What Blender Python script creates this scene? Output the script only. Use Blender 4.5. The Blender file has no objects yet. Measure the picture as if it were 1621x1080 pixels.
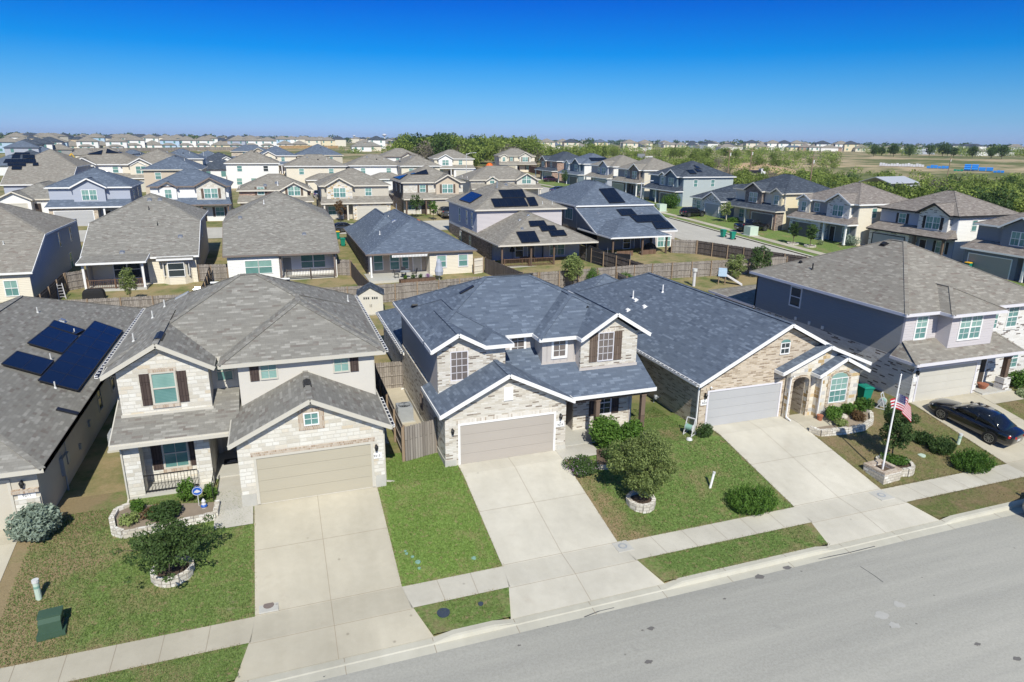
import bpy, math, random
import numpy as np
from mathutils import Vector, Matrix
R = math.radians
sc = bpy.context.scene
col = sc.collection
rnd = random.Random(7)

# ------------------------------------------------------------------ camera
CY, CP, CR, CF, CZ = R(19.54), R(16.69), R(0.67), 1061.83, 15.5
_fw = Vector((math.sin(CY)*math.cos(CP), math.cos(CY)*math.cos(CP), -math.sin(CP)))
_rt = Vector((math.cos(CY), -math.sin(CY), 0)); _up = _rt.cross(_fw)
_r2 = _rt*math.cos(CR) + _up*math.sin(CR); _u2 = -_rt*math.sin(CR) + _up*math.cos(CR)
cd = bpy.data.cameras.new('camera'); cam = bpy.data.objects.new('camera', cd); col.objects.link(cam)
cd.sensor_fit = 'HORIZONTAL'; cd.sensor_width = 36; cd.lens = 36*CF/1621
cd.clip_start = 0.5; cd.clip_end = 30000
cam.matrix_world = Matrix(((_r2.x, _u2.x, -_fw.x, 0), (_r2.y, _u2.y, -_fw.y, 0), (_r2.z, _u2.z, -_fw.z, CZ), (0, 0, 0, 1)))
sc.camera = cam

# ------------------------------------------------------------------ sky, sun, exposure
SAZ, SEL = R(8), R(44)
w = bpy.data.worlds.new('World'); sc.world = w; w.use_nodes = True
nt = w.node_tree; bg = nt.nodes['Background']
sky = nt.nodes.new('ShaderNodeTexSky'); sky.sky_type = 'NISHITA'; sky.sun_disc = False
sky.sun_elevation = SEL; sky.sun_rotation = R(188); sky.altitude = 100; sky.air_density = 1.0; sky.dust_density = 0.3; sky.ozone_density = 3.5
# deep-blue grading of the sky by elevation
tcw = nt.nodes.new('ShaderNodeTexCoord'); spw = nt.nodes.new('ShaderNodeSeparateXYZ'); rpw = nt.nodes.new('ShaderNodeValToRGB'); mxw = nt.nodes.new('ShaderNodeMix')
mxw.data_type = 'RGBA'; mxw.blend_type = 'MULTIPLY'; mxw.inputs[0].default_value = 1
nt.links.new(tcw.outputs['Generated'], spw.inputs[0]); nt.links.new(spw.outputs[2], rpw.inputs[0])
_st = [(0.0, (.42, .63, 1.35)), (.028, (.29, .57, 1.07)), (.059, (.19, .52, .96)), (.085, (.10, .475, .93)), (.112, (.008, .41, .92)), (.179, (.002, .25, .88)), (.33, (.05, .30, .85)), (.62, (.58, .84, 1.0))]
while len(rpw.color_ramp.elements) < len(_st): rpw.color_ramp.elements.new(.5)
for _e, (_p, _c) in zip(rpw.color_ramp.elements, _st): _e.position = _p; _e.color = (*[v/1.35 for v in _c], 1)
nt.links.new(sky.outputs[0], mxw.inputs[6]); nt.links.new(rpw.outputs[0], mxw.inputs[7]); nt.links.new(mxw.outputs[2], bg.inputs[0])
bg.inputs[1].default_value = 0.126
sl = bpy.data.lights.new('sun', 'SUN'); sl.energy = 4.2; sl.angle = R(0.5); sl.color = (1.0, 0.962, 0.855)
so = bpy.data.objects.new('sun', sl); col.objects.link(so)
so.rotation_euler = Vector((math.sin(SAZ)*math.cos(SEL), math.cos(SAZ)*math.cos(SEL), -math.sin(SEL))).to_track_quat('-Z', 'Y').to_euler()
so.location = (0, -40, 60)
sc.view_settings.view_transform = 'Standard'; sc.view_settings.look = 'None'
sc.view_settings.exposure = 0.32; sc.view_settings.gamma = 1.0
sc.cycles.max_bounces = 5; sc.cycles.diffuse_bounces = 3; sc.cycles.transparent_max_bounces = 8

# ------------------------------------------------------------------ terrain
_LY = [-1e5, 18.7, 19.25, 19.5, 21.0, 22.3, 28.3, 30.0, 1e5]
_LZ = [-1.55, -1.55, -1.5, -1.32, -1.22, -1.19, -0.05, 0.0, 0.0]
_DD = [0, 72, 120, 165, 300, 410, 520, 1000, 4000, 1e5]
_DZ = [0, 0, 2.4, 4.0, 4.6, 6.0, 8.0, 8.6, 9.0, 9.0]
def lerp(t, X, Y):
    for i in range(len(X)-1):
        if t <= X[i+1]:
            return Y[i] + (Y[i+1]-Y[i])*(t-X[i])/(X[i+1]-X[i])
    return Y[-1]
def terr(x, y):
    d = math.hypot(x, y)
    s = min(max((y-35)/20, 0), 1) if x < 55 else min(max((y-30)/10, 0), 1)
    dip = 0.0
    if d > 125 and x > 60:
        dip = 4.2*min(1, (d-125)/45)*(1-min(1, max(0, (d-290)/110)))*min(1, max(0, (math.degrees(math.atan2(x, y))-36)/5))
    return lerp(y, _LY, _LZ) + lerp(d, _DD, _DZ)*s - dip
def ray(px, py):
    v = _r2*((px-810.5)/CF) - _u2*((py-540)/CF) + _fw
    return v
def G(px, py, dz=0.0):
    """ground point seen at a pixel of the 1621 px wide photograph"""
    v = ray(px, py); t = 10.0; z0 = CZ - terr(v.x*t, v.y*t); 
    while t < 6000:
        st = max(0.3, t*0.01); t2 = t+st
        if CZ+v.z*t2 < terr(v.x*t2, v.y*t2):
            a, b = t, t2
            for _ in range(24):
                m = (a+b)/2
                if CZ+v.z*m < terr(v.x*m, v.y*m): b = m
                else: a = m
            t = b; break
        t = t2
    x, y = v.x*t, v.y*t
    return Vector((x, y, terr(x, y)+dz))
def D(px, d):
    """ground point at horizontal distance d in the direction of column px near the horizon"""
    v = ray(px, 225); n = math.hypot(v.x, v.y)
    x, y = v.x/n*d, v.y/n*d
    return Vector((x, y, terr(x, y)))

# ------------------------------------------------------------------ materials
class NT:
    def __init__(s, name, rough=0.8, spec=0.3):
        s.m = bpy.data.materials.new(name); s.m.use_nodes = True; s.t = s.m.node_tree
        s.b = s.t.nodes['Principled BSDF']; s.b.inputs['Roughness'].default_value = rough
        s.b.inputs['Specular IOR Level'].default_value = spec
    def n(s, typ, **kw):
        x = s.t.nodes.new(typ)
        for k, v in kw.items(): setattr(x, k, v)
        return x
    def l(s, a, b): s.t.links.new(a, b)
    def val(s, inp, v):
        if hasattr(v, 'is_output'): s.l(v, inp)
        else:
            if inp.type == 'RGBA': v = (v, v, v, 1) if isinstance(v, (int, float)) else (*v[:3], 1)
            inp.default_value = v
    def coord(s, kind='UV', scale=None, rot=None):
        if kind == 'P': o = s.n('ShaderNodeNewGeometry').outputs['Position']
        else: o = s.n('ShaderNodeTexCoord').outputs[kind]
        if scale or rot:
            mp = s.n('ShaderNodeMapping'); s.l(o, mp.inputs[0])
            if scale: mp.inputs['Scale'].default_value = scale
            if rot: mp.inputs['Rotation'].default_value = rot
            o = mp.outputs[0]
        return o
    def noise(s, vec, scale, detail=3, rough=0.55, dist=0):
        x = s.n('ShaderNodeTexNoise'); s.l(vec, x.inputs['Vector'])
        x.inputs['Scale'].default_value = scale; x.inputs['Detail'].default_value = detail
        x.inputs['Roughness'].default_value = rough; x.inputs['Distortion'].default_value = dist
        return x.outputs['Fac']
    def ramp(s, fac, stops, interp='LINEAR'):
        x = s.n('ShaderNodeValToRGB'); s.l(fac, x.inputs[0]); x.color_ramp.interpolation = interp
        e = x.color_ramp.elements
        while len(e) < len(stops): e.new(0.5)
        for i, (p, c) in enumerate(stops):
            e[i].position = p; e[i].color = (*c, 1) if isinstance(c, (tuple, list)) else (c, c, c, 1)
        return x.outputs[0]
    def mix(s, fac, a, b, mode='MIX'):
        x = s.n('ShaderNodeMix', data_type='RGBA', blend_type=mode)
        s.val(x.inputs[0], fac); s.val(x.inputs[6], a); s.val(x.inputs[7], b)
        return x.outputs[2]
    def math(s, op, a, b=0.0):
        x = s.n('ShaderNodeMath', operation=op); s.val(x.inputs[0], a); s.val(x.inputs[1], b)
        return x.outputs[0]
    def brick(s, vec, c1, c2, mo, bw, rh, ms=0.01, smooth=0.1, off=0.5, freq=2, squash=1.0, sqf=2):
        x = s.n('ShaderNodeTexBrick', offset=off, offset_frequency=freq, squash=squash, squash_frequency=sqf)
        s.l(vec, x.inputs['Vector'])
        for k, v in (('Color1', c1), ('Color2', c2), ('Mortar', mo)): s.val(x.inputs[k], v)
        x.inputs['Scale'].default_value = 1; x.inputs['Mortar Size'].default_value = ms; x.inputs['Mortar Smooth'].default_value = smooth
        x.inputs['Brick Width'].default_value = bw; x.inputs['Row Height'].default_value = rh
        return x
    def bump(s, h, strength=0.3, dist=0.02):
        x = s.n('ShaderNodeBump'); s.l(h, x.inputs['Height'])
        x.inputs['Strength'].default_value = strength; x.inputs['Distance'].default_value = dist
        s.l(x.outputs[0], s.b.inputs['Normal'])
    def out(s, c):
        s.val(s.b.inputs['Base Color'], c); return s.m

def shade(c, k): return tuple(min(1, v*k) for v in c)
def plain(name, c, rough=0.6, spec=0.3, metal=0, var=0.12, sc_=3.0):
    t = NT(name, rough, spec); t.b.inputs['Metallic'].default_value = metal
    f = t.noise(t.coord('Object'), sc_, 4)
    return t.out(t.mix(f, shade(c, 1-var), shade(c, 1+var)))
def shingle(name, dark, mid, light):
    t = NT(name, 0.92, 0.15); uv = t.coord('UV')
    b = t.brick(uv, 0.0, 1.0, 0.5, 0.36, 0.145, 0.006, 0.3, 0.37, 2, 0.7, 3)
    b2 = t.brick(t.coord('UV'), 0.0, 1.0, 0.5, 0.44, 0.145, 0.0, 0.0, 0.43, 2, 0.6, 3)
    g = t.math('ADD', t.math('MULTIPLY', b2.outputs['Color'], 0.8), t.math('MULTIPLY', t.noise(t.coord('UV', (.9, 1.4, 1)), 1.3, 3), 0.3))
    c = t.ramp(g, [(0.16, dark), (0.27, shade(mid, .96)), (0.74, shade(mid, 1.03)), (0.9, light)])
    c = t.mix(0.45, c, t.mix(b.outputs['Color'], (.84, .84, .84), (1.12, 1.12, 1.12)), 'MULTIPLY')
    c = t.mix(t.math('MULTIPLY', b.outputs['Fac'], 0.35), c, shade(dark, .6))
    c = t.mix(0.5, c, t.mix(t.noise(uv, 60, 2), (.7, .7, .7), (1.22, 1.22, 1.22)), 'MULTIPLY')
    c = t.mix(0.5, c, t.mix(t.noise(uv, 0.22, 3), (0.8, 0.8, 0.8), (1.15, 1.14, 1.12)), 'MULTIPLY')
    c = t.mix(0.4, c, t.mix(t.noise(t.coord('UV', (1.6, .2, 1)), 1.0, 4), (0.9, 0.9, 0.9), (1.06, 1.06, 1.06)), 'MULTIPLY')
    t.bump(t.math('SUBTRACT', g, b.outputs['Fac']), 0.3, 0.02)
    return t.out(c)
def masonry(name, stops, mortar, bw, rh, ms, bumpd=0.012, squash=1.0, sqf=2, dirt=0.12, rough=0.85):
    t = NT(name, rough, 0.2); uv = t.coord('UV')
    b = t.brick(uv, 0.0, 1.0, 0.5, bw, rh, ms, 0.15, 0.5, 2, squash, sqf)
    c = t.ramp(b.outputs['Color'], stops, 'LINEAR')
    n = t.noise(uv, 9, 4); c = t.mix(0.6, c, t.mix(n, (1-dirt*2,)*3, (1+dirt,)*3), 'MULTIPLY')
    n = t.noise(uv, 0.5, 3); c = t.mix(0.6, c, t.mix(n, (1-dirt,)*3, (1+dirt,)*3), 'MULTIPLY')
    c = t.mix(b.outputs['Fac'], c, mortar)
    t.bump(t.math('ADD', t.math('MULTIPLY', b.outputs['Fac'], -1.0), t.math('MULTIPLY', t.noise(uv, 14, 3), 0.5)), 0.6, bumpd)
    return t.out(c)
def siding(name, c, vertical=False, pitch=0.17):
    t = NT(name, 0.6, 0.3); uv = t.coord('UV')
    sp = t.n('ShaderNodeSeparateXYZ'); t.l(uv, sp.inputs[0])
    u = sp.outputs[0 if vertical else 1]
    fr = t.math('FRACT', t.math('DIVIDE', u, pitch if not vertical else 0.4))
    n = t.noise(t.coord('UV', (0.4, 3, 1)), 2, 3)
    cc = t.mix(n, shade(c, 0.93), shade(c, 1.05))
    if vertical:
        h = t.ramp(fr, [(0.0, 1), (0.1, 1), (0.13, 0), (0.97, 0), (1, 1)]); t.bump(h, 0.9, 0.03)
    else:
        h = t.ramp(fr, [(0.0, 1), (0.9, 0.25), (1.0, 0.0)]); t.bump(h, 0.9, 0.03)
    return t.out(cc)
def stucco(name, c):
    t = NT(name, 0.9, 0.2); uv = t.coord('UV')
    n = t.noise(uv, 1.1, 5); f = t.noise(uv, 45, 2)
    t.bump(f, 0.4, 0.01)
    return t.out(t.mix(n, shade(c, 0.9), shade(c, 1.07)))
def concrete(name, c, stain=0.2):
    t = NT(name, 0.9, 0.25); P = t.coord('P')
    a = t.noise(P, 0.28, 5, 0.6); b = t.noise(P, 2.2, 5, 0.65); f = t.noise(P, 11, 5, .8)
    cc = t.mix(t.ramp(a, [(0.3, 0), (0.7, 1)]), shade(c, 1-stain), shade(c, 1.06))
    cc = t.mix(0.8, cc, t.mix(b, (0.84, 0.82, 0.78), (1.1, 1.1, 1.1)), 'MULTIPLY')
    st = t.noise(t.coord('P', (1.1, .16, 1)), 1.0, 4, .6); cc = t.mix(.55, cc, t.mix(st, (.78, .765, .73), (1.16, 1.16, 1.16)), 'MULTIPLY')
    vv = t.n('ShaderNodeTexVoronoi'); t.l(t.coord('P', (1, 1, .2)), vv.inputs['Vector']); vv.inputs['Scale'].default_value = .8; cc = t.mix(t.math('MULTIPLY', t.ramp(vv.outputs['Distance'], [(.02, 1), (.06, 0)]), .5), cc, (.14, .115, .09))
    sp = t.ramp(t.noise(P, 0.7, 4, 0.7), [(0.62, 0), (0.75, 1)])
    cc = t.mix(t.math('MULTIPLY', sp, 0.22), cc, shade((0.33, 0.26, 0.19), 1))
    cc = t.mix(t.math('MULTIPLY', f, 0.2), cc, shade(c, 0.7))
    t.bump(f, 0.15, 0.01)
    return t.out(cc)
def grassmat(name, g1, g2, dry, dryamt, bare=None, edge=None):
    t = NT(name, 0.9, 0.1); P = t.coord('P')
    f = t.noise(P, 9, 5, 0.8); m = t.noise(P, 1.3, 5, 0.65); b = t.noise(P, 0.33, 5, 0.6, 0.6)
    c = t.mix(t.ramp(f, [(0.34, 0), (0.66, 1)]), shade(g1, .9), shade(g2, 1.1)); c = t.mix(t.ramp(t.noise(P, 5, 3, .7), [(.55, 0), (.7, 1)]), c, t.mix(f, shade(dry, .7), shade(dry, 1.2)))
    d = t.math('ADD', t.math('MULTIPLY', m, 0.5), t.math('MULTIPLY', b, 0.7))
    if edge:
        sp = t.n('ShaderNodeSeparateXYZ'); t.l(P, sp.inputs[0]); er = t.n('ShaderNodeMapRange'); t.l(sp.outputs[0], er.inputs[0]); er.inputs[1].default_value, er.inputs[2].default_value, er.inputs[3].default_value, er.inputs[4].default_value = edge
        d = t.math('ADD', d, er.outputs[0])
    d = t.ramp(d, [(max(0, 0.82-dryamt), 0), (min(1, 1.02-dryamt), 1)])
    c = t.mix(d, c, t.mix(f, shade(dry, 0.65), shade(dry, 1.25)))
    if bare: c = t.mix(t.ramp(t.noise(P, 0.8, 5, 0.7), [(0.63, 0), (0.72, 1)]), c, bare)
    t.bump(t.noise(P, 22, 3, 0.8), 0.9, 0.06)
    return t.out(c)
def glass(name, c, blinds=None):
    t = NT(name, 0.06, 0.6); uv = t.coord('UV')
    if blinds:
        sp = t.n('ShaderNodeSeparateXYZ'); t.l(uv, sp.inputs[0])
        fr = t.math('FRACT', t.math('DIVIDE', sp.outputs[1], 0.07))
        cc = t.mix(t.ramp(fr, [(0.15, 0), (0.3, 1)]), c, blinds)
        cc = t.mix(t.noise(t.coord('Object'), 1.3, 2), shade(c, 0.9), cc)
    else:
        cc = t.mix(t.noise(t.coord('Object'), 0.9, 2), shade(c, 0.6), shade(c, 1.5))
    return t.out(cc)
def wood(name, c1, c2, pw=0.14, vert=True):
    t = NT(name, 0.9, 0.15); uv = t.coord('UV')
    b = t.brick(t.coord('UV', None, (0, 0, R(90)) if vert else None), 0.0, 1.0, 0.0, 3.7, pw, 0.008, 0.1, 0.31)
    g = t.noise(t.coord('UV', (14, 1.2, 1) if vert else (1.2, 14, 1)), 1.5, 4)
    f = t.math('ADD', t.math('MULTIPLY', b.outputs['Color'], 0.6), t.math('MULTIPLY', g, 0.45))
    c = t.mix(f, c1, c2)
    c = t.mix(t.math('MULTIPLY', b.outputs['Fac'], 0.8), c, shade(c1, 0.25))
    t.bump(t.math('MULTIPLY', b.outputs['Fac'], -1), 0.5, 0.015)
    return t.out(c)
def leafmat(name, c1, c2, sc_=0.9):
    t = NT(name, 0.6, 0.25)
    oi = t.n('ShaderNodeObjectInfo')
    f = t.noise(t.coord('Object'), sc_, 3)
    g = t.n('ShaderNodeNewGeometry')
    ri = t.math('ADD', t.math('MULTIPLY', g.outputs['Random Per Island'], 0.5), t.math('MULTIPLY', f, 0.5))
    ri = t.math('ADD', t.math('MULTIPLY', ri, 0.8), t.math('MULTIPLY', oi.outputs['Random'], 0.25))
    c = t.ramp(ri, [(0.2, c1), (0.8, c2)])
    t.out(c)
    tr = t.n('ShaderNodeBsdfTranslucent'); t.l(c, tr.inputs[0])
    mx = t.n('ShaderNodeMixShader'); mx.inputs[0].default_value = 0.38
    o = t.t.nodes['Material Output']; t.l(t.b.outputs[0], mx.inputs[1]); t.l(tr.outputs[0], mx.inputs[2]); t.l(mx.outputs[0], o.inputs[0])
    return t.m
def paint(name, c, rough=0.25, metal=0.0, coat=1.0):
    t = NT(name, rough, 0.5); t.b.inputs['Metallic'].default_value = metal; t.b.inputs['Coat Weight'].default_value = coat
    t.b.inputs['Coat Roughness'].default_value = 0.04
    return t.out(c)

MT = {}
MT['sh_grey'] = shingle('grey_shingles', (0.19, 0.168, 0.148), (0.235, 0.225, 0.20), (0.315, 0.303, 0.272))
MT['sh_tan'] = shingle('tan_grey_shingles', (0.21, 0.178, 0.152), (0.25, 0.232, 0.20), (0.325, 0.305, 0.265))
MT['sh_blue'] = shingle('slate_blue_shingles', (0.092, 0.116, 0.158), (0.116, 0.144, 0.19), (0.168, 0.205, 0.262))
MT['sh_dark'] = shingle('dark_slate_shingles', (0.045, 0.055, 0.073), (0.062, 0.076, 0.099), (0.11, 0.13, 0.16))
MT['sh_brown'] = shingle('warm_brown_shingles', (0.16, 0.13, 0.115), (0.235, 0.208, 0.185), (0.32, 0.29, 0.26))
MT['lime'] = masonry('cream_limestone', [(0, (0.54, 0.50, 0.42)), (0.4, (0.66, 0.63, 0.56)), (0.85, (0.72, 0.70, 0.64)), (1, (0.58, 0.50, 0.38))], (0.565, 0.535, 0.465), 0.52, 0.18, 0.014, 0.018, 0.55, 3)
MT['brick'] = masonry('cream_brick', [(0, (0.20, 0.16, 0.13)), (0.1, (0.30, 0.25, 0.20)), (0.18, (0.52, 0.47, 0.39)), (0.6, (0.62, 0.58, 0.51)), (1, (0.69, 0.66, 0.60))], (0.56, 0.53, 0.47), 0.36, 0.085, 0.009, 0.01)
MT['brick_tan'] = masonry('tan_brick', [(0, (0.26, 0.19, 0.13)), (0.2, (0.36, 0.28, 0.20)), (0.35, (0.50, 0.41, 0.30)), (1, (0.62, 0.53, 0.42))], (0.55, 0.49, 0.41), 0.36, 0.085, 0.009, 0.01)
MT['brick_white'] = masonry('white_brick', [(0, (0.10, 0.08, 0.07)), (0.1, (0.22, 0.18, 0.16)), (0.14, (0.66, 0.63, 0.58)), (1, (0.78, 0.76, 0.72))], (0.68, 0.66, 0.62), 0.42, 0.09, 0.009, 0.01)
MT['brick_red'] = masonry('red_brown_brick', [(0, (0.20, 0.11, 0.08)), (0.5, (0.36, 0.22, 0.16)), (1, (0.46, 0.33, 0.26))], (0.45, 0.38, 0.32), 0.36, 0.085, 0.009, 0.01)
MT['brick_dark'] = masonry('dark_brown_brick', [(0, (0.10, 0.08, 0.07)), (0.5, (0.20, 0.16, 0.14)), (1, (0.34, 0.28, 0.24))], (0.30, 0.27, 0.24), 0.36, 0.085, 0.009, 0.01)
MT['stone_mix'] = masonry('ochre_grey_stone', [(0, (0.40, 0.27, 0.12)), (0.2, (0.62, 0.48, 0.28)), (0.3, (0.72, 0.66, 0.54)), (0.62, (0.76, 0.71, 0.62)), (0.8, (0.46, 0.46, 0.46)), (1, (0.68, 0.60, 0.45))], (0.66, 0.61, 0.52), 0.46, 0.23, 0.014, 0.018, 0.6, 3)
MT['ring'] = masonry('edging_stone', [(0, (0.50, 0.45, 0.36)), (0.5, (0.68, 0.64, 0.56)), (1, (0.76, 0.73, 0.67))], (0.36, 0.32, 0.27), 0.3, 0.16, 0.014, 0.02)
MT['soldier'] = masonry('soldier_brick', [(0, (0.34, 0.24, 0.17)), (0.5, (0.46, 0.37, 0.28)), (1, (0.57, 0.49, 0.40))], (0.50, 0.45, 0.38), 0.085, 0.24, 0.009, 0.01)
MT['soldier_c'] = masonry('cream_soldier_brick', [(0, (0.40, 0.32, 0.25)), (0.2, (0.62, 0.57, 0.49)), (1, (0.73, 0.69, 0.63))], (0.64, 0.60, 0.54), 0.085, 0.24, 0.009, 0.01)
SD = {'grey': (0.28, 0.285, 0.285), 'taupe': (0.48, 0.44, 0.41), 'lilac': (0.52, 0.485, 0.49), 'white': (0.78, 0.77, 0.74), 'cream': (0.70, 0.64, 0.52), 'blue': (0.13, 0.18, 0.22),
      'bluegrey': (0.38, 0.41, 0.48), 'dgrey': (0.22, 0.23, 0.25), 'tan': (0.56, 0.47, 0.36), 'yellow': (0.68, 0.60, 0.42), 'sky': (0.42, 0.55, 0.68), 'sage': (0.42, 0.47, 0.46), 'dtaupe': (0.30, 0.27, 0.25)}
for k, v in SD.items(): MT['sd_'+k] = siding('siding_'+k, v); 
for k in ('white', 'cream', 'tan', 'grey', 'bluegrey'): MT['st_'+k] = stucco('stucco_'+k, SD[k])
MT['st_beige'] = stucco('beige_stucco', (0.52, 0.48, 0.40)); MT['st_warm'] = stucco('warm_grey_stucco', (0.60, 0.57, 0.51))
MT['bb_taupe'] = siding('board_batten_taupe', (0.50, 0.46, 0.43), True)
MT['white'] = plain('white_trim', (0.80, 0.79, 0.77), 0.5, var=0.04); MT['cream'] = plain('cream_trim', (0.66, 0.61, 0.52), 0.55, var=0.05)
MT['greytrim'] = plain('grey_trim', (0.45, 0.42, 0.40), 0.55, var=0.05); MT['browntrim'] = plain('brown_trim', (0.20, 0.16, 0.14), 0.55, var=0.05)
MT['tantrim'] = plain('stone_coloured_trim', (0.54, 0.51, 0.44), 0.55, var=0.05)
MT['black'] = plain('black_metal', (0.02, 0.02, 0.022), 0.4); MT['dark'] = plain('dark_recess', (0.03, 0.03, 0.03), 0.8)
MT['lav'] = plain('lilac_white_trim', (0.67, 0.65, 0.675), 0.5, var=0.04)
MT['gd_tan'] = plain('tan_door_paint', (0.435, 0.395, 0.305), 0.5, var=0.04, sc_=1); MT['gd_taupe'] = plain('taupe_door_paint', (0.41, 0.37, 0.325), 0.5, var=0.04, sc_=1)
MT['gd_grey'] = plain('grey_door_paint', (0.43, 0.43, 0.43), 0.5, var=0.04, sc_=1); MT['gd_pale'] = plain('pale_door_paint', (0.54, 0.515, 0.45), 0.5, var=0.06, sc_=1)
MT['gd_white'] = plain('white_door_paint', (0.74, 0.74, 0.75), 0.5, var=0.04, sc_=1); MT['gd_dark'] = plain('dark_door_paint', (0.14, 0.13, 0.13), 0.5, var=0.04, sc_=1)
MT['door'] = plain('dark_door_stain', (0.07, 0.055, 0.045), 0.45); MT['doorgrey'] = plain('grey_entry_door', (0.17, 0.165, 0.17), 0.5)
MT['shut'] = wood('dark_shutter_wood', (0.05, 0.035, 0.032), (0.10, 0.075, 0.065), 0.12); MT['shut2'] = wood('brown_shutter_wood', (0.11, 0.08, 0.062), (0.19, 0.145, 0.115), 0.12)
MT['post'] = wood('brown_post_wood', (0.10, 0.068, 0.05), (0.20, 0.145, 0.11), 0.3)
MT['teal'] = glass('teal_window_glass', (0.15, 0.30, 0.265), (0.34, 0.50, 0.45)); MT['teal2'] = glass('deep_teal_glass', (0.07, 0.19, 0.18), (0.20, 0.36, 0.33))
MT['glass'] = glass('dark_window_glass', (0.035, 0.045, 0.05)); MT['scr'] = glass('screened_window', (0.12, 0.10, 0.095), (0.22, 0.19, 0.17))
MT['conc'] = concrete('driveway_concrete', (0.52, 0.48, 0.385)); MT['concb'] = concrete('bright_drive_concrete', (0.585, 0.555, 0.475)); MT['conc2'] = concrete('kerb_concrete', (0.53, 0.51, 0.43), 0.15); MT['conc3'] = concrete('pale_concrete', (0.50, 0.48, 0.43), 0.12)
MT['slab'] = concrete('slab_concrete', (0.52, 0.51, 0.47), 0.1)
MT['joint'] = plain('joint_brown', (0.30, 0.25, 0.19), 0.9)  # faint brown colour of the joint lines between concrete slabs
MT['fence'] = wood('weathered_fence_boards', (0.17, 0.145, 0.125), (0.40, 0.36, 0.32)); MT['fence_d'] = wood('dark_fence_boards', (0.07, 0.058, 0.05), (0.16, 0.135, 0.12)); MT['fence_n'] = wood('new_cedar_boards', (0.33, 0.21, 0.10), (0.52, 0.36, 0.20)); MT['fence_r'] = wood('red_brown_boards', (0.15, 0.075, 0.05), (0.25, 0.135, 0.09))
MT['fpost'] = wood('fence_post_wood', (0.20, 0.14, 0.09), (0.36, 0.27, 0.19), 0.4)
MT['gravel'] = concrete('pale_gravel', (0.55, 0.50, 0.40), 0.2)
MT['solar'] = plain('solar_cells', (0.006, 0.009, 0.02), 0.14, 0.5, var=0.4, sc_=0.8); MT['alu'] = plain('aluminium', (0.55, 0.56, 0.58), 0.35, 0.5, 0.8)
MT['pvc'] = plain('grey_white_plastic', (0.60, 0.60, 0.58), 0.5); MT['acg'] = plain('unit_grey', (0.38, 0.40, 0.42), 0.5, 0.4, 0.2); MT['meter'] = plain('meter_grey', (0.30, 0.33, 0.36), 0.45, 0.4, 0.3)
MT['soil'] = concrete('planting_soil', (0.13, 0.095, 0.07), 0.4); MT['mulch'] = concrete('pale_mulch', (0.30, 0.245, 0.19), 0.4)
MT['bark'] = wood('bark', (0.09, 0.07, 0.055), (0.20, 0.165, 0.13), 0.06)
MT['lf_oak'] = leafmat('live_oak_leaf', (0.03, 0.058, 0.018), (0.12, 0.19, 0.055)); MT['lf_olive'] = leafmat('olive_green_leaf', (0.115, 0.155, 0.045), (0.38, 0.46, 0.16))
MT['lf_bright'] = leafmat('bright_green_leaf', (0.04, 0.10, 0.015), (0.16, 0.29, 0.05), 2); MT['lf_mid'] = leafmat('mid_green_leaf', (0.03, 0.065, 0.018), (0.115, 0.19, 0.055), 1.5)
MT['lf_sage'] = leafmat('silver_sage_leaf', (0.14, 0.19, 0.14), (0.42, 0.50, 0.40), 2); MT['lf_brush'] = leafmat('brush_leaf', (0.085, 0.135, 0.022), (0.33, 0.41, 0.095), 0.5)
MT['lf_dry'] = leafmat('grey_brown_twig', (0.14, 0.12, 0.09), (0.32, 0.28, 0.22)); MT['lf_brown'] = leafmat('rusty_leaf', (0.12, 0.07, 0.03), (0.28, 0.18, 0.09), 2)
MT['lf_yel'] = leafmat('pale_lime_leaf', (0.20, 0.28, 0.10), (0.55, 0.60, 0.38), 2); MT['petal'] = leafmat('lilac_petal', (0.32, 0.16, 0.34), (0.5, 0.32, 0.5))
MT['bin'] = plain('green_bin_plastic', (0.012, 0.22, 0.15), 0.4, var=0.08); MT['binlid'] = plain('yellow_lid_plastic', (0.75, 0.42, 0.03), 0.4)
MT['boxg'] = plain('utility_green_paint', (0.05, 0.095, 0.062), 0.5); MT['pale_green'] = plain('pale_green_paint', (0.50, 0.60, 0.50), 0.5); MT['lidg'] = plain('lid_teal', (0.22, 0.38, 0.31), 0.6); MT['lidblue'] = plain('lid_slate', (0.045, 0.06, 0.085), 0.6)
MT['tyre'] = plain('tyre_rubber', (0.015, 0.015, 0.015), 0.85); MT['rim'] = plain('alloy_rim', (0.35, 0.35, 0.36), 0.3, 0.5, 0.8)
MT['carblack'] = paint('black_car_paint', (0.006, 0.006, 0.008), 0.2); MT['carsilver'] = paint('silver_car_paint', (0.42, 0.43, 0.45), 0.3, 0.6); MT['carplum'] = paint('plum_car_paint', (0.03, 0.012, 0.03), 0.25); MT['carblue'] = paint('blue_car_paint', (0.03, 0.06, 0.14), 0.25); MT['cargrey'] = paint('grey_car_paint', (0.07, 0.075, 0.08), 0.25, 0.4); MT['carwhite'] = paint('white_car_paint', (0.7, 0.7, 0.7), 0.3)
MT['carglass'] = plain('tinted_car_glass', (0.008, 0.01, 0.014), 0.05, 0.6); MT['redlamp'] = plain('tail_lamp_red', (0.45, 0.02, 0.02), 0.2, 0.5); MT['lamp'] = plain('clear_lamp', (0.6, 0.6, 0.6), 0.15, 0.6)
MT['red'] = plain('red_paint', (0.50, 0.03, 0.04), 0.6); MT['blue'] = plain('blue_paint', (0.02, 0.10, 0.42), 0.5); MT['brightblue'] = plain('bright_blue_cover', (0.02, 0.22, 0.62), 0.5); MT['navy'] = plain('navy_cloth', (0.012, 0.02, 0.10), 0.7); MT['flagred'] = plain('red_cloth', (0.40, 0.012, 0.03), 0.7); MT['flagwhite'] = plain('white_cloth', (0.60, 0.59, 0.60), 0.7)
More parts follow.
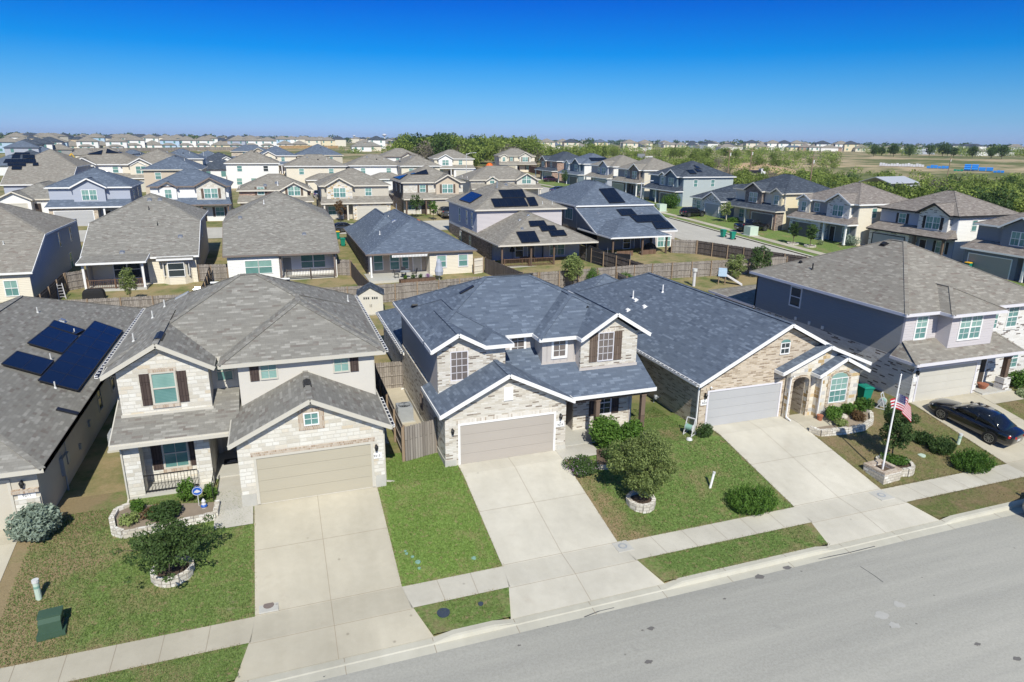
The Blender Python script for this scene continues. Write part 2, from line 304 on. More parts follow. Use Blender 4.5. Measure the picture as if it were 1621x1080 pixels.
MT['orange'] = plain('orange_plastic', (0.75, 0.14, 0.02), 0.5); MT['yellow'] = plain('machine_yellow', (0.62, 0.38, 0.04), 0.4); MT['terra'] = plain('terracotta', (0.36, 0.14, 0.08), 0.8); MT['cover'] = plain('black_cover_cloth', (0.015, 0.015, 0.016), 0.75); MT['net'] = plain('black_net', (0.03, 0.03, 0.032), 0.9)
MT['tin'] = plain('pale_metal_roof', (0.62, 0.63, 0.63), 0.4, 0.4, 0.3); MT['rust'] = plain('rust_red_steel', (0.16, 0.035, 0.03), 0.6); MT['shedwall'] = plain('cream_resin', (0.60, 0.57, 0.50), 0.6, var=0.03); MT['decks'] = wood('brown_deck_rail', (0.11, 0.065, 0.04), (0.22, 0.14, 0.10), 0.1)
MT['sandy'] = concrete('sandy_soil', (0.50, 0.36, 0.22), 0.3)

# ------------------------------------------------------------------ mesh builder
class MB:
    def __init__(s): s.v = []; s.f = []; s.mi = []; s.m = 0
    def poly(s, pts):
        k = len(s.v); s.v += [tuple(p) for p in pts]; s.f.append(tuple(range(k, k+len(pts)))); s.mi.append(s.m); return s
    def mesh(s, pts, faces):
        k = len(s.v); s.v += [tuple(p) for p in pts]
        for f in faces: s.f.append(tuple(k+i for i in f)); s.mi.append(s.m)
        return s
    def box(s, x0, x1, y0, y1, z0, z1):
        if x0 > x1: x0, x1 = x1, x0
        if y0 > y1: y0, y1 = y1, y0
        if z0 > z1: z0, z1 = z1, z0
        return s.mesh([(x0, y0, z0), (x1, y0, z0), (x1, y1, z0), (x0, y1, z0), (x0, y0, z1), (x1, y0, z1), (x1, y1, z1), (x0, y1, z1)],
                      [(0, 3, 2, 1), (4, 5, 6, 7), (0, 1, 5, 4), (1, 2, 6, 5), (2, 3, 7, 6), (3, 0, 4, 7)])
    def prism(s, pts, off):
        """closed solid: polygon pts swept by vector off"""
        n = len(pts); o = Vector(off); a = [Vector(p) for p in pts]; b = [p+o for p in a]
        nn = Vector((0, 0, 0))
        for i in range(n): nn += a[i].cross(a[(i+1) % n])
        fl = nn.dot(o) > 0
        F = [tuple(range(n)), tuple(range(2*n-1, n-1, -1))] + [(i, i+n, (i+1) % n+n, (i+1) % n) for i in range(n)]
        if fl: F = [f[::-1] for f in F]
        return s.mesh(a+b, F)
    def bar(s, p, q, w=0.05, h=None, up=(0, 0, 1)):
        h = h or w; p, q = Vector(p), Vector(q); d = (q-p).normalized(); u = Vector(up)
        if abs(d.dot(u)) > 0.98: u = Vector((1, 0, 0))
        r = d.cross(u).normalized()*w/2; u = r.cross(d).normalized()*h/2
        c = [-r-u, r-u, r+u, -r+u]
        return s.mesh([p+x for x in c]+[q+x for x in c], [(0, 1, 2, 3)[::-1], (4, 5, 6, 7), (0, 1, 5, 4), (1, 2, 6, 5), (2, 3, 7, 6), (3, 0, 4, 7)])
    def tube(s, pts, r, n=8, r2=None):
        pts = [Vector(p) for p in pts]; N = len(pts); V = []; F = []
        for i, p in enumerate(pts):
            d = (pts[min(i+1, N-1)]-pts[max(i-1, 0)]).normalized(); u = Vector((0, 0, 1)) if abs(d.z) < .95 else Vector((1, 0, 0))
            a = d.cross(u).normalized(); b = a.cross(d)
            rr = r if r2 is None else r+(r2-r)*i/(N-1)
            V += [p+(a*math.cos(t*2*math.pi/n)+b*math.sin(t*2*math.pi/n))*rr for t in range(n)]
        for i in range(N-1):
            for t in range(n):
                F.append((i*n+t, i*n+(t+1) % n, (i+1)*n+(t+1) % n, (i+1)*n+t))
        F.append(tuple(range(n))[::-1]); F.append(tuple((N-1)*n+t for t in range(n)))
        F = [f[::-1] for f in F]
        return s.mesh(V, F)
    def lathe(s, prof, c=(0, 0, 0), n=16):
        c = Vector(c); V = []; F = []
        for r, z in prof: V += [c+Vector((r*math.cos(t*2*math.pi/n), r*math.sin(t*2*math.pi/n), z)) for t in range(n)]
        for i in range(len(prof)-1):
            for t in range(n): F.append((i*n+t, i*n+(t+1) % n, (i+1)*n+(t+1) % n, (i+1)*n+t))
        F.append(tuple(range(n))[::-1]); F.append(tuple((len(prof)-1)*n+t for t in range(n)))
        return s.mesh(V, F)
    def build(s, name, mat, parent=None, smooth=False):
        me = bpy.data.meshes.new(name); me.from_pydata(s.v, [], s.f)
        for m in (mat if isinstance(mat, (list, tuple)) else [mat]): me.materials.append(MT[m] if isinstance(m, str) else m)
        me.polygons.foreach_set('material_index', s.mi)
        uv = me.uv_layers.new(name='UVMap'); buf = np.zeros(len(me.loops)*2, dtype=np.float32); i = 0
        for p in me.polygons:
            n = p.normal
            if abs(n.z) > 0.995: U = (1, 0, 0); V = (0, 1, 0)
            else:
                k = math.hypot(n.x, n.y); U = (-n.y/k, n.x/k, 0); V = (-n.z*U[1], n.z*U[0], k)
            for vi in p.vertices:
                c = s.v[vi]; buf[i] = c[0]*U[0]+c[1]*U[1]; buf[i+1] = c[0]*V[0]+c[1]*V[1]+c[2]*V[2]; i += 2
        uv.data.foreach_set('uv', buf)
        if smooth: me.polygons.foreach_set('use_smooth', [True]*len(me.polygons))
        me.update()
        o = bpy.data.objects.new(name, me); col.objects.link(o)
        if parent: o.parent = parent
        return o
def tag(o, label, cat, group=None):
    o['label'] = label; o['category'] = cat
    if group: o['group'] = group
    return o
def struct(o, kind='structure'): o['kind'] = kind; return o
def thing(name, label, cat, loc=(0, 0, 0), rz=0, group=None):
    o = bpy.data.objects.new(name, None); col.objects.link(o); o.location = loc; o.rotation_euler = (0, 0, rz); o.empty_display_size = 0.3
    return tag(o, label, cat, group)
def dup(root, loc, rz=0, label=None, group=None, scale=None):
    r = root.copy(); col.objects.link(r); r.location = loc; r.rotation_euler = (0, 0, rz)
    if label: r['label'] = label
    if group: r['group'] = group
    if scale: r.scale = (scale,)*3 if not isinstance(scale, tuple) else scale
    for ch in list(root.children):
        c = ch.copy(); col.objects.link(c); c.parent = r
        for g in ch.children:
            d = g.copy(); col.objects.link(d); d.parent = c
    return r
def addtext(txt, size, mat, parent, loc, rot, name='number', align='CENTER'):
    cu = bpy.data.curves.new('t', 'FONT'); cu.body = txt; cu.size = size; cu.extrude = 0.004; cu.align_x = align; cu.align_y = 'CENTER'
    o = bpy.data.objects.new('t', cu); me = bpy.data.meshes.new_from_object(o); bpy.data.objects.remove(o)
    me.materials.clear(); me.materials.append(MT[mat]); r = bpy.data.objects.new(name, me); col.objects.link(r)
    r.parent = parent; r.location = loc; r.rotation_euler = rot
    return r
# ------------------------------------------------------------------ house builder
class House:
    def __init__(s, name, label, loc=(0, 0, 0), rz=0, group=None, trim='white', roofmat='sh_grey'):
        s.root = thing(name, label, 'house', loc, rz, group); s.trim = trim; s.rm = roofmat
        s.W = {}; s.tr = MB(); s.caps = MB(); s.rf = []; s.dets = 1
    def mb(s, mat): return s.W.setdefault(mat, MB())
    @staticmethod
    def fr(side, c, u, z, d):
        return {'F': (u, c-d, z), 'B': (u, c+d, z), 'L': (c-d, u, z), 'R': (c+d, u, z)}[side]
    def fbox(s, mb, side, c, u0, u1, z0, z1, d0, d1):
        a = s.fr(side, c, u0, z0, d0); b = s.fr(side, c, u1, z1, d1); mb.box(a[0], b[0], a[1], b[1], a[2], b[2])
    def wall(s, side, c, pts, mat, t=0.15):
        P = [s.fr(side, c, u, z, 0) for u, z in pts]; q = s.fr(side, c, 0, 0, -t); o = s.fr(side, c, 0, 0, 0)
        s.mb(mat).prism(P, [q[i]-o[i] for i in range(3)])
    def rect(s, side, c, u0, u1, z0, z1, mat, t=0.15): s.wall(side, c, [(u0, z0), (u1, z0), (u1, z1), (u0, z1)], mat, t)
    def block(s, x0, x1, y0, y1, z0, z1, F, L=None, Rr=None, B=None):
        e = 0.15
        s.rect('F', y0, x0, x1, z0, z1, F); s.rect('B', y1, x0, x1, z0, z1, B or L or F)
        s.rect('L', x0, y0+e, y1-e, z0, z1, L or F); s.rect('R', x1, y0+e, y1-e, z0, z1, Rr or L or F)
    # --- roofs
    def slab(s, pts, mb, th=0.10):
        n = Vector((0, 0, 0)); P = [Vector(p) for p in pts]
        for i in range(len(P)): n += P[i].cross(P[(i+1) % len(P)])
        if n.z < 0: P = P[::-1]
        mb.prism(P, (0, 0, -th))
    def fascia(s, p, q, h=0.19, out=0.03):
        p, q = Vector(p), Vector(q)
        s.tr.bar(p-Vector((0, 0, h/2-0.015)), q-Vector((0, 0, h/2-0.015)), 0.05, h)
    def cap(s, p, q):
        p, q = Vector(p), Vector(q); p = p+Vector((0, 0, -.004)); q = q+Vector((0, 0, -.004)); s.caps.bar(p, q, 0.24, 0.03)
    def roof(s, x0, x1, y0, y1, z, p, axis=None, e0='h', e1='h', mat=None, fas='0123', cap=True, soffit=True):
        """fas: which sides get a fascia: 0 front(y0) 1 right 2 back 3 left"""
        mat = mat or s.rm; mb = MB()
        if axis is None: axis = 'x' if x1-x0 >= y1-y0 else 'y'
        T = (lambda a, b, c: (a, b, c)) if axis == 'x' else (lambda a, b, c: (b, a, c))
        a0, a1, b0, b1 = (x0, x1, y0, y1) if axis == 'x' else (y0, y1, x0, x1)
        h = (b1-b0)/2; m = (b0+b1)/2; zr = z+p*h
        r0 = a0+(h if e0 == 'h' else 0); r1 = a1-(h if e1 == 'h' else 0)
        if r1 < r0: r0 = r1 = (a0+a1)/2
        A, B, C_, D_ = T(a0, b0, z), T(a1, b0, z), T(a1, b1, z), T(a0, b1, z); E, F = T(r0, m, zr), T(r1, m, zr)
        s.slab([A, B, F, E] if r1 > r0+1e-6 else [A, B, E], mb); s.slab([C_, D_, E, F] if r1 > r0+1e-6 else [C_, D_, E], mb)
        if e0 == 'h': s.slab([D_, A, E], mb)
        if e1 == 'h': s.slab([B, C_, F], mb)
        mb.build('roof', mat, s.root)
        sides = {'0': ((x0, y0), (x1, y0)), '1': ((x1, y0), (x1, y1)), '2': ((x1, y1), (x0, y1)), '3': ((x0, y1), (x0, y0))}
        gab = {}
        if axis == 'x': gab = {'3': e0 == 'g', '1': e1 == 'g'}
        else: gab = {'0': e0 == 'g', '2': e1 == 'g'}
        for k in fas:
            (ax, ay), (bx, by) = sides[k]
            if gab.get(k):
                mid = E if k in '03' and ((axis == 'x' and k == '3') or (axis == 'y' and k == '0')) else F
                s.fascia((ax, ay, z), mid); s.fascia(mid, (bx, by, z))
            else: s.fascia((ax, ay, z), (bx, by, z))
        if soffit: s.tr.box(x0+.04, x1-.04, y0+(.5 if gab.get('0') else .04), y1-(.5 if gab.get('2') else .04), z-.17, z-.15) if not (gab.get('3') or gab.get('1')) else s.tr.box(x0+.5, x1-.5, y0+.04, y1-.04, z-.17, z-.15)
        if cap:
            if r1 > r0+.1: s.cap(E, F)
            if e0 == 'h': s.cap(A, E); s.cap(D_, E)
            if e1 == 'h': s.cap(B, F); s.cap(C_, F)
        def top(x, y):
            a, b = (x, y) if axis == 'x' else (y, x)
            v = [b-b0, b1-b]
            if e0 == 'h': v.append(a-a0)
            if e1 == 'h': v.append(a1-a)
            return z+p*min(v)
        s.rf.append(top); return top
    def shed(s, x0, x1, y0, y1, z0, z1, mat=None, hipl=0, hipr=0, fas='013', side='F'):
        """single slope rising from z0 at y0 to z1 at y1; hipl/hipr pull the upper corners in and add a small hip face"""
        mb = MB(); A, B, C_, D_ = (x0, y0, z0), (x1, y0, z0), (x1-hipr, y1, z1), (x0+hipl, y1, z1)
        s.slab([A, B, C_, D_], mb)
        if hipl: s.slab([(x0, y1, z0), A, D_], mb); s.cap(A, D_)
        if hipr: s.slab([B, (x1, y1, z0), C_], mb); s.cap(B, C_)
        mb.build('roof', mat or s.rm, s.root)
        if '0' in fas: s.fascia(A, B)
        if '1' in fas: s.fascia(B, (x1, y1, z0) if hipr else C_)
        if '3' in fas: s.fascia((x0, y1, z0) if hipl else D_, A)
        if '2' in fas: s.fascia(D_, C_)
        return lambda x, y: z0+(z1-z0)*(y-y0)/(y1-y0)
    # --- openings
    def window(s, side, c, u0, u1, z0, z1, nx=2, ny=2, pane='teal', frame='white', hung=True, shut=None, sw=0.42, sill=None, head=None, trimw=0.07, pair=False, label=None):
        m = MB(); g = MB(); f = lambda a, b, cc, d, d0, d1, mb=m: s.fbox(mb, side, c, a, b, cc, d, d0, d1)
        k = trimw; f(u0-k, u0, z0-k, z1+k, -.02, .05); f(u1, u1+k, z0-k, z1+k, -.02, .05); f(u0, u1, z1, z1+k, -.02, .05); f(u0, u1, z0-k, z0, -.02, .06)
        um = (u0+u1)/2; zm = (z0+z1)/2
        if pair: f(um-.06, um+.06, z0, z1, -.02, .045)
        if hung: f(u0, u1, zm-.03, zm+.03, -.02, .04)
        if nx*ny > 1 and s.dets:
            segs = [(u0, um-.06), (um+.06, u1)] if pair else [(u0, u1)]
            for a, b in segs:
                for i in range(1, nx): t = a+(b-a)*i/nx; f(t-.012, t+.012, z0, z1, -.02, .022)
            for j in range(1, ny):
                t = z0+(z1-z0)*j/ny
                if not (hung and abs(t-zm) < .05): f(u0, u1, t-.012, t+.012, -.02, .022)
        w_ = m.build('window', frame, s.root)
        if s.dets == 0: pane = ('teal', 'teal', 'teal2', 'glass')[int(abs(u0*13+z0*7+s.root.location.x*3)) % 4]
        if hung and pane == 'teal':
            f(u0, u1, zm, z1, -.03, .008, g); g.build('pane', 'teal', w_); g = MB(); f(u0, u1, z0, zm, -.03, .004, g); g.build('pane', 'teal2', w_)
        else: f(u0, u1, z0, z1, -.03, .008, g); g.build('pane', pane, w_)
        if label: w_['label'] = label
        if sill: sb = MB(); s.fbox(sb, side, c, u0-.12, u1+.12, z0-k-.16, z0-k-.005, -.02, .07); sb.build('sill', sill, w_)
        if head: sb = MB(); s.fbox(sb, side, c, u0-.12, u1+.12, z1+k+.005, z1+k+.17, -.02, .03); sb.build('lintel', head, w_)
        if shut:
            for a, b in ((u0-k-.03-sw, u0-k-.03), (u1+k+.03, u1+k+.03+sw)):
                sm = MB(); s.fbox(sm, side, c, a, b, z0-.06, z1+.04, -.01, .04)
                for zz in (z0+(z1-z0)*.22, z0+(z1-z0)*.8): s.fbox(sm, side, c, a, b, zz-.06, zz+.06, .035, .062)
                sm.build('shutter', shut, s.root)
        return w_
    def garage(s, side, c, u0, u1, z0, h, mat='gd_taupe', trim='white', rows=4, depth=.10, lintel=None):
        m = MB(); hh = (h-z0)/rows
        for i in range(rows):
            a = z0+i*hh; s.fbox(m, side, c, u0, u1, a+(.006 if i else 0), a+hh-.003, -.3, -depth+.108)
            n = max(2, int((u1-u0)/1.22))
            if s.dets:
                for j in range(n):
                    b0 = u0+(u1-u0)*j/n+.1; b1 = u0+(u1-u0)*(j+1)/n-.1; s.fbox(m, side, c, b0, b1, a+.1, a+hh-.1, -.2, -depth+.112)
        s.fbox(m, side, c, u0, u1, z0, h, -.3, -depth+.10)
        d = m.build('garage_door', mat, s.root)
        t = MB(); s.fbox(t, side, c, u0-.11, u0, z0, h+.11, -.05, .05); s.fbox(t, side, c, u1, u1+.11, z0, h+.11, -.05, .05); s.fbox(t, side, c, u0, u1, h, h+.11, -.05, .05)
        t.build('frame', trim, d)
        if lintel: l = MB(); s.fbox(l, side, c, u0-.2, u1+.2, h+.115, h+.29, -.05, .035); l.build('lintel', lintel, s.root)
    def door(s, side, c, u0, u1, z0, h, mat='door', trim='white'):
        m = MB(); s.fbox(m, side, c, u0, u1, z0, h, -.05, .03)
        if s.dets:
            for a, b in ((.12, .42), (.5, .92)):
                for q in ((.15, .45), (.55, .85)): s.fbox(m, side, c, u0+(u1-u0)*q[0], u0+(u1-u0)*q[1], z0+(h-z0)*a, z0+(h-z0)*b, 0, .045)
        d = m.build('door', mat, s.root)
        t = MB(); s.fbox(t, side, c, u0-.09, u0, z0, h+.09, -.05, .05); s.fbox(t, side, c, u1, u1+.09, z0, h+.09, -.05, .05); s.fbox(t, side, c, u0, u1, h, h+.09, -.05, .05); t.build('frame', trim, d)
    def post(s, x, y, z0, z1, w=.2, mat='post', base=None):
        m = MB(); m.box(x-w/2, x+w/2, y-w/2, y+w/2, z0, z1); m.box(x-w/2-.03, x+w/2+.03, y-w/2-.03, y+w/2+.03, z1-.15, z1)
        m.box(x-w/2-.025, x+w/2+.025, y-w/2-.025, y+w/2+.025, z0, z0+.15)
        o = m.build('porch_post', mat, s.root)
        if base: b = MB(); b.box(x-.3, x+.3, y-.3, y+.3, z0, z0+.9); b.build('pier', base, s.root)
    def pipe(s, top, x, y, h=.35, r=.04, mat='pvc'):
        z = top(x, y); m = MB(); m.tube([(x, y, z-.1), (x, y, z+h)], r, 8); m.lathe([(r*2.6, 0), (r*1.3, .08)], (x, y, z-.02), 8); m.build('vent_pipe', mat, s.root)
    def boxvent(s, top, x, y, mat='alu', w=.3):
        z = top(x, y); e = .01; gx = (top(x+e, y)-top(x-e, y))/(2*e); gy = (top(x, y+e)-top(x, y-e))/(2*e)
        n = Vector((-gx, -gy, 1)).normalized(); u = Vector((-gy, gx, 0)).normalized() if abs(gx)+abs(gy) > 1e-6 else Vector((1, 0, 0)); v = n.cross(u)
        c = Vector((x, y, z)); m = MB()
        P = [c+u*a*w/2+v*b*w/2-n*.03 for a, b in ((-1, -1), (1, -1), (1, 1), (-1, 1))]; m.prism(P, n*.06)
        P = [c+u*a*w*.33+v*b*w*.33+n*.02 for a, b in ((-1, -1), (1, -1), (1, 1), (-1, 1))]; m.prism(P, n*.13)
        m.build('roof_vent', mat, s.root)
    def ridgevent(s, top, x, y, length=.8, axis='slope', mat='black'):
        z = top(x, y); e = .01; gx = (top(x+e, y)-top(x-e, y))/(2*e); gy = (top(x, y+e)-top(x, y-e))/(2*e)
        n = Vector((-gx, -gy, 1)).normalized(); up = Vector((gx, gy, gx*gx+gy*gy)).normalized(); hz = n.cross(up)
        u, v = (up, hz) if axis == 'slope' else (hz, up); c = Vector((x, y, z)); m = MB()
        m.prism([c+u*a*length/2+v*b*.16-n*.02 for a, b in ((-1, -1), (1, -1), (1, 1), (-1, 1))], n*.09); m.build('ridge_vent', mat, s.root)
    def ridgebox(s, x, y0, y1, z, mat='black'):
        m = MB(); m.prism([(x-.2, y0, z-.12), (x+.2, y0, z-.12), (x+.16, y0, z+.0), (x, y0, z+.07), (x-.16, y0, z+.0)], (0, y1-y0, 0)); m.build('ridge_vent', mat, s.root)
    def solar(s, top, pts, lift=.12, th=.05):
        """panel bank whose plan corners are pts (x,y), lying on the roof plane"""
        m = MB(); P = [Vector((x, y, top(x, y)+lift)) for x, y in pts]
        m.prism(P if (P[1]-P[0]).cross(P[2]-P[1]).z > 0 else P[::-1], (0, 0, th)); o = m.build('solar_panel', 'solar', s.root)
        f = MB(); n = len(P)
        for i in range(n): f.bar(P[i]+Vector((0, 0, .02)), P[(i+1) % n]+Vector((0, 0, .02)), .05, .07)
        L1 = (P[1]-P[0]).length; k = max(1, round(L1/1.05)); L2 = (P[3]-P[0]).length; k2 = max(1, round(L2/1.72))
        for i in range(1, k): f.bar(P[0].lerp(P[1], i/k)+Vector((0, 0, th+.002)), P[3].lerp(P[2], i/k)+Vector((0, 0, th+.002)), .02, .012)
        for i in range(1, k2): f.bar(P[0].lerp(P[3], i/k2)+Vector((0, 0, th+.002)), P[1].lerp(P[2], i/k2)+Vector((0, 0, th+.002)), .02, .012)
        f.build('frame', 'black', o)
    def gutter(s, p, q, dark=False):
        p, q = Vector(p), Vector(q); m = MB(); d = (q-p); L = d.length; d.normalize(); hd = Vector((d.y, -d.x, 0))
        m.m = 0; m.bar(p+hd*.125, q+hd*.125, .02, .13); m.bar(p-Vector((0, 0, .06))+hd*.055, q-Vector((0, 0, .06))+hd*.055, .11, .02)
        m.m = 1; m.bar(p+Vector((0, 0, .035))+hd*.06, q+Vector((0, 0, .035))+hd*.06, .115, .012)
        m.m = 0; n = int(L/.42)
        for i in range(n+1):
            a = p+d*(L*i/n)+Vector((0, 0, .046)); m.bar(a, a+hd*.13, .055, .02)
        m.build('gutter', ['white', 'black'], s.root)
    def downspout(s, x, y, z0, z1, side='F', mat='white', off=.06):
        m = MB(); a = Vector(s.fr(side, 0, 0, 0, 0)); b = Vector(s.fr(side, 0, 0, 0, 1)); d = (b-a)
        P = Vector((x, y, 0))+d*off; m.bar((P.x, P.y, z0+.12), (P.x, P.y, z1), .08, .06); m.bar((P.x, P.y, z0+.14), Vector((P.x, P.y, z0+.05))+d*.4, .08, .06)
        m.bar((P.x, P.y, z1), Vector((P.x, P.y, z1+.12))+d*.25, .08, .06); m.build('downspout', mat, s.root)
    def lantern(s, side, c, u, z, glow=False):
        m = MB(); s.fbox(m, side, c, u-.05, u+.05, z-.08, z+.12, -.01, .03); s.fbox(m, side, c, u-.02, u+.02, z+.12, z+.16, 0, .14)
        p = s.fr(side, c, u, z, .13); m.lathe([(.05, -.13), (.085, .05), (.095, .07), (.03, .15)], p, 8); m.build('wall_lantern', 'black', s.root)
    def plaque(s, side, c, u, z, txt, w=.42, h=.26, star=False, col_='black'):
        m = MB(); s.fbox(m, side, c, u-w/2, u+w/2, z-h/2, z+h/2, -.01, .03); o = m.build('number_plaque', 'white', s.root)
        if txt:
            a = s.fr(side, c, u, z-(.04 if star else 0), .034); addtext(txt, .155, col_, o, a, (R(90), 0, {'F': 0, 'L': R(-90), 'R': R(90), 'B': R(180)}[side]))
        if star:
            a = Vector(s.fr(side, c, u, z+.08, .034)); sm = MB(); P = []
            for i in range(10):
                r = .045 if i % 2 == 0 else .018; t = math.pi/2+i*math.pi/5; P.append((a.x+r*math.cos(t), a.y, a.z+r*math.sin(t)))
            sm.prism(P, (0, -.005, 0)); sm.build('star', col_, o)
    def finish(s):
        for k, mb in s.W.items(): mb.build('wall', k, s.root)
        if s.tr.f: s.tr.build('fascia', s.trim, s.root)
        if s.caps.f: s.caps.build('ridge_cap', s.rm, s.root)
        return s.root

# ------------------------------------------------------------------ leaves, trees, shrubs
def leafmesh(name, centers, radii, n, size, mat, seed=0, flat=0.75, up=0.35):
    """n small two-triangle leaf sprays scattered in the shells of ellipsoidal clumps"""
    rg = np.random.default_rng(seed); centers = np.array(centers, float); radii = np.array(radii, float)
    if radii.ndim == 1: radii = np.stack([radii, radii, radii*flat], 1)
    vol = radii.prod(1)**(2/3.); idx = rg.choice(len(centers), n, p=vol/vol.sum())
    d = rg.normal(size=(n, 3)); d /= np.linalg.norm(d, axis=1)[:, None]
    r = rg.uniform(.25, 1.0, n)**0.45
    pos = centers[idx]+d*radii[idx]*r[:, None]
    nrm = d*.8+rg.normal(size=(n, 3))*0.9+np.array([0, 0, up]); nrm /= np.linalg.norm(nrm, axis=1)[:, None]
    a = np.cross(nrm, rg.normal(size=(n, 3))); a /= np.linalg.norm(a, axis=1)[:, None]; b = np.cross(nrm, a)
    sz = size*rg.uniform(.6, 1.35, n)[:, None]
    V = np.stack([pos-a*sz, pos-b*sz*.55+nrm*sz*.12, pos+a*sz, pos+b*sz*.55+nrm*sz*.12], 1).reshape(-1, 3)
    me = bpy.data.meshes.new(name); me.vertices.add(4*n); me.vertices.foreach_set('co', V.astype(np.float32).ravel())
    me.loops.add(4*n); me.loops.foreach_set('vertex_index', np.arange(4*n, dtype=np.int32)); me.polygons.add(n)
    me.polygons.foreach_set('loop_start', np.arange(0, 4*n, 4, dtype=np.int32)); me.polygons.foreach_set('loop_total', np.full(n, 4, dtype=np.int32))
    me.update(calc_edges=True); me.materials.append(MT[mat]); return me
def obj_of(name, me, parent=None):
    o = bpy.data.objects.new(name, me); col.objects.link(o)
    if parent: o.parent = parent
    return o
def trunkmesh(h, r, branches, seed=0, lean=(0, 0)):
    rg = random.Random(seed); m = MB(); top = Vector((lean[0], lean[1], h)); P = [Vector((0, 0, -.15))]
    for i in range(1, 5): P.append(Vector((lean[0]*i/4+rg.uniform(-.04, .04)*h*.3, lean[1]*i/4+rg.uniform(-.04, .04)*h*.3, h*i/4)))
    m.tube(P, r, 8, r*.6)
    for b in branches:
        b = Vector(b); k = rg.uniform(.55, 1); st = P[0].lerp(P[-1], k) if False else P[3].lerp(P[4], rg.random())
        mid = st.lerp(b, .5)+Vector((0, 0, .12*(b-st).length)); m.tube([st, mid, b], r*.5, 6, r*.12)
    return m
def tree(name, label, loc, h, cr, trunk_h, n, leaf, mat, seed=0, clumps=9, cat='tree', group=None, squash=.8, top_r=.55, tr=.1, lean=(0, 0), out=0):
    rg = random.Random(seed); t = thing(name, label, cat, loc, 0, group)
    C_, Rd = [], []; cz = (trunk_h+h)/2; hz = (h-trunk_h)/2
    N_ = clumps*2
    for i in range(N_):
        a = i*2.39996+rg.uniform(-.5, .5); f = 1-2*(i+.5)/N_; k = math.sqrt(max(0, 1-f*f)); q = rg.uniform(.55, .98)
        rr = cr*rg.uniform(.2, .36); C_.append((lean[0]*(.6+.4*f)+cr*k*q*.82*math.cos(a), lean[1]*(.6+.4*f)+cr*k*q*.82*math.sin(a), cz+f*hz*.86*rg.uniform(.75, 1))); Rd.append(rr)
    for i in range(out):
        a = i*6.283/out+rg.uniform(-.3, .3); q = cr*rg.uniform(.95, 1.35); C_.append((lean[0]+q*math.cos(a), lean[1]+q*math.sin(a), cz+hz*rg.uniform(-.5, .35))); Rd.append(cr*rg.uniform(.1, .2))
    for i in range(3): C_.append((lean[0]+cr*rg.uniform(-.25, .25), lean[1]+cr*rg.uniform(-.25, .25), cz+hz*rg.uniform(-.2, .3))); Rd.append(cr*.42)
    trunkmesh(max(trunk_h*1.15, .3), tr, [c for c in C_[:-3:2]], seed, lean).build('trunk', 'bark', t)
    obj_of('crown', leafmesh('crown', C_, Rd, n, leaf, mat, seed, squash), t)
    return t
def shrub(name, label, loc, r, h, n, leaf, mat, seed=0, group=None, clumps=6, up=.5, sx=1.0, rz=0):
    rg = random.Random(seed); t = thing(name, label, 'shrub', loc, rz, group); C_, Rd = [], []
    for i in range(clumps):
        a = i*2.4+rg.random(); q = r*.5*rg.uniform(.6, 1.1); C_.append((q*math.cos(a)*sx, q*math.sin(a), h*rg.uniform(.38, .62))); Rd.append((r*.52*rg.uniform(.8, 1.1)*sx, r*.52*rg.uniform(.8, 1.1), h*.42))
    C_.append((0, 0, h*.5)); Rd.append((r*.6*sx, r*.6, h*.5))
    obj_of('foliage', leafmesh('foliage', C_, Rd, n, leaf, mat, seed, 1, up), t)
    m = MB(); 
    for i in range(5):
        a = i*1.26; m.tube([(0, 0, -.05), (r*.2*math.cos(a), r*.2*math.sin(a), h*.3), (r*.45*math.cos(a), r*.45*math.sin(a), h*.6)], .018, 5, .008)
    m.build('stem', 'bark', t); return t
def spiky(name, label, loc, r, h, n, mat, seed=0, group=None, sx=1.0, rz=0):
    """rosemary-like bush of upright needled stems"""
    rg = np.random.default_rng(seed); t = thing(name, label, 'shrub', loc, rz, group); V = []; k = 0
    m = MB(); P = []
    for i in range(n):
        a = rg.uniform(0, 6.283); q = r*math.sqrt(rg.uniform(0, 1)); x, y = q*math.cos(a)*sx, q*math.sin(a); hh = h*(1-.55*(q/r)**2)*rg.uniform(.75, 1.15)
        lean = Vector((math.cos(a)*sx, math.sin(a), 0))*q/r*.5; ps = [(Vector((x*.8, y*.8, 0))+Vector((0, 0, hh))*s_+lean*hh*s_*s_) for s_ in (0, .35, .7, 1)]
        for s_ in range(3):
            for j in range(4):
                c = ps[s_].lerp(ps[s_+1], rg.random()); d = Vector((rg.normal()*.6, rg.normal()*.6, .9)).normalized(); wv = d.cross(Vector((rg.normal(), rg.normal(), rg.normal()))).normalized()
                L = .13*rg.uniform(.7, 1.3); P.append((c, c+d*L*.5+wv*.022, c+d*L, c+d*L*.5-wv*.022))
    for q in P: m.poly(q)
    m.build('foliage', mat, t)
    s = MB()
    for i in range(6):
        a = i*1.05; s.tube([(0, 0, -.05), (r*.4*math.cos(a)*sx, r*.4*math.sin(a), h*.5)], .02, 5, .008)
    s.build('stem', 'bark', t); return t

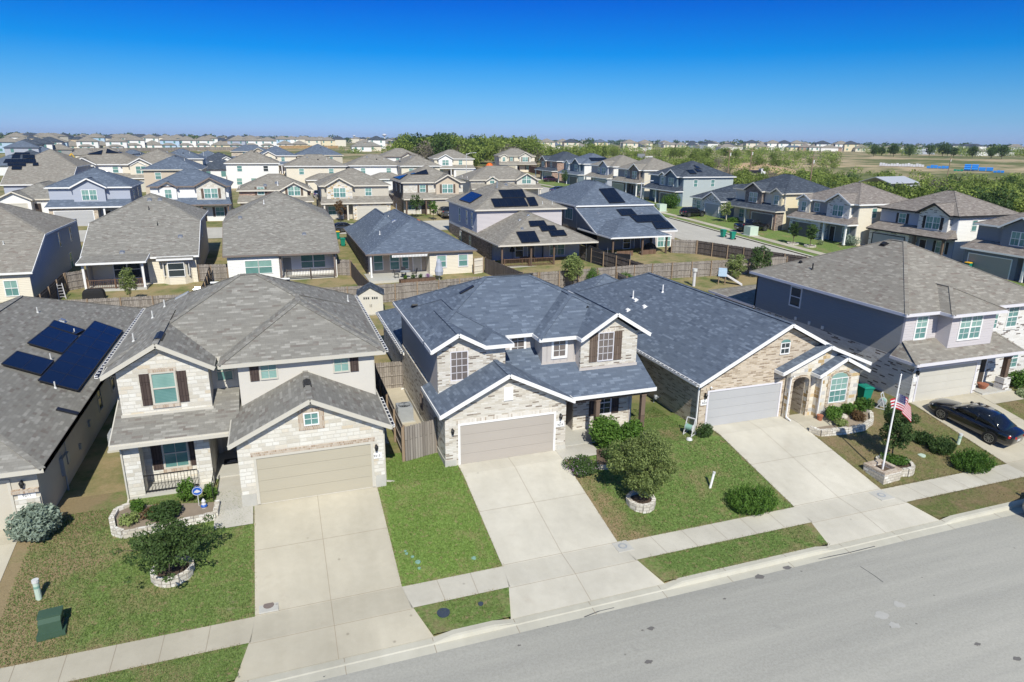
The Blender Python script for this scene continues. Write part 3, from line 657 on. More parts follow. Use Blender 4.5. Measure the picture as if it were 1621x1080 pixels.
# ------------------------------------------------------------------ fences
def fence(name, label, pts, h=1.83, mat='fence', rails=True, railside=1, group='board fences between the yards', step=2.4, postmat='fpost', inset=0):
    """boards along a polyline of (x, y); posts and rails on railside; each board stands on the ground below it"""
    x0, y0 = pts[0]; t = thing(name, label, 'fence', (x0, y0, terr(x0, y0)), 0, group); O = Vector((x0, y0, terr(x0, y0)))
    b = MB(); r_ = MB(); ps = []
    rg = random.Random(len(pts)*7+int(x0*3))
    for (ax, ay), (bx, by) in zip(pts, pts[1:]):
        L = math.hypot(bx-ax, by-ay); d = Vector(((bx-ax)/L, (by-ay)/L, 0)); nn = Vector((-d.y, d.x, 0))*railside; n = max(1, int(L/.145))
        for i in range(n):
            s0, s1 = L*i/n+.004, L*(i+1)/n-.004; m_ = (s0+s1)/2; px, py = ax+d.x*m_, ay+d.y*m_; z = terr(px, py)-O.z+rg.uniform(-.02, .02)
            p = Vector((ax, ay, 0))-Vector((O.x, O.y, 0)); a, c = p+d*s0, p+d*s1
            P = [a+Vector((0, 0, z)), c+Vector((0, 0, z)), c+Vector((0, 0, z+h-.05)), (a+c)/2+Vector((0, 0, z+h)) if False else a.lerp(c, .75)+Vector((0, 0, z+h)), a.lerp(c, .25)+Vector((0, 0, z+h)), a+Vector((0, 0, z+h-.05))]
            b.prism(P, nn*-.018)
        k = max(1, round(L/step))
        for i in range(k+1):
            q = Vector((ax, ay, 0))+d*(L*i/k)+nn*.08; ps.append((q.x-O.x, q.y-O.y, terr(q.x, q.y)-O.z))
        if rails:
            for i in range(k):
                q0 = Vector((ax, ay, 0))+d*(L*i/k)+nn*.03; q1 = Vector((ax, ay, 0))+d*(L*(i+1)/k)+nn*.03
                z0, z1 = terr(q0.x, q0.y), terr(q1.x, q1.y)
                for hh in (.3, h*.5, h-.25): r_.bar((q0.x-O.x, q0.y-O.y, z0-O.z+hh), (q1.x-O.x, q1.y-O.y, z1-O.z+hh), .04, .09)
    b.build('boards', mat, t)
    if r_.f: r_.build('rails', mat, t)
    for p in ps:
        q = MB(); q.box(p[0]-.05, p[0]+.05, p[1]-.05, p[1]+.05, p[2]-.1, p[2]+h+.03); q.build('post', postmat, t)
    return t
# ------------------------------------------------------------------ ground sheets
def frange(a, b, s):
    r = [a]; 
    while r[-1]+s < b-1e-6: r.append(r[-1]+s)
    r.append(b); return r
def ground_sheet():
    t = NT('field_ground', 0.95, 0.1); P = t.coord('P')
    ln = t.n('ShaderNodeVectorMath', operation='LENGTH'); t.l(P, ln.inputs[0])
    near = t.ramp(t.math('DIVIDE', ln.outputs['Value'], 1000), [(0.10, 0), (0.17, 1)])
    f = t.noise(P, 7, 4, 0.7); m = t.noise(P, 0.55, 5, 0.65); b = t.noise(P, 0.02, 5, 0.6, 0.8); c0 = t.noise(P, 0.11, 4, .6)
    green = t.mix(f, (0.075, 0.115, 0.028), (0.15, 0.19, 0.06)); dry = t.mix(f, (0.22, 0.17, 0.085), (0.40, 0.32, 0.18))
    yard = t.mix(t.ramp(t.math('ADD', t.math('MULTIPLY', m, .6), t.math('MULTIPLY', c0, .5)), [(0.42, 0), (0.62, 1)]), green, dry)
    tan = t.mix(c0, (0.34, 0.265, 0.16), (0.50, 0.40, 0.255)); scrub = t.mix(m, (0.07, 0.10, 0.03), (0.19, 0.20, 0.085))
    field = t.mix(t.ramp(t.math('ADD', t.math('MULTIPLY', b, .7), t.math('MULTIPLY', c0, .35)), [(0.46, 1), (0.60, 0)]), tan, scrub)
    far = t.ramp(t.math('DIVIDE', ln.outputs['Value'], 6000), [(0.13, 0), (0.25, 1)])
    field = t.mix(far, field, t.mix(t.noise(P, 0.008, 4), (0.06, 0.085, 0.04), (0.20, 0.19, 0.13)))
    c = t.mix(near, yard, field); t.bump(t.noise(P, 20, 3, .8), 0.6, 0.05); t.out(c); MT['ground'] = t.m
    xs = sorted(set([-9000, -6000, -4000, -2500, -1500, -1000, -700, -500]+frange(-400, -100, 20)+frange(-100, 160, 4)+frange(160, 500, 20)+[700, 1000, 1500, 2500, 4000, 6000, 9000]))
    ys = sorted(set([-9000, -4000, -500, -60, -20, 0, 10, 16, 18.7, 19.4, 21, 22.3, 25, 28.3, 30]+frange(30, 160, 4)+frange(160, 560, 20)+[700, 850, 1000, 1500, 2500, 4000, 6000, 9000]))
    m = MB(); n = len(xs)
    for y in ys:
        for x in xs: m.v.append((x, y, terr(x, y)-(.3 if y < 29 else .012)))
    for j in range(len(ys)-1):
        for i in range(n-1): m.f.append((j*n+i, j*n+i+1, (j+1)*n+i+1, (j+1)*n+i)); m.mi.append(0)
    struct(m.build('ground', 'ground'))
ground_sheet()
def ylist(y0, y1, step=2.5):
    return sorted(set([y for y in frange(y0, y1, step)]+[y for y in _LY if y0 < y < y1]))
def interp(pts):
    ys = [p[0] for p in pts]; xs = [p[1] for p in pts]
    return lambda y: lerp(max(y, ys[0]), ys, xs)
def sheet(name, mat, L, Rr, y0, y1, dz, joints=(), cj=(), zf=None, step=2.5, nx=1):
    m = MB(); zf = zf or (lambda x, y: terr(x, y)+dz); ys = ylist(y0, y1, step)
    L = L if callable(L) else (lambda y, v=L: v); Rr = Rr if callable(Rr) else (lambda y, v=Rr: v)
    for a, b in zip(ys, ys[1:]):
        for i in range(nx):
            q = lambda y, k: L(y)+(Rr(y)-L(y))*k/nx
            m.poly([(q(a, i), a, zf(q(a, i), a)), (q(a, i+1), a, zf(q(a, i+1), a)), (q(b, i+1), b, zf(q(b, i+1), b)), (q(b, i), b, zf(q(b, i), b))])
    m.m = 1; e = .005; w_ = .009
    for y in joints:
        xs_ = frange(L(y), Rr(y), 2.5)
        for xa, xb in zip(xs_, xs_[1:]): m.poly([(xa, y-w_, zf(xa, y-w_)+e), (xb, y-w_, zf(xb, y-w_)+e), (xb, y+w_, zf(xb, y+w_)+e), (xa, y+w_, zf(xa, y+w_)+e)])
    for fx in cj:
        for a, b in zip(ys, ys[1:]):
            xa, xb = L(a)+(Rr(a)-L(a))*fx, L(b)+(Rr(b)-L(b))*fx
            m.poly([(xa-w_, a, zf(xa, a)+e), (xa+w_, a, zf(xa, a)+e), (xb+w_, b, zf(xb, b)+e), (xb-w_, b, zf(xb, b)+e)])
    # skirt so that the edge has a thickness
    m.m = 0
    for fx in (0, 1):
        for a, b in zip(ys, ys[1:]):
            xa, xb = (L(a), L(b)) if fx == 0 else (Rr(a), Rr(b)); za, zb = zf(xa, a), zf(xb, b)
            q = [(xa, a, za), (xb, b, zb), (xb, b, zb-.2), (xa, a, za-.2)]; m.poly(q if fx == 0 else q[::-1])
    return struct(m.build(name, [mat, 'joint']))
# front street
def asphalt():
    t = NT('street_asphalt', 0.85, 0.3); P = t.coord('P')
    f = t.noise(P, 12, 6, .85); a = t.noise(t.coord('P', (0.06, 0.5, 1)), 1.0, 5, .6); b = t.noise(P, 0.6, 5, .65); s = t.noise(t.coord('P', (0.12, 2.2, 1)), 1.0, 3)
    c = t.mix(t.ramp(f, [(0.3, 0), (0.7, 1)]), (0.325, 0.315, 0.275), (0.46, 0.448, 0.40))
    c = t.mix(.75, c, t.mix(a, (.58, .59, .60), (1.32, 1.3, 1.27)), 'MULTIPLY')
    c = t.mix(.6, c, t.mix(s, (.8, .8, .81), (1.15, 1.15, 1.13)), 'MULTIPLY')
    c = t.mix(t.math('MULTIPLY', t.ramp(b, [(.64, 0), (.72, 1)]), .28), c, (0.13, 0.125, 0.12))
    v = t.n('ShaderNodeTexVoronoi'); t.l(t.coord('P'), v.inputs['Vector']); v.inputs['Scale'].default_value = .9
    sp = t.ramp(v.outputs['Distance'], [(.035, 1), (.055, 0)]); c = t.mix(t.math('MULTIPLY', sp, .6), c, (.06, .055, .05))
    t.bump(f, .35, .01); t.out(c); MT['asphalt'] = t.m
asphalt()
zs = lambda x, y: -1.47 + .16*(1-min(1, abs(y-13.6)/5.2)**2)
sheet('street', 'asphalt', -90, 76, 8.0, 18.8, 0, zf=zs, step=1.2)
DRV = [(-16.2, -10.7), (-1.85, 3.5), (7.62, 12.9), (22.35, 27.75), (36.7, 42.3)]
def kerb():
    brk = []
    for a, b in DRV: brk += [(a-1.3, 1), (a-.5, 0), (b+.5, 0), (b+1.3, 1)]
    def h(x):
        for i in range(0, len(brk), 4):
            if brk[i][0] < x < brk[i+3][0]: return lerp(x, [q[0] for q in brk[i:i+4]], [q[1] for q in brk[i:i+4]])
        return 1
    xs = sorted(set(frange(-90, 76, 2)+[q[0] for q in brk])); m = MB(); rows = []
    for x in xs:
        t = -1.43+.13*h(x); rows.append([(x, 19.52, t), (x, 19.3, t), (x, 19.22, t-.03*h(x)), (x, 19.17, -1.455), (x, 18.72, -1.475), (x, 18.72, -1.6)])
    for a, b in zip(rows, rows[1:]):
        for i in range(5): m.poly([a[i+1], b[i+1], b[i], a[i]])
    m.m = 1
    for x in frange(-60, 70, 3.05):
        t = -1.43+.13*h(x)+.004; w_ = .012
        m.poly([(x-w_, 19.3, t), (x+w_, 19.3, t), (x+w_, 19.52, t), (x-w_, 19.52, t)]); m.poly([(x-w_, 18.72, -1.47), (x+w_, 18.72, -1.47), (x+w_, 19.17, -1.45), (x-w_, 19.17, -1.45)])
    struct(m.build('kerb', ['conc2', 'joint']))
kerb()
MT['lawn_a'] = grassmat('front_lawn', (0.085, 0.138, 0.03), (0.205, 0.285, 0.085), (0.31, 0.24, 0.135), 0.22, (0.27, 0.22, 0.15), (-10.4, -6.2, .34, 0))
MT['lawn_b'] = grassmat('green_lawn', (0.09, 0.16, 0.028), (0.225, 0.33, 0.085), (0.32, 0.26, 0.14), 0.21)
MT['lawn_c'] = grassmat('patchy_lawn', (0.085, 0.145, 0.03), (0.20, 0.29, 0.085), (0.32, 0.245, 0.135), 0.21, None, (12.8, 15, .22, 0))
MT['lawn_d'] = grassmat('dry_lawn', (0.09, 0.115, 0.035), (0.18, 0.20, 0.07), (0.27, 0.20, 0.115), 0.3)
def dz_drive(x, y):
    z = terr(x, y)+.03
    return z if y > 21 else lerp(y, [19.4, 21], [-1.425, terr(x, 21)+.03])
for i, (a, b) in enumerate(DRV):
    y1 = (29.65, 28.5, 29.42, 29.52, 28.82)[i]
    fl = interp([(19.5, a-.62), (21.2, a-.12), (22.3, a), (40, a)]); fr_ = interp([(19.5, b+.62), (21.2, b+.12), (22.3, b), (40, b)])
    sheet('driveway', 'concb' if i in (2, 3) else 'conc', fl, fr_, 19.5, y1, 0, (20.95, 22.35, 25.6), (.5,), zf=dz_drive, step=1.0)
SEG = [(-60, DRV[0][0]), (DRV[0][1], DRV[1][0]), (DRV[1][1], DRV[2][0]), (DRV[2][1], DRV[3][0]), (DRV[3][1], DRV[4][0]), (DRV[4][1], 76)]
LM = ['lawn_a', 'lawn_a', 'lawn_b', 'lawn_c', 'lawn_d', 'lawn_d']
for i, (a, b) in enumerate(SEG):
    m = sheet('pavement', 'conc' if i < 2 else 'concb', interp([(21, a+.12), (22.3, a)]), interp([(21, b-.12), (22.3, b)]), 21.0, 22.3, .03, (), [k/max(1, round((b-a)/1.52)) for k in range(1, max(1, round((b-a)/1.52)))], nx=1)
    fl = interp([(19.5, a+.62), (21.2, a+.12)]); fr_ = interp([(19.5, b-.62), (21.2, b-.12)])
    sheet('verge', LM[i] if i not in (2,) else 'lawn_a', fl, fr_, 19.52, 21.02, .012, nx=3)
    sheet('lawn', LM[i], a-.3, b+.3, 22.28, 31.5, .004, nx=4, step=1)
# walks
sheet('path', 'conc3', -3.45, -1.9, 27.2, 34.2, .05); sheet('path', 'conc3', 12.85, 15.0, 28.2, 33, .05); sheet('path', 'conc', 27.7, 30.2, 27.3, 29.3, .05); sheet('path', 'conc', 42.2, 45.2, 27.2, 29.9, .05)
sheet('path', 'gravel', 5.26, 7.0, 30.9, 40.9, .03)
# cross street on the right and the street behind, both on the rising ground
def road(name, mat, x0, x1, y0, y1, dz):
    m = MB(); xs = frange(x0, x1, 5); ys = frange(y0, y1, 5)
    for xa, xb in zip(xs, xs[1:]):
        for ya, yb in zip(ys, ys[1:]):
            m.poly([(xa, ya, terr(xa, ya)+dz), (xb, ya, terr(xb, ya)+dz), (xb, yb, terr(xb, yb)+dz), (xa, yb, terr(xa, yb)+dz)])
    return struct(m.build(name, mat))
XS0, XS1 = 57.0, 66.0
road('street', 'conc3', XS0, XS1, 19.6, 260, .03)
road('street', 'conc3', -120, XS0, 104, 113, .03)
road('kerb', 'conc2', XS1, XS1+.45, 30, 104, .16); road('pavement', 'conc', XS1+2, XS1+3.3, 30, 200, .09)
road('verge', 'lawn_c', XS1+.45, XS1+2, 30, 200, .06); road('lawn', 'lawn_c', XS1+3.3, XS1+11, 30, 200, .05)

# ------------------------------------------------------------------ HOUSE A (limestone, grey roof)
def house_A():
    H = House('stone_house', 'cream limestone two-storey house numbered 9215, grey roof, dark shutters, wide tan garage door', trim='tantrim', roofmat='sh_grey')
    S = 'lime'; U = 'st_warm'
    H.wall('F', 28.4, [(-2.3, -.3), (3.9, -.3), (3.9, 3.05), (.8, 4.7), (-2.3, 3.05)], S)
    H.rect('L', -2.3, 28.55, 34.2, -.3, 3.1, S); H.rect('R', 3.9, 28.55, 32.2, -.3, 3.1, S)
    g = H.roof(-2.6, 4.25, 28.08, 33.4, 3.08, .49, 'y', 'g', 'g', fas='013'); H.ridgebox(.825, 29.9, 30.7, 4.76)
    H.gutter((4.25, 31.6, 3.0), (4.25, 28.1, 3.0)) if False else H.gutter((4.27, 28.15, 3.03), (4.27, 31.7, 3.03))
    H.garage('F', 28.4, -1.58, 3.3, 0.02, 2.2, 'gd_tan', 'tantrim', lintel='soldier')
    w_ = H.window('F', 28.4, .55, 1.1, 3.5, 4.0, 2, 2, 'teal2', 'white', False, sill=None, trimw=.05)
    b = MB(); [H.fbox(b, 'F', 28.4, *q, -.02, .03) for q in ((.28, .49, 3.25, 4.25), (1.16, 1.37, 3.25, 4.25), (.49, 1.16, 4.06, 4.25), (.49, 1.16, 3.25, 3.44))]; b.build('surround', 'soldier', w_)
    H.lantern('F', 28.4, 3.55, 1.98); H.plaque('F', 28.4, 3.57, 1.55, '9215', .46, .26)
    m = MB(); m.box(-2.33, -1.72, 28.36, 28.6, -.3, .55); m.build('footing', 'slab', H.root); m = MB(); m.box(3.45, 3.93, 28.36, 28.6, -.3, .55); m.build('footing', 'slab', H.root)
    # porch and entry
    H.rect('F', 30.6, -7.1, -6.42, -.3, 2.75, S, .7); H.rect('F', 30.9, -4.25, -3.62, -.3, 2.75, S, 1.2); H.rect('L', -7.1, 31.31, 32.04, -.3, 2.7, U); H.rect('L', -7.1, 32.05, 44.2, -.3, 5.5, U)
    H.rect('F', 31.9, -7.0, -4.2, -.1, 3.2, S); H.rect('R', -3.62, 32.12, 34.1, 0, 2.9, S)
    H.rect('F', 34.1, -3.7, -2.2, 0, 3.2, 'st_beige'); H.door('F', 34.1, -3.4, -2.5, .12, 2.15, 'gd_tan', 'tantrim')
    s = MB(); s.box(-7.05, -3.62, 30.55, 31.95, -.3, .12); s.box(-3.62, -2.32, 31.4, 34.1, -.2, .11); s.build('porch_floor', 'slab', H.root)
    m = MB(); m.box(-3.3, -2.5, 32.6, 33.2, .115, .135); m.m = 1; m.box(-3.15, -2.65, 32.75, 32.85, .135, .14); m.box(-3.05, -2.75, 32.92, 33.0, .135, .14)
    tag(m.build('door_mat', ['black', 'flagwhite']), 'black door mat with pale lettering lying in the entry of the limestone house', 'door mat')
    H.window('F', 31.9, -5.68, -4.72, .72, 2.1, 2, 2, 'teal2', 'tantrim', shut='shut', sill='soldier')
    r_ = MB()
    for z in (.22, .98): r_.bar((-6.42, 30.72, z), (-4.25, 30.72, z), .04)
    for i in range(17): x = -6.42+2.17*i/16; r_.bar((x, 30.72, .15), (x, 30.72, .98), .018)
    r_.build('railing', 'black', H.root)
    r2 = MB(); r2.bar((-3.55, 30.2, .12), (-3.55, 29.2, -.1), .03); 
    for y in (30.8, 30.0, 29.3): r2.bar((-3.55, y, -.2), (-3.55, y, .85), .03)
    r2.bar((-3.55, 30.8, .85), (-3.55, 29.3, .85), .035); r2.build('handrail', 'black', H.root)
    H.shed(-7.42, -2.25, 30.22, 33.3, 2.83, 3.92, fas='03'); H.gutter((-7.4, 30.2, 2.8), (-2.75, 30.2, 2.8)) if False else None
    gm = MB(); gm.box(-7.42, -2.7, 30.08, 30.2, 2.66, 2.78); gm.build('gutter', 'tantrim', H.root)
    # upper floor
    H.wall('F', 31.9, [(-7.1, 3.0), (-3.4, 3.0), (-3.4, 5.5), (-5.25, 6.55), (-7.1, 5.5)], S)
    sm = MB(); sm.box(-7.15, -3.35, 31.84, 31.9, 3.3, 3.52); sm.build('band_course', 'tantrim', H.root)
    H.rect('R', -3.4, 32.05, 33.3, 3, 5.5, U); H.rect('F', 33.2, -3.4, -2.1, 3, 5.5, U); H.rect('L', -2.15, 32.15, 33.3, 3, 5.5, U)
    H.rect('F', 32, -2.15, 4.1, 2.9, 5.5, U); H.rect('R', 4.1, 32.15, 44.2, 0, 5.5, U); H.rect('B', 44.2, -7.1, 4.1, 0, 5.5, U)
    H.window('F', 31.9, -5.72, -4.82, 3.93, 5.32, 1, 2, 'teal', 'tantrim', shut='shut', sill='soldier', head='soldier', sw=.4)
    H.window('F', 33.2, -3.15, -2.5, 4.3, 5.2, 2, 2, 'teal2', 'tantrim'); 
    for u0, u1, sl_ in ((-1.15, -.48, -1), (2.2, 2.85, 1)):
        H.window('F', 32, u0, u1, 4.58, 5.32, 2, 2, 'teal', 'tantrim', False)
        a = u0-.1-.4 if sl_ < 0 else u1+.1; q = MB(); H.fbox(q, 'F', 32, a, a+.4, 4.5, 5.35, -.01, .05); q.build('shutter', 'shut', H.root)
    t = H.roof(-7.72, 4.65, 33.0, 44.5, 5.52, .49, 'x', fas='123'); t2 = H.roof(-2.95, 4.64, 31.68, 41, 5.5, .5, 'y', 'h', 'h', fas='0'); H.fascia((4.65, 33, 5.52), (4.65, 31.7, 5.5)); H.fascia((-7.72, 33, 5.52), (-7.62, 31.6, 5.5))
    t3 = H.roof(-7.62, -3.08, 31.55, 38, 5.5, .57, 'y', 'g', 'g', fas='03'); H.ridgebox(-5.35, 32.3, 33.5, 6.8)
    H.slab([(-3.2, 31.6, 5.5), (-2.8, 31.6, 5.5), (-2.8, 33.2, 6.2), (-3.2, 33.2, 6.2)], MB())
    H.fascia((-3.12, 31.6, 5.5), (-3.12, 33, 5.5)); H.fascia((-2.95, 31.7, 5.5), (-2.95, 33, 5.5)); H.fascia((-3.2, 33, 5.52), (-2.9, 33, 5.52))
    H.gutter((-7.74, 44.4, 5.47), (-7.74, 31.7, 5.47)); H.gutter((4.67, 31.8, 5.47), (4.67, 44.4, 5.47))
    for x, y in ((-6.6, 39.5), (-6.2, 41.2), (-6.9, 35.5), (3.9, 41.2)): H.pipe(t, x, y, .4, .035)
    H.boxvent(t, -4.4, 41.3, w=.45); H.ridgevent(t, -3.2, 40.2, .8, 'hz', 'acg'); H.ridgevent(t, .2, 40.2, .8, 'hz', 'acg'); H.ridgevent(t, -5.3, 41.8, .8, 'slope', 'acg')
    H.downspout(4.1, 32.1, 2.9, 5.2, 'F', 'tantrim'); H.downspout(3.9, 28.7, -.1, 2.9, 'R', 'tantrim'); H.downspout(-7.1, 30.6, -.1, 2.6, 'F', 'tantrim')
    H.window('L', -7.1, 36, 36.8, 3.6, 4.9, 1, 2, 'glass', 'tantrim')
    H.finish()
house_A()

# ------------------------------------------------------------------ HOUSE B (cream brick, slate blue roof)
def house_B():
    H = House('brick_house', 'two-storey cream brick house with slate-blue roof and taupe garage door, in the middle', trim='white', roofmat='sh_blue')
    S = 'brick'; U = 'sd_taupe'
    H.wall('F', 29.3, [(7.0, -.3), (13.4, -.3), (13.4, 2.9), (10.2, 4.4), (7.0, 2.9)], S); H.rect('L', 7.0, 29.45, 40.6, -.3, 3.0, S); H.rect('R', 13.4, 29.45, 32.6, -.3, 2.9, S)
    g = H.roof(6.68, 13.72, 28.93, 33.2, 2.85, .5, 'y', 'g', 'g', fas='013')
    H.garage('F', 29.3, 7.75, 12.72, 0.02, 2.1, 'gd_taupe', 'white', lintel='soldier_c'); H.lantern('F', 29.3, 7.36, 1.85); H.lantern('F', 29.3, 13.08, 1.9)
    H.plaque('F', 29.3, 13.08, 1.47, '9219', .46, .3, True)
    m = MB(); m.box(6.97, 7.55, 29.26, 29.6, -.3, .32); m.box(6.97, 7.1, 29.6, 40, -.3, .3); m.build('footing', 'slab', H.root); m = MB(); m.box(12.95, 13.43, 29.26, 29.5, -.3, .25); m.build('footing', 'slab', H.root)
    v = MB(); H.fbox(v, 'F', 29.3, 10.0, 10.48, 3.12, 3.82, -.01, .05); 
    for i in range(8): H.fbox(v, 'F', 29.3, 10.04, 10.44, 3.16+i*.08, 3.19+i*.08, .04, .07)
    v.build('gable_vent', 'white', H.root)
    # upper walls
    H.wall('F', 31.3, [(7.15, 2.5), (10.75, 2.5), (10.75, 5.45), (9.45, 5.5), (8.2, 6.15), (7.15, 5.5)], S)
    H.rect('L', 7.15, 31.45, 41.2, 2.9, 5.5, 'sd_taupe'); H.rect('R', 10.75, 31.45, 32.9, 2.9, 5.5, U); H.rect('F', 32.8, 10.75, 12.95, 3, 5.5, U)
    H.rect('F', 31.65, 12.95, 14.9, 3, 5.5, 'bb_taupe'); H.rect('L', 12.95, 31.8, 32.95, 3, 5.5, 'bb_taupe')
    H.wall('F', 31.0, [(14.9, 2.9), (18.3, 2.9), (18.3, 5.5), (16.65, 6.6), (14.9, 5.5)], S); H.rect('L', 14.9, 31.15, 31.8, 3, 5.5, 'sd_taupe'); H.rect('R', 18.3, 31.15, 41.2, 0, 5.5, 'sd_taupe'); H.rect('B', 41.2, 7.15, 18.3, 0, 5.5, 'sd_taupe')
    H.window('F', 31.3, 7.86, 8.7, 3.75, 5.22, 3, 4, 'scr', 'lav', False, sill='soldier_c', head='soldier_c', trimw=.05)
    H.window('F', 32.8, 11.62, 12.32, 4.35, 5.4, 2, 3, 'scr', 'white', False, trimw=.13); H.window('F', 31.65, 13.6, 14.28, 4.35, 5.3, 2, 3, 'scr', 'white', False, trimw=.13)
    H.window('F', 31.0, 15.95, 16.8, 4.1, 5.62, 3, 4, 'scr', 'lav', False, shut='shut2', sw=.46, trimw=.05, head='soldier_c')
    bd = MB(); bd.box(14.85, 18.35, 30.95, 31.0, 3.62, 3.78); bd.box(12.9, 14.9, 31.6, 31.65, 3.9, 4.02); bd.build('band_course', 'sd_taupe', H.root)
    t = H.roof(6.75, 18.85, 32.4, 41.8, 5.52, .48, 'x', fas='0123')
    t1 = H.roof(6.77, 11.1, 32.3, 39.5, 5.5, .5, 'y', 'h', 'h', fas='1'); H.roof(9.32, 11.1, 30.96, 36.5, 5.5, .5, 'y', 'h', 'h', fas='1', cap=False); H.fascia((9.5, 30.95, 5.5), (11.1, 30.95, 5.5)); t2 = H.roof(6.76, 9.62, 30.9, 36, 5.5, .55, 'y', 'g', 'g', fas='03'); 
    t3 = H.roof(12.65, 18.84, 31.28, 40, 5.5, .5, 'y', 'h', 'h', fas='03'); t4 = H.roof(14.75, 18.88, 30.62, 36, 5.5, .62, 'y', 'g', 'g', fas='013')
    H.fascia((6.75, 32.5, 5.52), (6.75, 30.95, 5.52))
    H.ridgevent(t, 10.2, 36.6, .9); H.ridgevent(t4, 16.0, 33.4, .9); H.ridgevent(t, 13.2, 37.2, 2.5, 'hz'); H.boxvent(t, 9.9, 39.2, 'black', .5); H.ridgevent(t1, 7.5, 38.8, .9)
    # porch
    H.shed(10.3, 18.75, 29.42, 32.9, 2.78, 4.65, fas=''); H.fascia((13.5, 29.42, 2.78), (18.75, 29.42, 2.78)); hp = MB(); H.slab([(18.74, 29.42, 2.78), (18.76, 31.2, 2.9), (18.3, 31.1, 3.68)], hp); hp.build('roof', 'sh_blue', H.root)
    H.fascia((18.75, 29.42, 2.78), (18.74, 31.2, 2.86)); 0
    bm = MB(); bm.box(13.7, 18.45, 29.6, 29.85, 2.4, 2.64); bm.build('beam', 'post', H.root)
    H.post(15.4, 29.75, 0, 2.45, .24); H.post(18.15, 29.75, 0, 2.45, .24)
    s = MB(); s.box(13.42, 18.4, 29.5, 32.8, -.4, .07); s.build('porch_floor', 'slab', H.root)
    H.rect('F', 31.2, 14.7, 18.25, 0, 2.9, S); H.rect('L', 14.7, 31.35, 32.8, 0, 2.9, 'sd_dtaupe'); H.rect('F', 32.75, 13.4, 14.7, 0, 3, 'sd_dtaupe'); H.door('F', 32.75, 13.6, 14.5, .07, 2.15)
    H.window('F', 31.2, 16.2, 16.95, .85, 2.15, 2, 4, 'glass', 'lav', True, shut='shut', sw=.44, sill='soldier_c')
    # single-storey rear part
    H.block(7.3, 18.2, 40.4, 50.2, -.2, 2.75, S); t5 = H.roof(6.95, 18.6, 39.8, 50.6, 2.72, .42, 'x', fas='123')
    H.fascia((6.95, 39.8, 2.72), (7.3, 39.8, 2.72)); H.gutter((6.93, 50.5, 2.68), (6.93, 40, 2.68)); H.downspout(7.3, 40.5, 0, 2.6, 'L')
    H.downspout(18.3, 31.5, 3.4, 5.2, 'R'); H.window('L', 7.0, 34.5, 34.9, 1.0, 1.8, 1, 1, 'glass', 'browntrim', False)
    H.finish()
house_B()

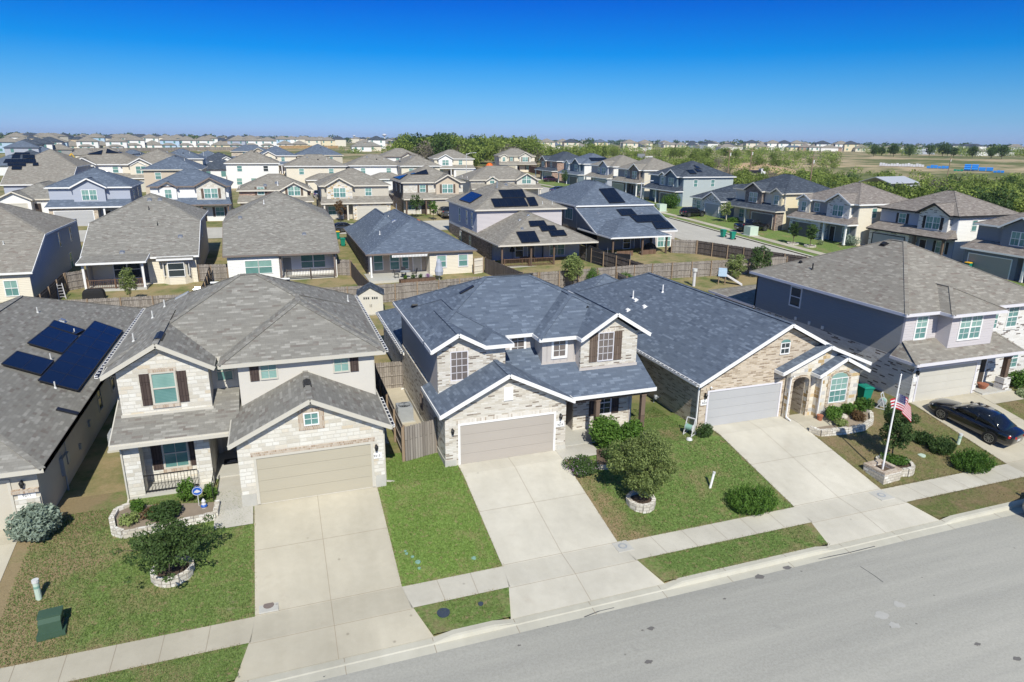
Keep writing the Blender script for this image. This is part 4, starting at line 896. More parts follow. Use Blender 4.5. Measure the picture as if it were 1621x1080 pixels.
# ------------------------------------------------------------------ HOUSE C (tan brick, single storey)
def arch(u0, u1, z0, zs_, n=8):
    m = (u0+u1)/2; r = (u1-u0)/2
    return [(u0, zs_)]+[(m-r*math.cos(math.pi*i/n), zs_+r*.55*math.sin(math.pi*i/n)) for i in range(1, n)]+[(u1, zs_)]
def house_C():
    H = House('brick_house', 'single-storey tan brick house with long slate-blue roof and arched stone entry', trim='white', roofmat='sh_blue')
    S = 'brick_tan'; Q = 'stone_mix'
    H.wall('F', 29.4, [(21.6, -.3), (27.5, -.3), (27.5, 2.75), (28.85, 2.75), (28.85, -.3), (32.45, -.3), (32.45, 2.8), (27.1, 5.55), (21.6, 2.8)], S); H.rect('L', 21.6, 29.55, 50.2, -.3, 2.8, S); H.rect('R', 32.45, 29.55, 50.2, -.3, 2.8, S); H.rect('B', 50.2, 21.6, 32.45, 0, 2.8, S)
    t = H.roof(21.23, 32.95, 29.03, 50.7, 2.78, .51, 'y', 'g', 'h', fas='0123')
    # wider rear bay
    H.garage('F', 29.4, 22.15, 27.05, 0.02, 2.12, 'gd_grey', 'lav', lintel='brick_tan'); H.lantern('F', 29.4, 21.9, 1.95); H.plaque('F', 29.4, 21.88, 1.55, '9223', .46, .34, True)
    fl = MB(); p = H.fr('F', 29.4, 22.2, 2.42, .1); fl.lathe([(.03, -.08), (.07, .02), (.03, .06)], p, 8); fl.build('flood_light', 'white', H.root)
    H.window('F', 29.4, 26.75, 27.3, 3.95, 4.55, 2, 2, 'glass', 'white', True, trimw=.06); w2 = MB(); A = arch(26.7, 27.35, 0, 4.6); w2.prism([H.fr('F', 29.4, u, z, .02) for u, z in A], (0, -.03, 0)); w2.build('arch_window', 'teal2', H.root)
    # stone entry
    out = [(27.35, -.3), (27.6, -.3)]+[(27.6, 0)]+arch(27.6, 28.75, 0, 2.2)+[(28.75, -.3), (32.4, -.3), (32.4, 3.0), (29.75, 4.2), (27.0, 3.0), (27.35, 3.0)]
    H.wall('F', 29.0, out, Q, .3)
    sur = MB(); A = arch(27.6, 28.75, 0, 2.2); O = arch(27.42, 28.93, 0, 2.22)
    for i in range(len(A)-1): sur.prism([H.fr('F', 29.0, *q, .03) for q in (A[i], A[i+1], O[i+1], O[i])], (0, .05, 0))
    for a, b in ((27.42, 27.6), (28.75, 28.93)): sur.box(a, b, 28.97, 29.02, 0, 2.2)
    sur.build('arch_surround', 'brick_tan', H.root)
    q = MB(); q.box(27.6, 27.62, 29.3, 30.9, 0, 2.8); q.box(28.73, 28.78, 29.3, 30.9, 0, 2.8); q.build('entry_wall', 'brick_tan', H.root)
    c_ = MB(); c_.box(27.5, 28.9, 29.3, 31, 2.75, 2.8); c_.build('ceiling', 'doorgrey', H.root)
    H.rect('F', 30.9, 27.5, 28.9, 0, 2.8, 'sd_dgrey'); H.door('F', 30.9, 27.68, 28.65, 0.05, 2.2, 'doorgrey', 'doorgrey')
    g = H.roof(26.5, 32.94, 28.66, 34, 3.02, .41, 'y', 'g', 'g', fas='013')
    H.rect('F', 28.6, 29.25, 32.1, -.3, 2.75, Q, .4); H.wall('F', 28.6, [(29.25, 2.75), (32.1, 2.75), (30.6, 3.45)], Q, .4); 0
    g2 = H.roof(28.8, 32.5, 28.26, 30.5, 2.74, .5, 'y', 'g', 'g', fas='013')
    wn = H.window('F', 28.6, 30.0, 31.2, .85, 2.3, 3, 4, 'teal', 'white', True, trimw=.05); am = MB(); A = arch(30.0, 31.2, 0, 2.32); am.prism([H.fr('F', 28.6, u, z, .03) for u, z in A], (0, .04, 0)); am.build('pane', 'teal', wn)
    sb = MB(); A = arch(29.96, 31.24, 0, 2.36); O = arch(29.78, 31.42, 0, 2.38)
    for i in range(len(A)-1): sb.prism([H.fr('F', 28.6, *k, .04) for k in (A[i], A[i+1], O[i+1], O[i])], (0, .06, 0))
    sb.box(29.76, 29.93, 28.56, 28.62, .7, 2.38); sb.box(31.27, 31.44, 28.56, 28.62, .7, 2.38); sb.box(29.76, 31.44, 28.55, 28.62, .55, .72); sb.build('surround', 'brick_tan', wn)
    for x in (27.35, 29.25): H.downspout(x, 29.0 if x < 28 else 28.6, 0, 2.6)
    H.downspout(21.6, 29.5, 0, 2.6, 'L'); H.gutter((21.2, 50.5, 2.73), (21.2, 29.1, 2.73))
    H.ridgevent(t, 27.3, 38, 12, 'hz'); 
    for x, y in ((24.5, 42.5), (25.9, 40.8)): H.pipe(t, x, y, .55, .045, 'white')
    for x, y in ((23.4, 41.2), (24.4, 41.9), (24.2, 40.3)): H.boxvent(t, x, y, 'white', .32)
    H.root['label'] = H.root['label']
    # meter boxes on the shaded side wall
    b = MB(); H.fbox(b, 'L', 21.6, 36.0, 36.6, 1.1, 2.0, 0, .14); H.fbox(b, 'L', 21.6, 36.75, 37.0, .8, 1.3, 0, .12); H.fbox(b, 'L', 21.6, 35.6, 35.9, 1.0, 1.5, 0, .16); b.tube([(21.53, 36.3, 1.1), (21.53, 36.3, -.2)], .03, 6); b.build('meter_box', 'meter', H.root)
    mt = MB(); mt.tube([(21.3, 33.6, -.1), (21.3, 33.6, .5), (21.3, 33.2, .5), (21.5, 33.2, .5)], .025, 6); mt.lathe([(.07, 0), (.11, .07), (.11, .2), (.06, .26)], (21.3, 33.4, .3), 10); mt.build('gas_meter', 'acg', H.root)
    # low rear wing towards the back fence
    H.block(24.5, 30, 50.1, 54, 0, 2.7, S); H.roof(24.0, 30.3, 50, 54.5, 2.72, .5, 'y', 'h', 'h', fas='123')
    H.finish()
house_C()

# ------------------------------------------------------------------ HOUSE D (taupe siding over white brick)
def house_D():
    H = House('brick_house', 'house of taupe siding over white brick, wide brown-grey roof, black sedan on its drive', trim='lav', roofmat='sh_tan')
    S = 'brick_white'; U = 'sd_lilac'
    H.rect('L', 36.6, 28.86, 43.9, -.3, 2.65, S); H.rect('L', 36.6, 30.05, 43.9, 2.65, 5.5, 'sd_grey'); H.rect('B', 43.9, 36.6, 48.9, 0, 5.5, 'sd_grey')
    H.rect('F', 29.9, 36.6, 43.4, 2.6, 5.5, U); H.rect('F', 29.85, 43.4, 49.2, -.3, 5.5, S); H.rect('R', 49.2, 30, 43.9, 0, 5.5, S)
    H.rect('F', 28.95, 39.35, 43.15, 2.9, 5.5, U); H.rect('L', 39.35, 29.1, 29.95, 2.9, 5.5, U); H.rect('R', 43.15, 29.1, 29.9, 2.9, 5.5, U)
    H.window('F', 29.9, 37.55, 38.4, 3.75, 5.15, 2, 4, 'teal', 'white', True, trimw=.1); H.window('F', 28.95, 40.1, 41.9, 3.75, 5.2, 2, 4, 'teal', 'white', True, trimw=.1, pair=True)
    H.window('F', 29.85, 43.95, 44.65, 3.9, 5.1, 2, 4, 'teal2', 'white', True, sill='brick_white'); H.window('F', 29.85, 45.6, 46.5, 3.9, 5.2, 2, 4, 'teal2', 'white', True, sill='brick_white'); H.window('F', 29.85, 46.6, 47.5, .9, 2.2, 2, 4, 'teal2', 'white', True)
    H.window('L', 36.6, 38.9, 39.9, 3.75, 5.1, 1, 2, 'glass', 'white', True, trimw=.1)
    # garage, porch, lower roof
    H.rect('F', 28.7, 36.6, 42.35, -.3, 2.75, S); H.rect('R', 42.35, 28.85, 30, -.3, 2.7, S); H.garage('F', 28.7, 37.05, 41.95, .02, 2.15, 'gd_pale', 'lav')
    H.lantern('F', 28.7, 36.85, 1.95); H.plaque('F', 28.7, 36.83, 1.5, '', .36, .28)
    H.shed(35.9, 45.2, 28.0, 30.0, 2.78, 3.72, hipl=.9, hipr=.6, fas='013')
    bmm = MB(); bmm.box(42.3, 45.0, 28.3, 28.55, 2.4, 2.66); bmm.build('beam', 'lav', H.root)
    H.post(44.55, 28.55, 0, 2.45, .3, 'post', 'brick_white'); s = MB(); s.box(42.4, 45.1, 28.2, 29.9, -.3, .1); s.build('porch_floor', 'slab', H.root); H.door('F', 29.85, 43.6, 44.5, .1, 2.15, 'door', 'white')
    t = H.roof(36.12, 49.7, 29.5, 44.3, 5.52, .48, 'y', fas='0123'); t2 = H.roof(38.85, 43.6, 28.55, 38, 5.5, .5, 'y', 'h', 'h', fas='013')
    t3 = H.roof(43.45, 49.72, 29.45, 38, 5.53, .3, 'y', 'h', 'h', fas='0')
    H.boxvent(t, 42.2, 37.4, 'black', .5); H.pipe(t, 38.0, 39.6, .45, .05, 'black'); H.pipe(t, 37.3, 43.4, .4, .04, 'black'); H.boxvent(t, 38.4, 41.3, 'black', .25)
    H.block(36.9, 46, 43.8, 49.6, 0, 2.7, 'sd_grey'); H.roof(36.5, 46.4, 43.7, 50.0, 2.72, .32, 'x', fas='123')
    for y in (39, 37.6, 36.3): q = MB(); H.fbox(q, 'L', 36.6, y, y+.16, 2.72, 2.95, 0, .1); q.build('wall_vent', 'white', H.root)
    H.finish()
house_D()

# ------------------------------------------------------------------ HOUSE L (far left, stucco with solar roof)
def house_L():
    H = House('stucco_house', 'single-storey stucco house numbered 9211 with solar panels at the left edge', trim='tantrim', roofmat='sh_grey')
    U = 'st_beige'; H.block(-21.5, -9.95, 29.5, 56, -.3, 2.65, U)
    t = H.roof(-22, -9.55, 29.02, 56.6, 2.7, .45, 'y', 'h', 'h')
    H.garage('F', 29.5, -15.9, -11.0, .02, 2.1, 'gd_tan', 'tantrim', depth=.2); H.lantern('F', 29.5, -10.5, 1.95); p = MB(); H.fbox(p, 'F', 29.5, -10.85, -9.98, -.3, 1.3, 0, .1); p.build('pier', 'lime', H.root)
    c = MB(); H.fbox(c, 'F', 29.5, -10.9, -9.95, 1.56, 1.72, 0, .14); c.build('cap', 'soldier', H.root); H.plaque('F', 29.5, -10.42, 1.42, '9211', .62, .26)
    g = H.roof(-17.2, -12.0, 28.9, 33, 2.72, .4, 'y', 'g', 'g', fas='013'); H.wall('F', 29.45, [(-16.9, 2.5), (-12.3, 2.5), (-14.6, 3.5)], U)
    for y in (39.9, 43.2): H.window('L' if False else 'R', -9.95, y, y+.75, .9, 2.2, 1, 2, 'glass', 'tantrim')
    b = MB(); H.fbox(b, 'R', -9.95, 32.3, 32.75, .75, 1.6, 0, .16); H.fbox(b, 'R', -9.95, 33.0, 33.35, 1.0, 1.5, 0, .14); b.tube([(-9.85, 32.5, .75), (-9.85, 32.4, -.4)], .045, 6); b.tube([(-9.88, 33.2, 1.5), (-9.88, 33.2, 2.6)], .02, 6); b.build('meter_box', 'meter', H.root)
    f2 = MB(); H.fbox(f2, 'R', -9.95, 37.4, 37.7, 1.0, 1.3, 0, .1); H.fbox(f2, 'R', -9.95, 35.3, 35.5, .7, .95, 0, .1); f2.build('wall_box', 'meter', H.root)
    # banks of panels on the street-facing-right slope, plan corners read off the roof plane
    def onroof(px, py):
        v = ray(px, py); tt = (CZ-2.7-.45*(-9.55-0)-.12)/1
        # z = 2.7 + .45*(-9.55 - x) + .12 ; x = v.x*k, z = CZ + v.z*k
        k = (2.82+.45*-9.55-CZ)/(v.z+.45*v.x); return (v.x*k, v.y*k)
    for P in ([(123, 619), (61, 603), (150, 509), (194, 524)], [(65, 594), (3, 577), (27.5, 557), (85, 572)], [(99, 560), (44, 544), (77, 518), (124, 533)], [(120, 530), (78, 517), (86, 508), (134, 523)]):
        H.solar(t, [onroof(*q) for q in P])
    for px, py in ((59, 492), (118, 526), (80, 566), (87, 611)): x, y = onroof(px, py); H.pipe(t, x, y, .35, .035)
    x, y = onroof(98, 506); H.boxvent(t, x, y, w=.4); x, y = onroof(140, 628); H.ridgevent(t, -10.0, 34.8, .9)
    H.fascia((-9.55, 29, 2.7), (-9.55, 56.6, 2.7)); H.finish()
house_L()
# ------------------------------------------------------------------ second row: rears towards the camera
def salt(name, label, x0, x1, yr, yu, yf, pad, H, p, roof, wall, side, trim, patio=None, wins=(), bay=None, patio_rail=None, group=None):
    """house whose rear roof slope runs from a two-storey front block down to a one-storey rear wall. x0,x1 are eave lines, yr rear eave, yu where the tall block starts"""
    h = House(name, label, (0, 0, pad), 0, group, trim, roof); o = .38; a, b = x0+o, x1-o
    z0 = 2.9; half = (x1-x0)/2
    yb = yr+o
    py0, py1, pd = (patio[0], patio[1], patio[2]) if patio else (0, 0, 0)
    # rear wall (with recess for the patio)
    if patio:
        segs = [(a, max(py0, a)), (py1, b)]
        for u0, u1 in segs:
            if u1-u0 > .3: h.rect('F', yb, u0, u1, -.4, 2.85, wall)
        h.rect('F', yb+pd, py0, py1, -.3, 2.85, wall); h.rect('R', py0, yb+.1, yb+pd, -.3, 2.85, wall, .1); h.rect('L', py1, yb+.1, yb+pd, -.3, 2.85, wall, .1)
        h.shed(py0-.3 if py0 <= a+.5 else py0, py1+.3, yr-patio[3], yr+.6, z0-p*0.0-.02, z0+p*.6+.02, fas='013')
        s = MB(); s.box(py0, py1, yr-patio[3]+.4, yb+pd, -.6, .12); s.build('patio', 'slab', h.root)
        for x in (py0+.15, py1-.15): h.post(x, yr-patio[3]+.5, .1, 2.72, .2, trim)
        c = MB(); c.box(py0, py1, yr-patio[3]+.4, yb+pd, 2.72, 2.76); c.build('ceiling', trim, h.root)
    else: h.rect('F', yb, a, b, -.4, 2.85, wall)
    zt = lambda y: z0+p*(y-yr)
    for sd, c in (('L', a), ('R', b)):
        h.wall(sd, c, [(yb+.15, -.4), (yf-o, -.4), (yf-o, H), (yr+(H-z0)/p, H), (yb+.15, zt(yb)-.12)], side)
    h.rect('B', yf-o, a, b, -.4, H, side)
    # roof: long rear slope, two hips, front slope
    ym = (yu+yf)/2; zr = H+p*(yf-ym); yu2 = yr+(H-z0)/p; ym = yr+(zr-z0)/p; rr = min(half, ym-yu2); mb = MB()
    E, F = (x0+rr, ym, zr), (x1-rr, ym, zr)
    if F[0] < E[0]: E = F = ((x0+x1)/2, ym, zr)
    A, B, A2, B2, Cc, Dd = (x0, yr, z0), (x1, yr, z0), (x0, yu2, H), (x1, yu2, H), (x1, 2*ym-yu2, H), (x0, 2*ym-yu2, H)
    h.slab([A, B, B2, F, E, A2] if E != F else [A, B, B2, E, A2], mb); h.slab([Cc, Dd, E, F] if E != F else [Cc, Dd, E], mb); h.slab([Dd, A2, E], mb); h.slab([B2, Cc, F], mb); mb.build('roof', roof, h.root)
    for q in ((A, B), (A, A2), (B, B2), (A2, Dd), (B2, Cc)): h.fascia(*q)
    for q in ((A2, E), (Dd, E), (B2, F), (Cc, F)): h.cap(*q)
    if E != F: h.cap(E, F)
    top = lambda x, y: z0+p*(y-yr)
    for w_ in wins: h.window('F', w_[0], *w_[1:5], **(w_[5] if len(w_) > 5 else {}))
    if bay:
        u0, u1 = bay; m = h.mb(wall); y = yb-.7
        for P in (((u0, yb), (u0+.7, y)), ((u0+.7, y), (u1-.7, y)), ((u1-.7, y), (u1, yb))):
            (ax_, ay_), (bx_, by_) = P; m.poly([(ax_, ay_, -.4), (bx_, by_, -.4), (bx_, by_, 2.8), (ax_, ay_, 2.8)])
        h.shed(u0-.3, u1+.3, yb-1.05, yb+.3, 2.74, 2.98, fas='0')
        h.window('F', y, (u0+u1)/2-.75, (u0+u1)/2+.75, .8, 2.2, 1, 2, 'glass', 'white')
        for u, sg in ((u0+.35, -1), (u1-.35, 1)):
            w2 = MB(); c = Vector((u, (yb+y)/2, 1.5)); d = Vector((.7, -.7*-sg*-1, 0)).normalized(); n = Vector((d.y, -d.x, 0)); n = n if n.y < 0 else -n
            w2.prism([c+d*k*.27+n*.02+Vector((0, 0, zz)) for k, zz in ((-1, -.7), (1, -.7), (1, .7), (-1, .7))], n*.05); w_ = w2.build('window', 'white', h.root)
            w3 = MB(); w3.prism([c+d*k*.2+n*.06+Vector((0, 0, zz)) for k, zz in ((-1, -.62), (1, -.62), (1, .62), (-1, .62))], n*.02); w3.build('pane', 'glass', w_)
    return h, top
def railing(x0, x1, y, z, mat='decks', label=None, side=None):
    t = thing('patio_railing', label, 'railing', (x0, y, z)); r_ = MB(); W_ = x1-x0
    r_.bar((0, 0, .95), (W_, 0, .95), .09, .07); r_.bar((0, 0, .15), (W_, 0, .15), .06, .06); r_.build('rail', mat, t)
    k = MB(); n = int(W_/.16)
    for i in range(1, n): k.bar((W_*i/n, 0, .15), (W_*i/n, 0, .95), .04)
    k.build('balusters', mat, t)
    for i in range(3): q = MB(); q.box(W_*i/2-.06, W_*i/2+.06, -.06, .06, -.1, 1.05); q.build('post', mat, t)
    return t

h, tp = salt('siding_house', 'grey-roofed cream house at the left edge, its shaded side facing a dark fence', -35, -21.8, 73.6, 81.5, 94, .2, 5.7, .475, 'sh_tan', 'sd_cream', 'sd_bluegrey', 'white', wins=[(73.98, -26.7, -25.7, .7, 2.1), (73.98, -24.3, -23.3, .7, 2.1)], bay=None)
for u in (85.0, 89.5): h.window('R', -22.18, u, u+.7, 3.6, 5.1, 1, 2, 'glass', 'white')
h.window('R', -22.18, 88.0, 88.9, .6, 2.4, 1, 2, 'teal2', 'white')
for x, y in ((-27, 80), (-25, 78)): h.pipe(tp, x, y)
for x, y in ((-27.5, 84), (-26.2, 77)): h.boxvent(tp, x, y, 'alu', .5)
h.finish()
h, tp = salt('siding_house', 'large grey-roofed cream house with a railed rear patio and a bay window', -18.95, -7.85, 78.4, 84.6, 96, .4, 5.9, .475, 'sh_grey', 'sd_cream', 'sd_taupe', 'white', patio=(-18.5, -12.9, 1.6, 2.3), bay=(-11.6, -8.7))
for x0, x1 in ((-16.4, -13.9),): h.window('F', 80.38, x0, x1, .5, 2.3, 1, 2, 'glass', 'white', True, pair=True)
h.door('F', 80.38, -13.6, -13.0, .1, 2.1, 'doorgrey')
for x, y in ((-13.4, 89.0), (-12.3, 89.0), (-9.8, 81.8), (-15.2, 79.4)): h.boxvent(tp, x, y, 'alu', .5)
for x, y in ((-12.2, 84), (-13.3, 87)): h.pipe(tp, x, y, .4, .04, 'black')
for u in (85.5, 88.5): h.window('R', -8.23, u, u+.7, 3.6, 5.1, 1, 2, 'glass', 'white')
h.finish()
railing(-18.2, -13.2, 76.6, .5, label='brown patio railing with white balusters under the bay-window house roof')
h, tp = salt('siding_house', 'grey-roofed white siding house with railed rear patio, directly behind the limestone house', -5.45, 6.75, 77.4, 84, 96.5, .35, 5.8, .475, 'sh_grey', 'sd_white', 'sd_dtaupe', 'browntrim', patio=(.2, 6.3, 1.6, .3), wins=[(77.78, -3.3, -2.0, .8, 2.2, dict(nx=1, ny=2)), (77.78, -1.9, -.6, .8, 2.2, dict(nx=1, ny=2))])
h.window('F', 79.38, 2.6, 5.2, .9, 2.3, 1, 2, 'teal2', 'white', True, pair=True); h.door('F', 79.38, .6, 1.5, .1, 2.15, 'st_grey')
for x, y in ((-3.6, 84.3), (3.2, 80.8), (-.6, 91), (.8, 91.5)): h.boxvent(tp, x, y, 'alu', .45)
for x, y in ((-.9, 87), (.9, 91)): h.pipe(tp, x, y, .5, .045, 'white')
for u in (80.5, 84): h.window('R', 6.37, u, u+.7, 1, 2.3, 1, 2, 'glass', 'white')
h.finish()
railing(.9, 6.0, 77.3, .45, 'fence_d', label='dark patio railing with a shelf of planters under the white house roof')
# R4 single-storey blue roof
def house_R4():
    h = House('siding_house', 'single-storey cream siding house with a low slate-blue hip roof and a furnished rear patio', (0, 0, .3), 0, trim='browntrim', roofmat='sh_blue')
    W_ = 'sd_cream'; x0, x1, y0, y1 = 9.78, 21.9, 75.9, 99.5
    h.rect('F', y0, 16.7, x1, -.5, 2.75, W_); h.rect('F', y0+2.2, x0, 16.7, -.4, 2.75, 'sd_tan'); h.rect('R', x0+.3, y0+1.9, y0+2.2, -.4, 2.75, W_); h.rect('L', 16.7, y0+.1, y0+2.2, -.4, 2.75, W_)
    h.rect('L', x0, y0+2, y1, -.5, 2.75, 'brick_dark'); h.rect('R', x1, y0+.15, y1, -.5, 2.75, W_); h.rect('B', y1, x0, x1, -.5, 2.75, W_)
    t = h.roof(9.4, 22.3, 75.5, 99.9, 2.78, .49, 'y', fas='0123'); h.roof(10.2, 17, 84, 99.5, 2.9, .86, 'y', 'h', 'h', fas='')
    h.window('F', y0, 17.6, 18.6, .9, 2.2, 1, 2, 'teal', 'lav', trimw=.12); h.window('F', y0, 20.2, 21.2, .9, 2.2, 1, 2, 'teal', 'lav', trimw=.12)
    for u0, u1 in ((10.6, 11.6), (12.5, 13.5), (13.9, 14.6)): h.window('F', y0+2.2, u0, u1, .5, 2.25, 1, 2, 'teal2', 'white')
    h.door('F', y0+2.2, 15.2, 16.1, .1, 2.15, 'gd_pale'); s = MB(); s.box(9.4, 16.8, 73.6, 78.1, -.6, .1); s.build('patio', 'slab', h.root); h.post(9.95, 75.8, .1, 2.65, .18, 'white')
    aw = MB(); aw.prism([(12.3, 75.5, 2.5), (16.4, 75.5, 2.5), (16.4, 76.5, 2.68), (12.3, 76.5, 2.68)], (0, 0, .04)); 
    for i in range(24): aw.box(12.3+i*.17, 12.3+i*.17+.13, 75.48, 75.5, 2.3, 2.5)
    aw.build('awning', 'white', h.root)
    for x, y in ((13.3, 89), (14.2, 88.8), (12.0, 82)): h.pipe(t, x, y, .45, .045, 'white')
    for x, y in ((14.3, 85.5),): h.boxvent(t, x, y, 'alu', .7)
    h.boxvent(t, 18.4, 90, 'terra', .5); h.pipe(t, 16.1, 93.5, .8, .06, 'alu'); h.ridgevent(t, 16.4, 90, 6, 'hz'); h.finish()
house_R4()
def rear_low(name, label, xl, xr, ylow, yl2, yup, yf, xp, pad, H, roof, wall, side, sidelow, trim, patio_post='post', banks_low=(), banks_up=(), hipleft=True):
    """two-storey block with a one-storey hip-roofed rear part. xp: right end of the projecting patio roof"""
    h = House(name, label, (0, 0, pad), 0, None, trim, roof); o = .4; a, b = xl+o, xr-o
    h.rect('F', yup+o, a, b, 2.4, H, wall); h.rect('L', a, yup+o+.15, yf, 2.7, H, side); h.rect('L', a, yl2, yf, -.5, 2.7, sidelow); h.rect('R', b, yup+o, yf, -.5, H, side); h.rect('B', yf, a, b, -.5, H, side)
    tu = h.roof(xl, xr, yup, yf+.4, H, .47, None, fas='0123')
    hl = (xr-xl)/2
    tl = h.roof(xl, xr, yl2-.4 if False else ylow, yup+hl+1.0, 2.9, .46, 'y', 'h', 'h', fas='013') if hipleft else h.shed(xl, xr, yl2, yup+.45, 2.9, 2.9+.4*(yup+.45-yl2), fas='013', hipl=0)
    if not hipleft: h.roof(xl, xp+.3, ylow, yl2+6, 2.88, .4, 'y', 'h', 'h', fas='013')
    # rear walls: back of patio and projecting room
    h.rect('F', yl2+.4, a, xp, -.4, 2.8, side); h.rect('F', yl2, xp, b, -.5, 2.8, wall) if yl2 > ylow+1 else None
    h.rect('R', b, yl2+.15, yup+1, -.5, 2.8, wall); 
    s = MB(); s.box(a, xp, ylow+.3, yl2+.4, -.9, .12); s.build('patio', 'slab', h.root); c = MB(); c.box(xl+.1, (xr-.1 if hipleft else xp+.2), ylow+.1, yl2, 2.7, 2.74); c.build('ceiling', trim, h.root)
    h.window('F', yl2, xp+.9, xp+2.9, .7, 2.3, 2, 2, 'teal', 'white', True, pair=True, trimw=.12)
    for i, x in enumerate((a+.2, (a+xp)/2+.4, xp-.15)): h.post(x, ylow+.5, .1, 2.7, .2, patio_post)
    wx = a+(xp-a)*.55; h.window('F', yl2+.4, wx-.5, wx+.5, .6, 2.2, 1, 2, 'glass', 'white', True, trimw=.12); h.door('F', yl2+.4, wx+1.2, wx+2.1, .12, 2.2, 'doorgrey')
    return h, tu, tl
h, tu, tl = rear_low('solar_house', 'two-storey lilac house with tan-grey roofs, solar panels and a brown-railed patio', 25.3, 38.6, 76.5, 80.8, 86.6, 102.3, 32.9, .4, 6.15, 'sh_tan', 'sd_lilac', 'sd_bluegrey', 'brick_dark', 'cream')
for u in (89, 91.6, 95.5): h.window('L', 25.7, u, u+.7, 3.7, 5.5, 1, 2, 'teal2', 'white', trimw=.12)
for u in (90, 95): h.window('L', 25.7, u, u+.7, .9, 2.2, 1, 2, 'teal2', 'white')
def onp(z0, yr, p):
    """roof-plane point under a pixel; plane z = z0 + p*(y-yr)"""
    def f(px, py): v = ray(px, py); k = (z0-p*yr-CZ)/(v.z-p*v.y); return (v.x*k, v.y*k)
    return f
def onx(z0, xe, p):
    """plane z = z0 + p*(x-xe)"""
    def f(px, py): v = ray(px, py); k = (z0-p*xe-CZ)/(v.z-p*v.x); return (v.x*k, v.y*k)
    return f
F5 = onp(.4+2.9+.12, 76.5, .46); U5 = onp(.4+6.15+.12, 86.6, .47); U5l = onx(.4+6.15+.12, 25.3, .47)
q8 = lambda a, b: (680+a*.2529, 270+b*.2529)
for P in (((578, 452), (690, 447), (657, 380), (543, 386)), ((632, 350), (736, 345), (715, 314), (620, 318)), ((705, 380), (797, 373), (780, 345), (686, 348)), ((763, 412), (860, 406), (838, 373), (746, 378))): h.solar(tl, [F5(*q8(*q)) for q in P])
for P in (((408, 229), (618, 222), (590, 172), (384, 178)), ((460, 172), (605, 168), (580, 119), (432, 123)), ((628, 222), (680, 219), (655, 166), (604, 170))): h.solar(tu, [U5(*q8(*q)) for q in P])
h.solar(tu, [U5l(*q8(*q)) for q in ((185, 182), (253, 203), (330, 155), (262, 133))])
for q in ((565, 280), (617, 275), (580, 360)): h.boxvent(tl, *F5(*q8(*q)), 'alu', .4)
for q in ((707, 205), (768, 205)): h.pipe(tu, *U5(*q8(*q)), .4)
h.boxvent(tu, *U5(*q8(478, 85)), 'alu', .5); h.pipe(tu, *U5(*q8(423, 75)), .9, .1, 'meter'); h.finish()
railing(26.2, 32.7, 77.0, .52, label='brown patio railing of the lilac solar house')
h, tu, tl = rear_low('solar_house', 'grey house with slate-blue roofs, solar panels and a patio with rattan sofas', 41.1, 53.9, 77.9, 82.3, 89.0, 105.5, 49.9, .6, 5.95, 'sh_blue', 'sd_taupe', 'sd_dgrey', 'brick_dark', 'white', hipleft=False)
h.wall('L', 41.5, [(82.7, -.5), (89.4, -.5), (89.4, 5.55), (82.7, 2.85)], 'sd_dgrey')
h.window('L', 41.5, 91.0, 93.6, 3.8, 5.3, 3, 1, 'teal2', 'white', False, trimw=.12)
F6 = onp(.6+2.9+.12, 82.3, .4); U6 = onp(.6+5.95+.12, 89.0, .47)
for P in (((1420, 366), (1530, 360), (1490, 320), (1392, 322)), ((1300, 325), (1480, 318), (1437, 276), (1253, 282)), ((1205, 283), (1297, 277), (1262, 240), (1170, 244))): h.solar(tl, [F6(*q8(*q)) for q in P])
h.solar(tu, [U6(*q8(*q)) for q in ((1128, 204), (1224, 199), (1152, 110), (1060, 116))])
for q in ((1057, 262), (1327, 262)): h.boxvent(tl, *F6(*q8(*q)), 'alu', .4)
h.boxvent(tl, *F6(*q8(1255, 322)), 'terra', .4); h.boxvent(tu, *U6(*q8(1105, 80)), 'alu', .6); h.pipe(tu, *U6(*q8(795, 160)), .5); h.finish()

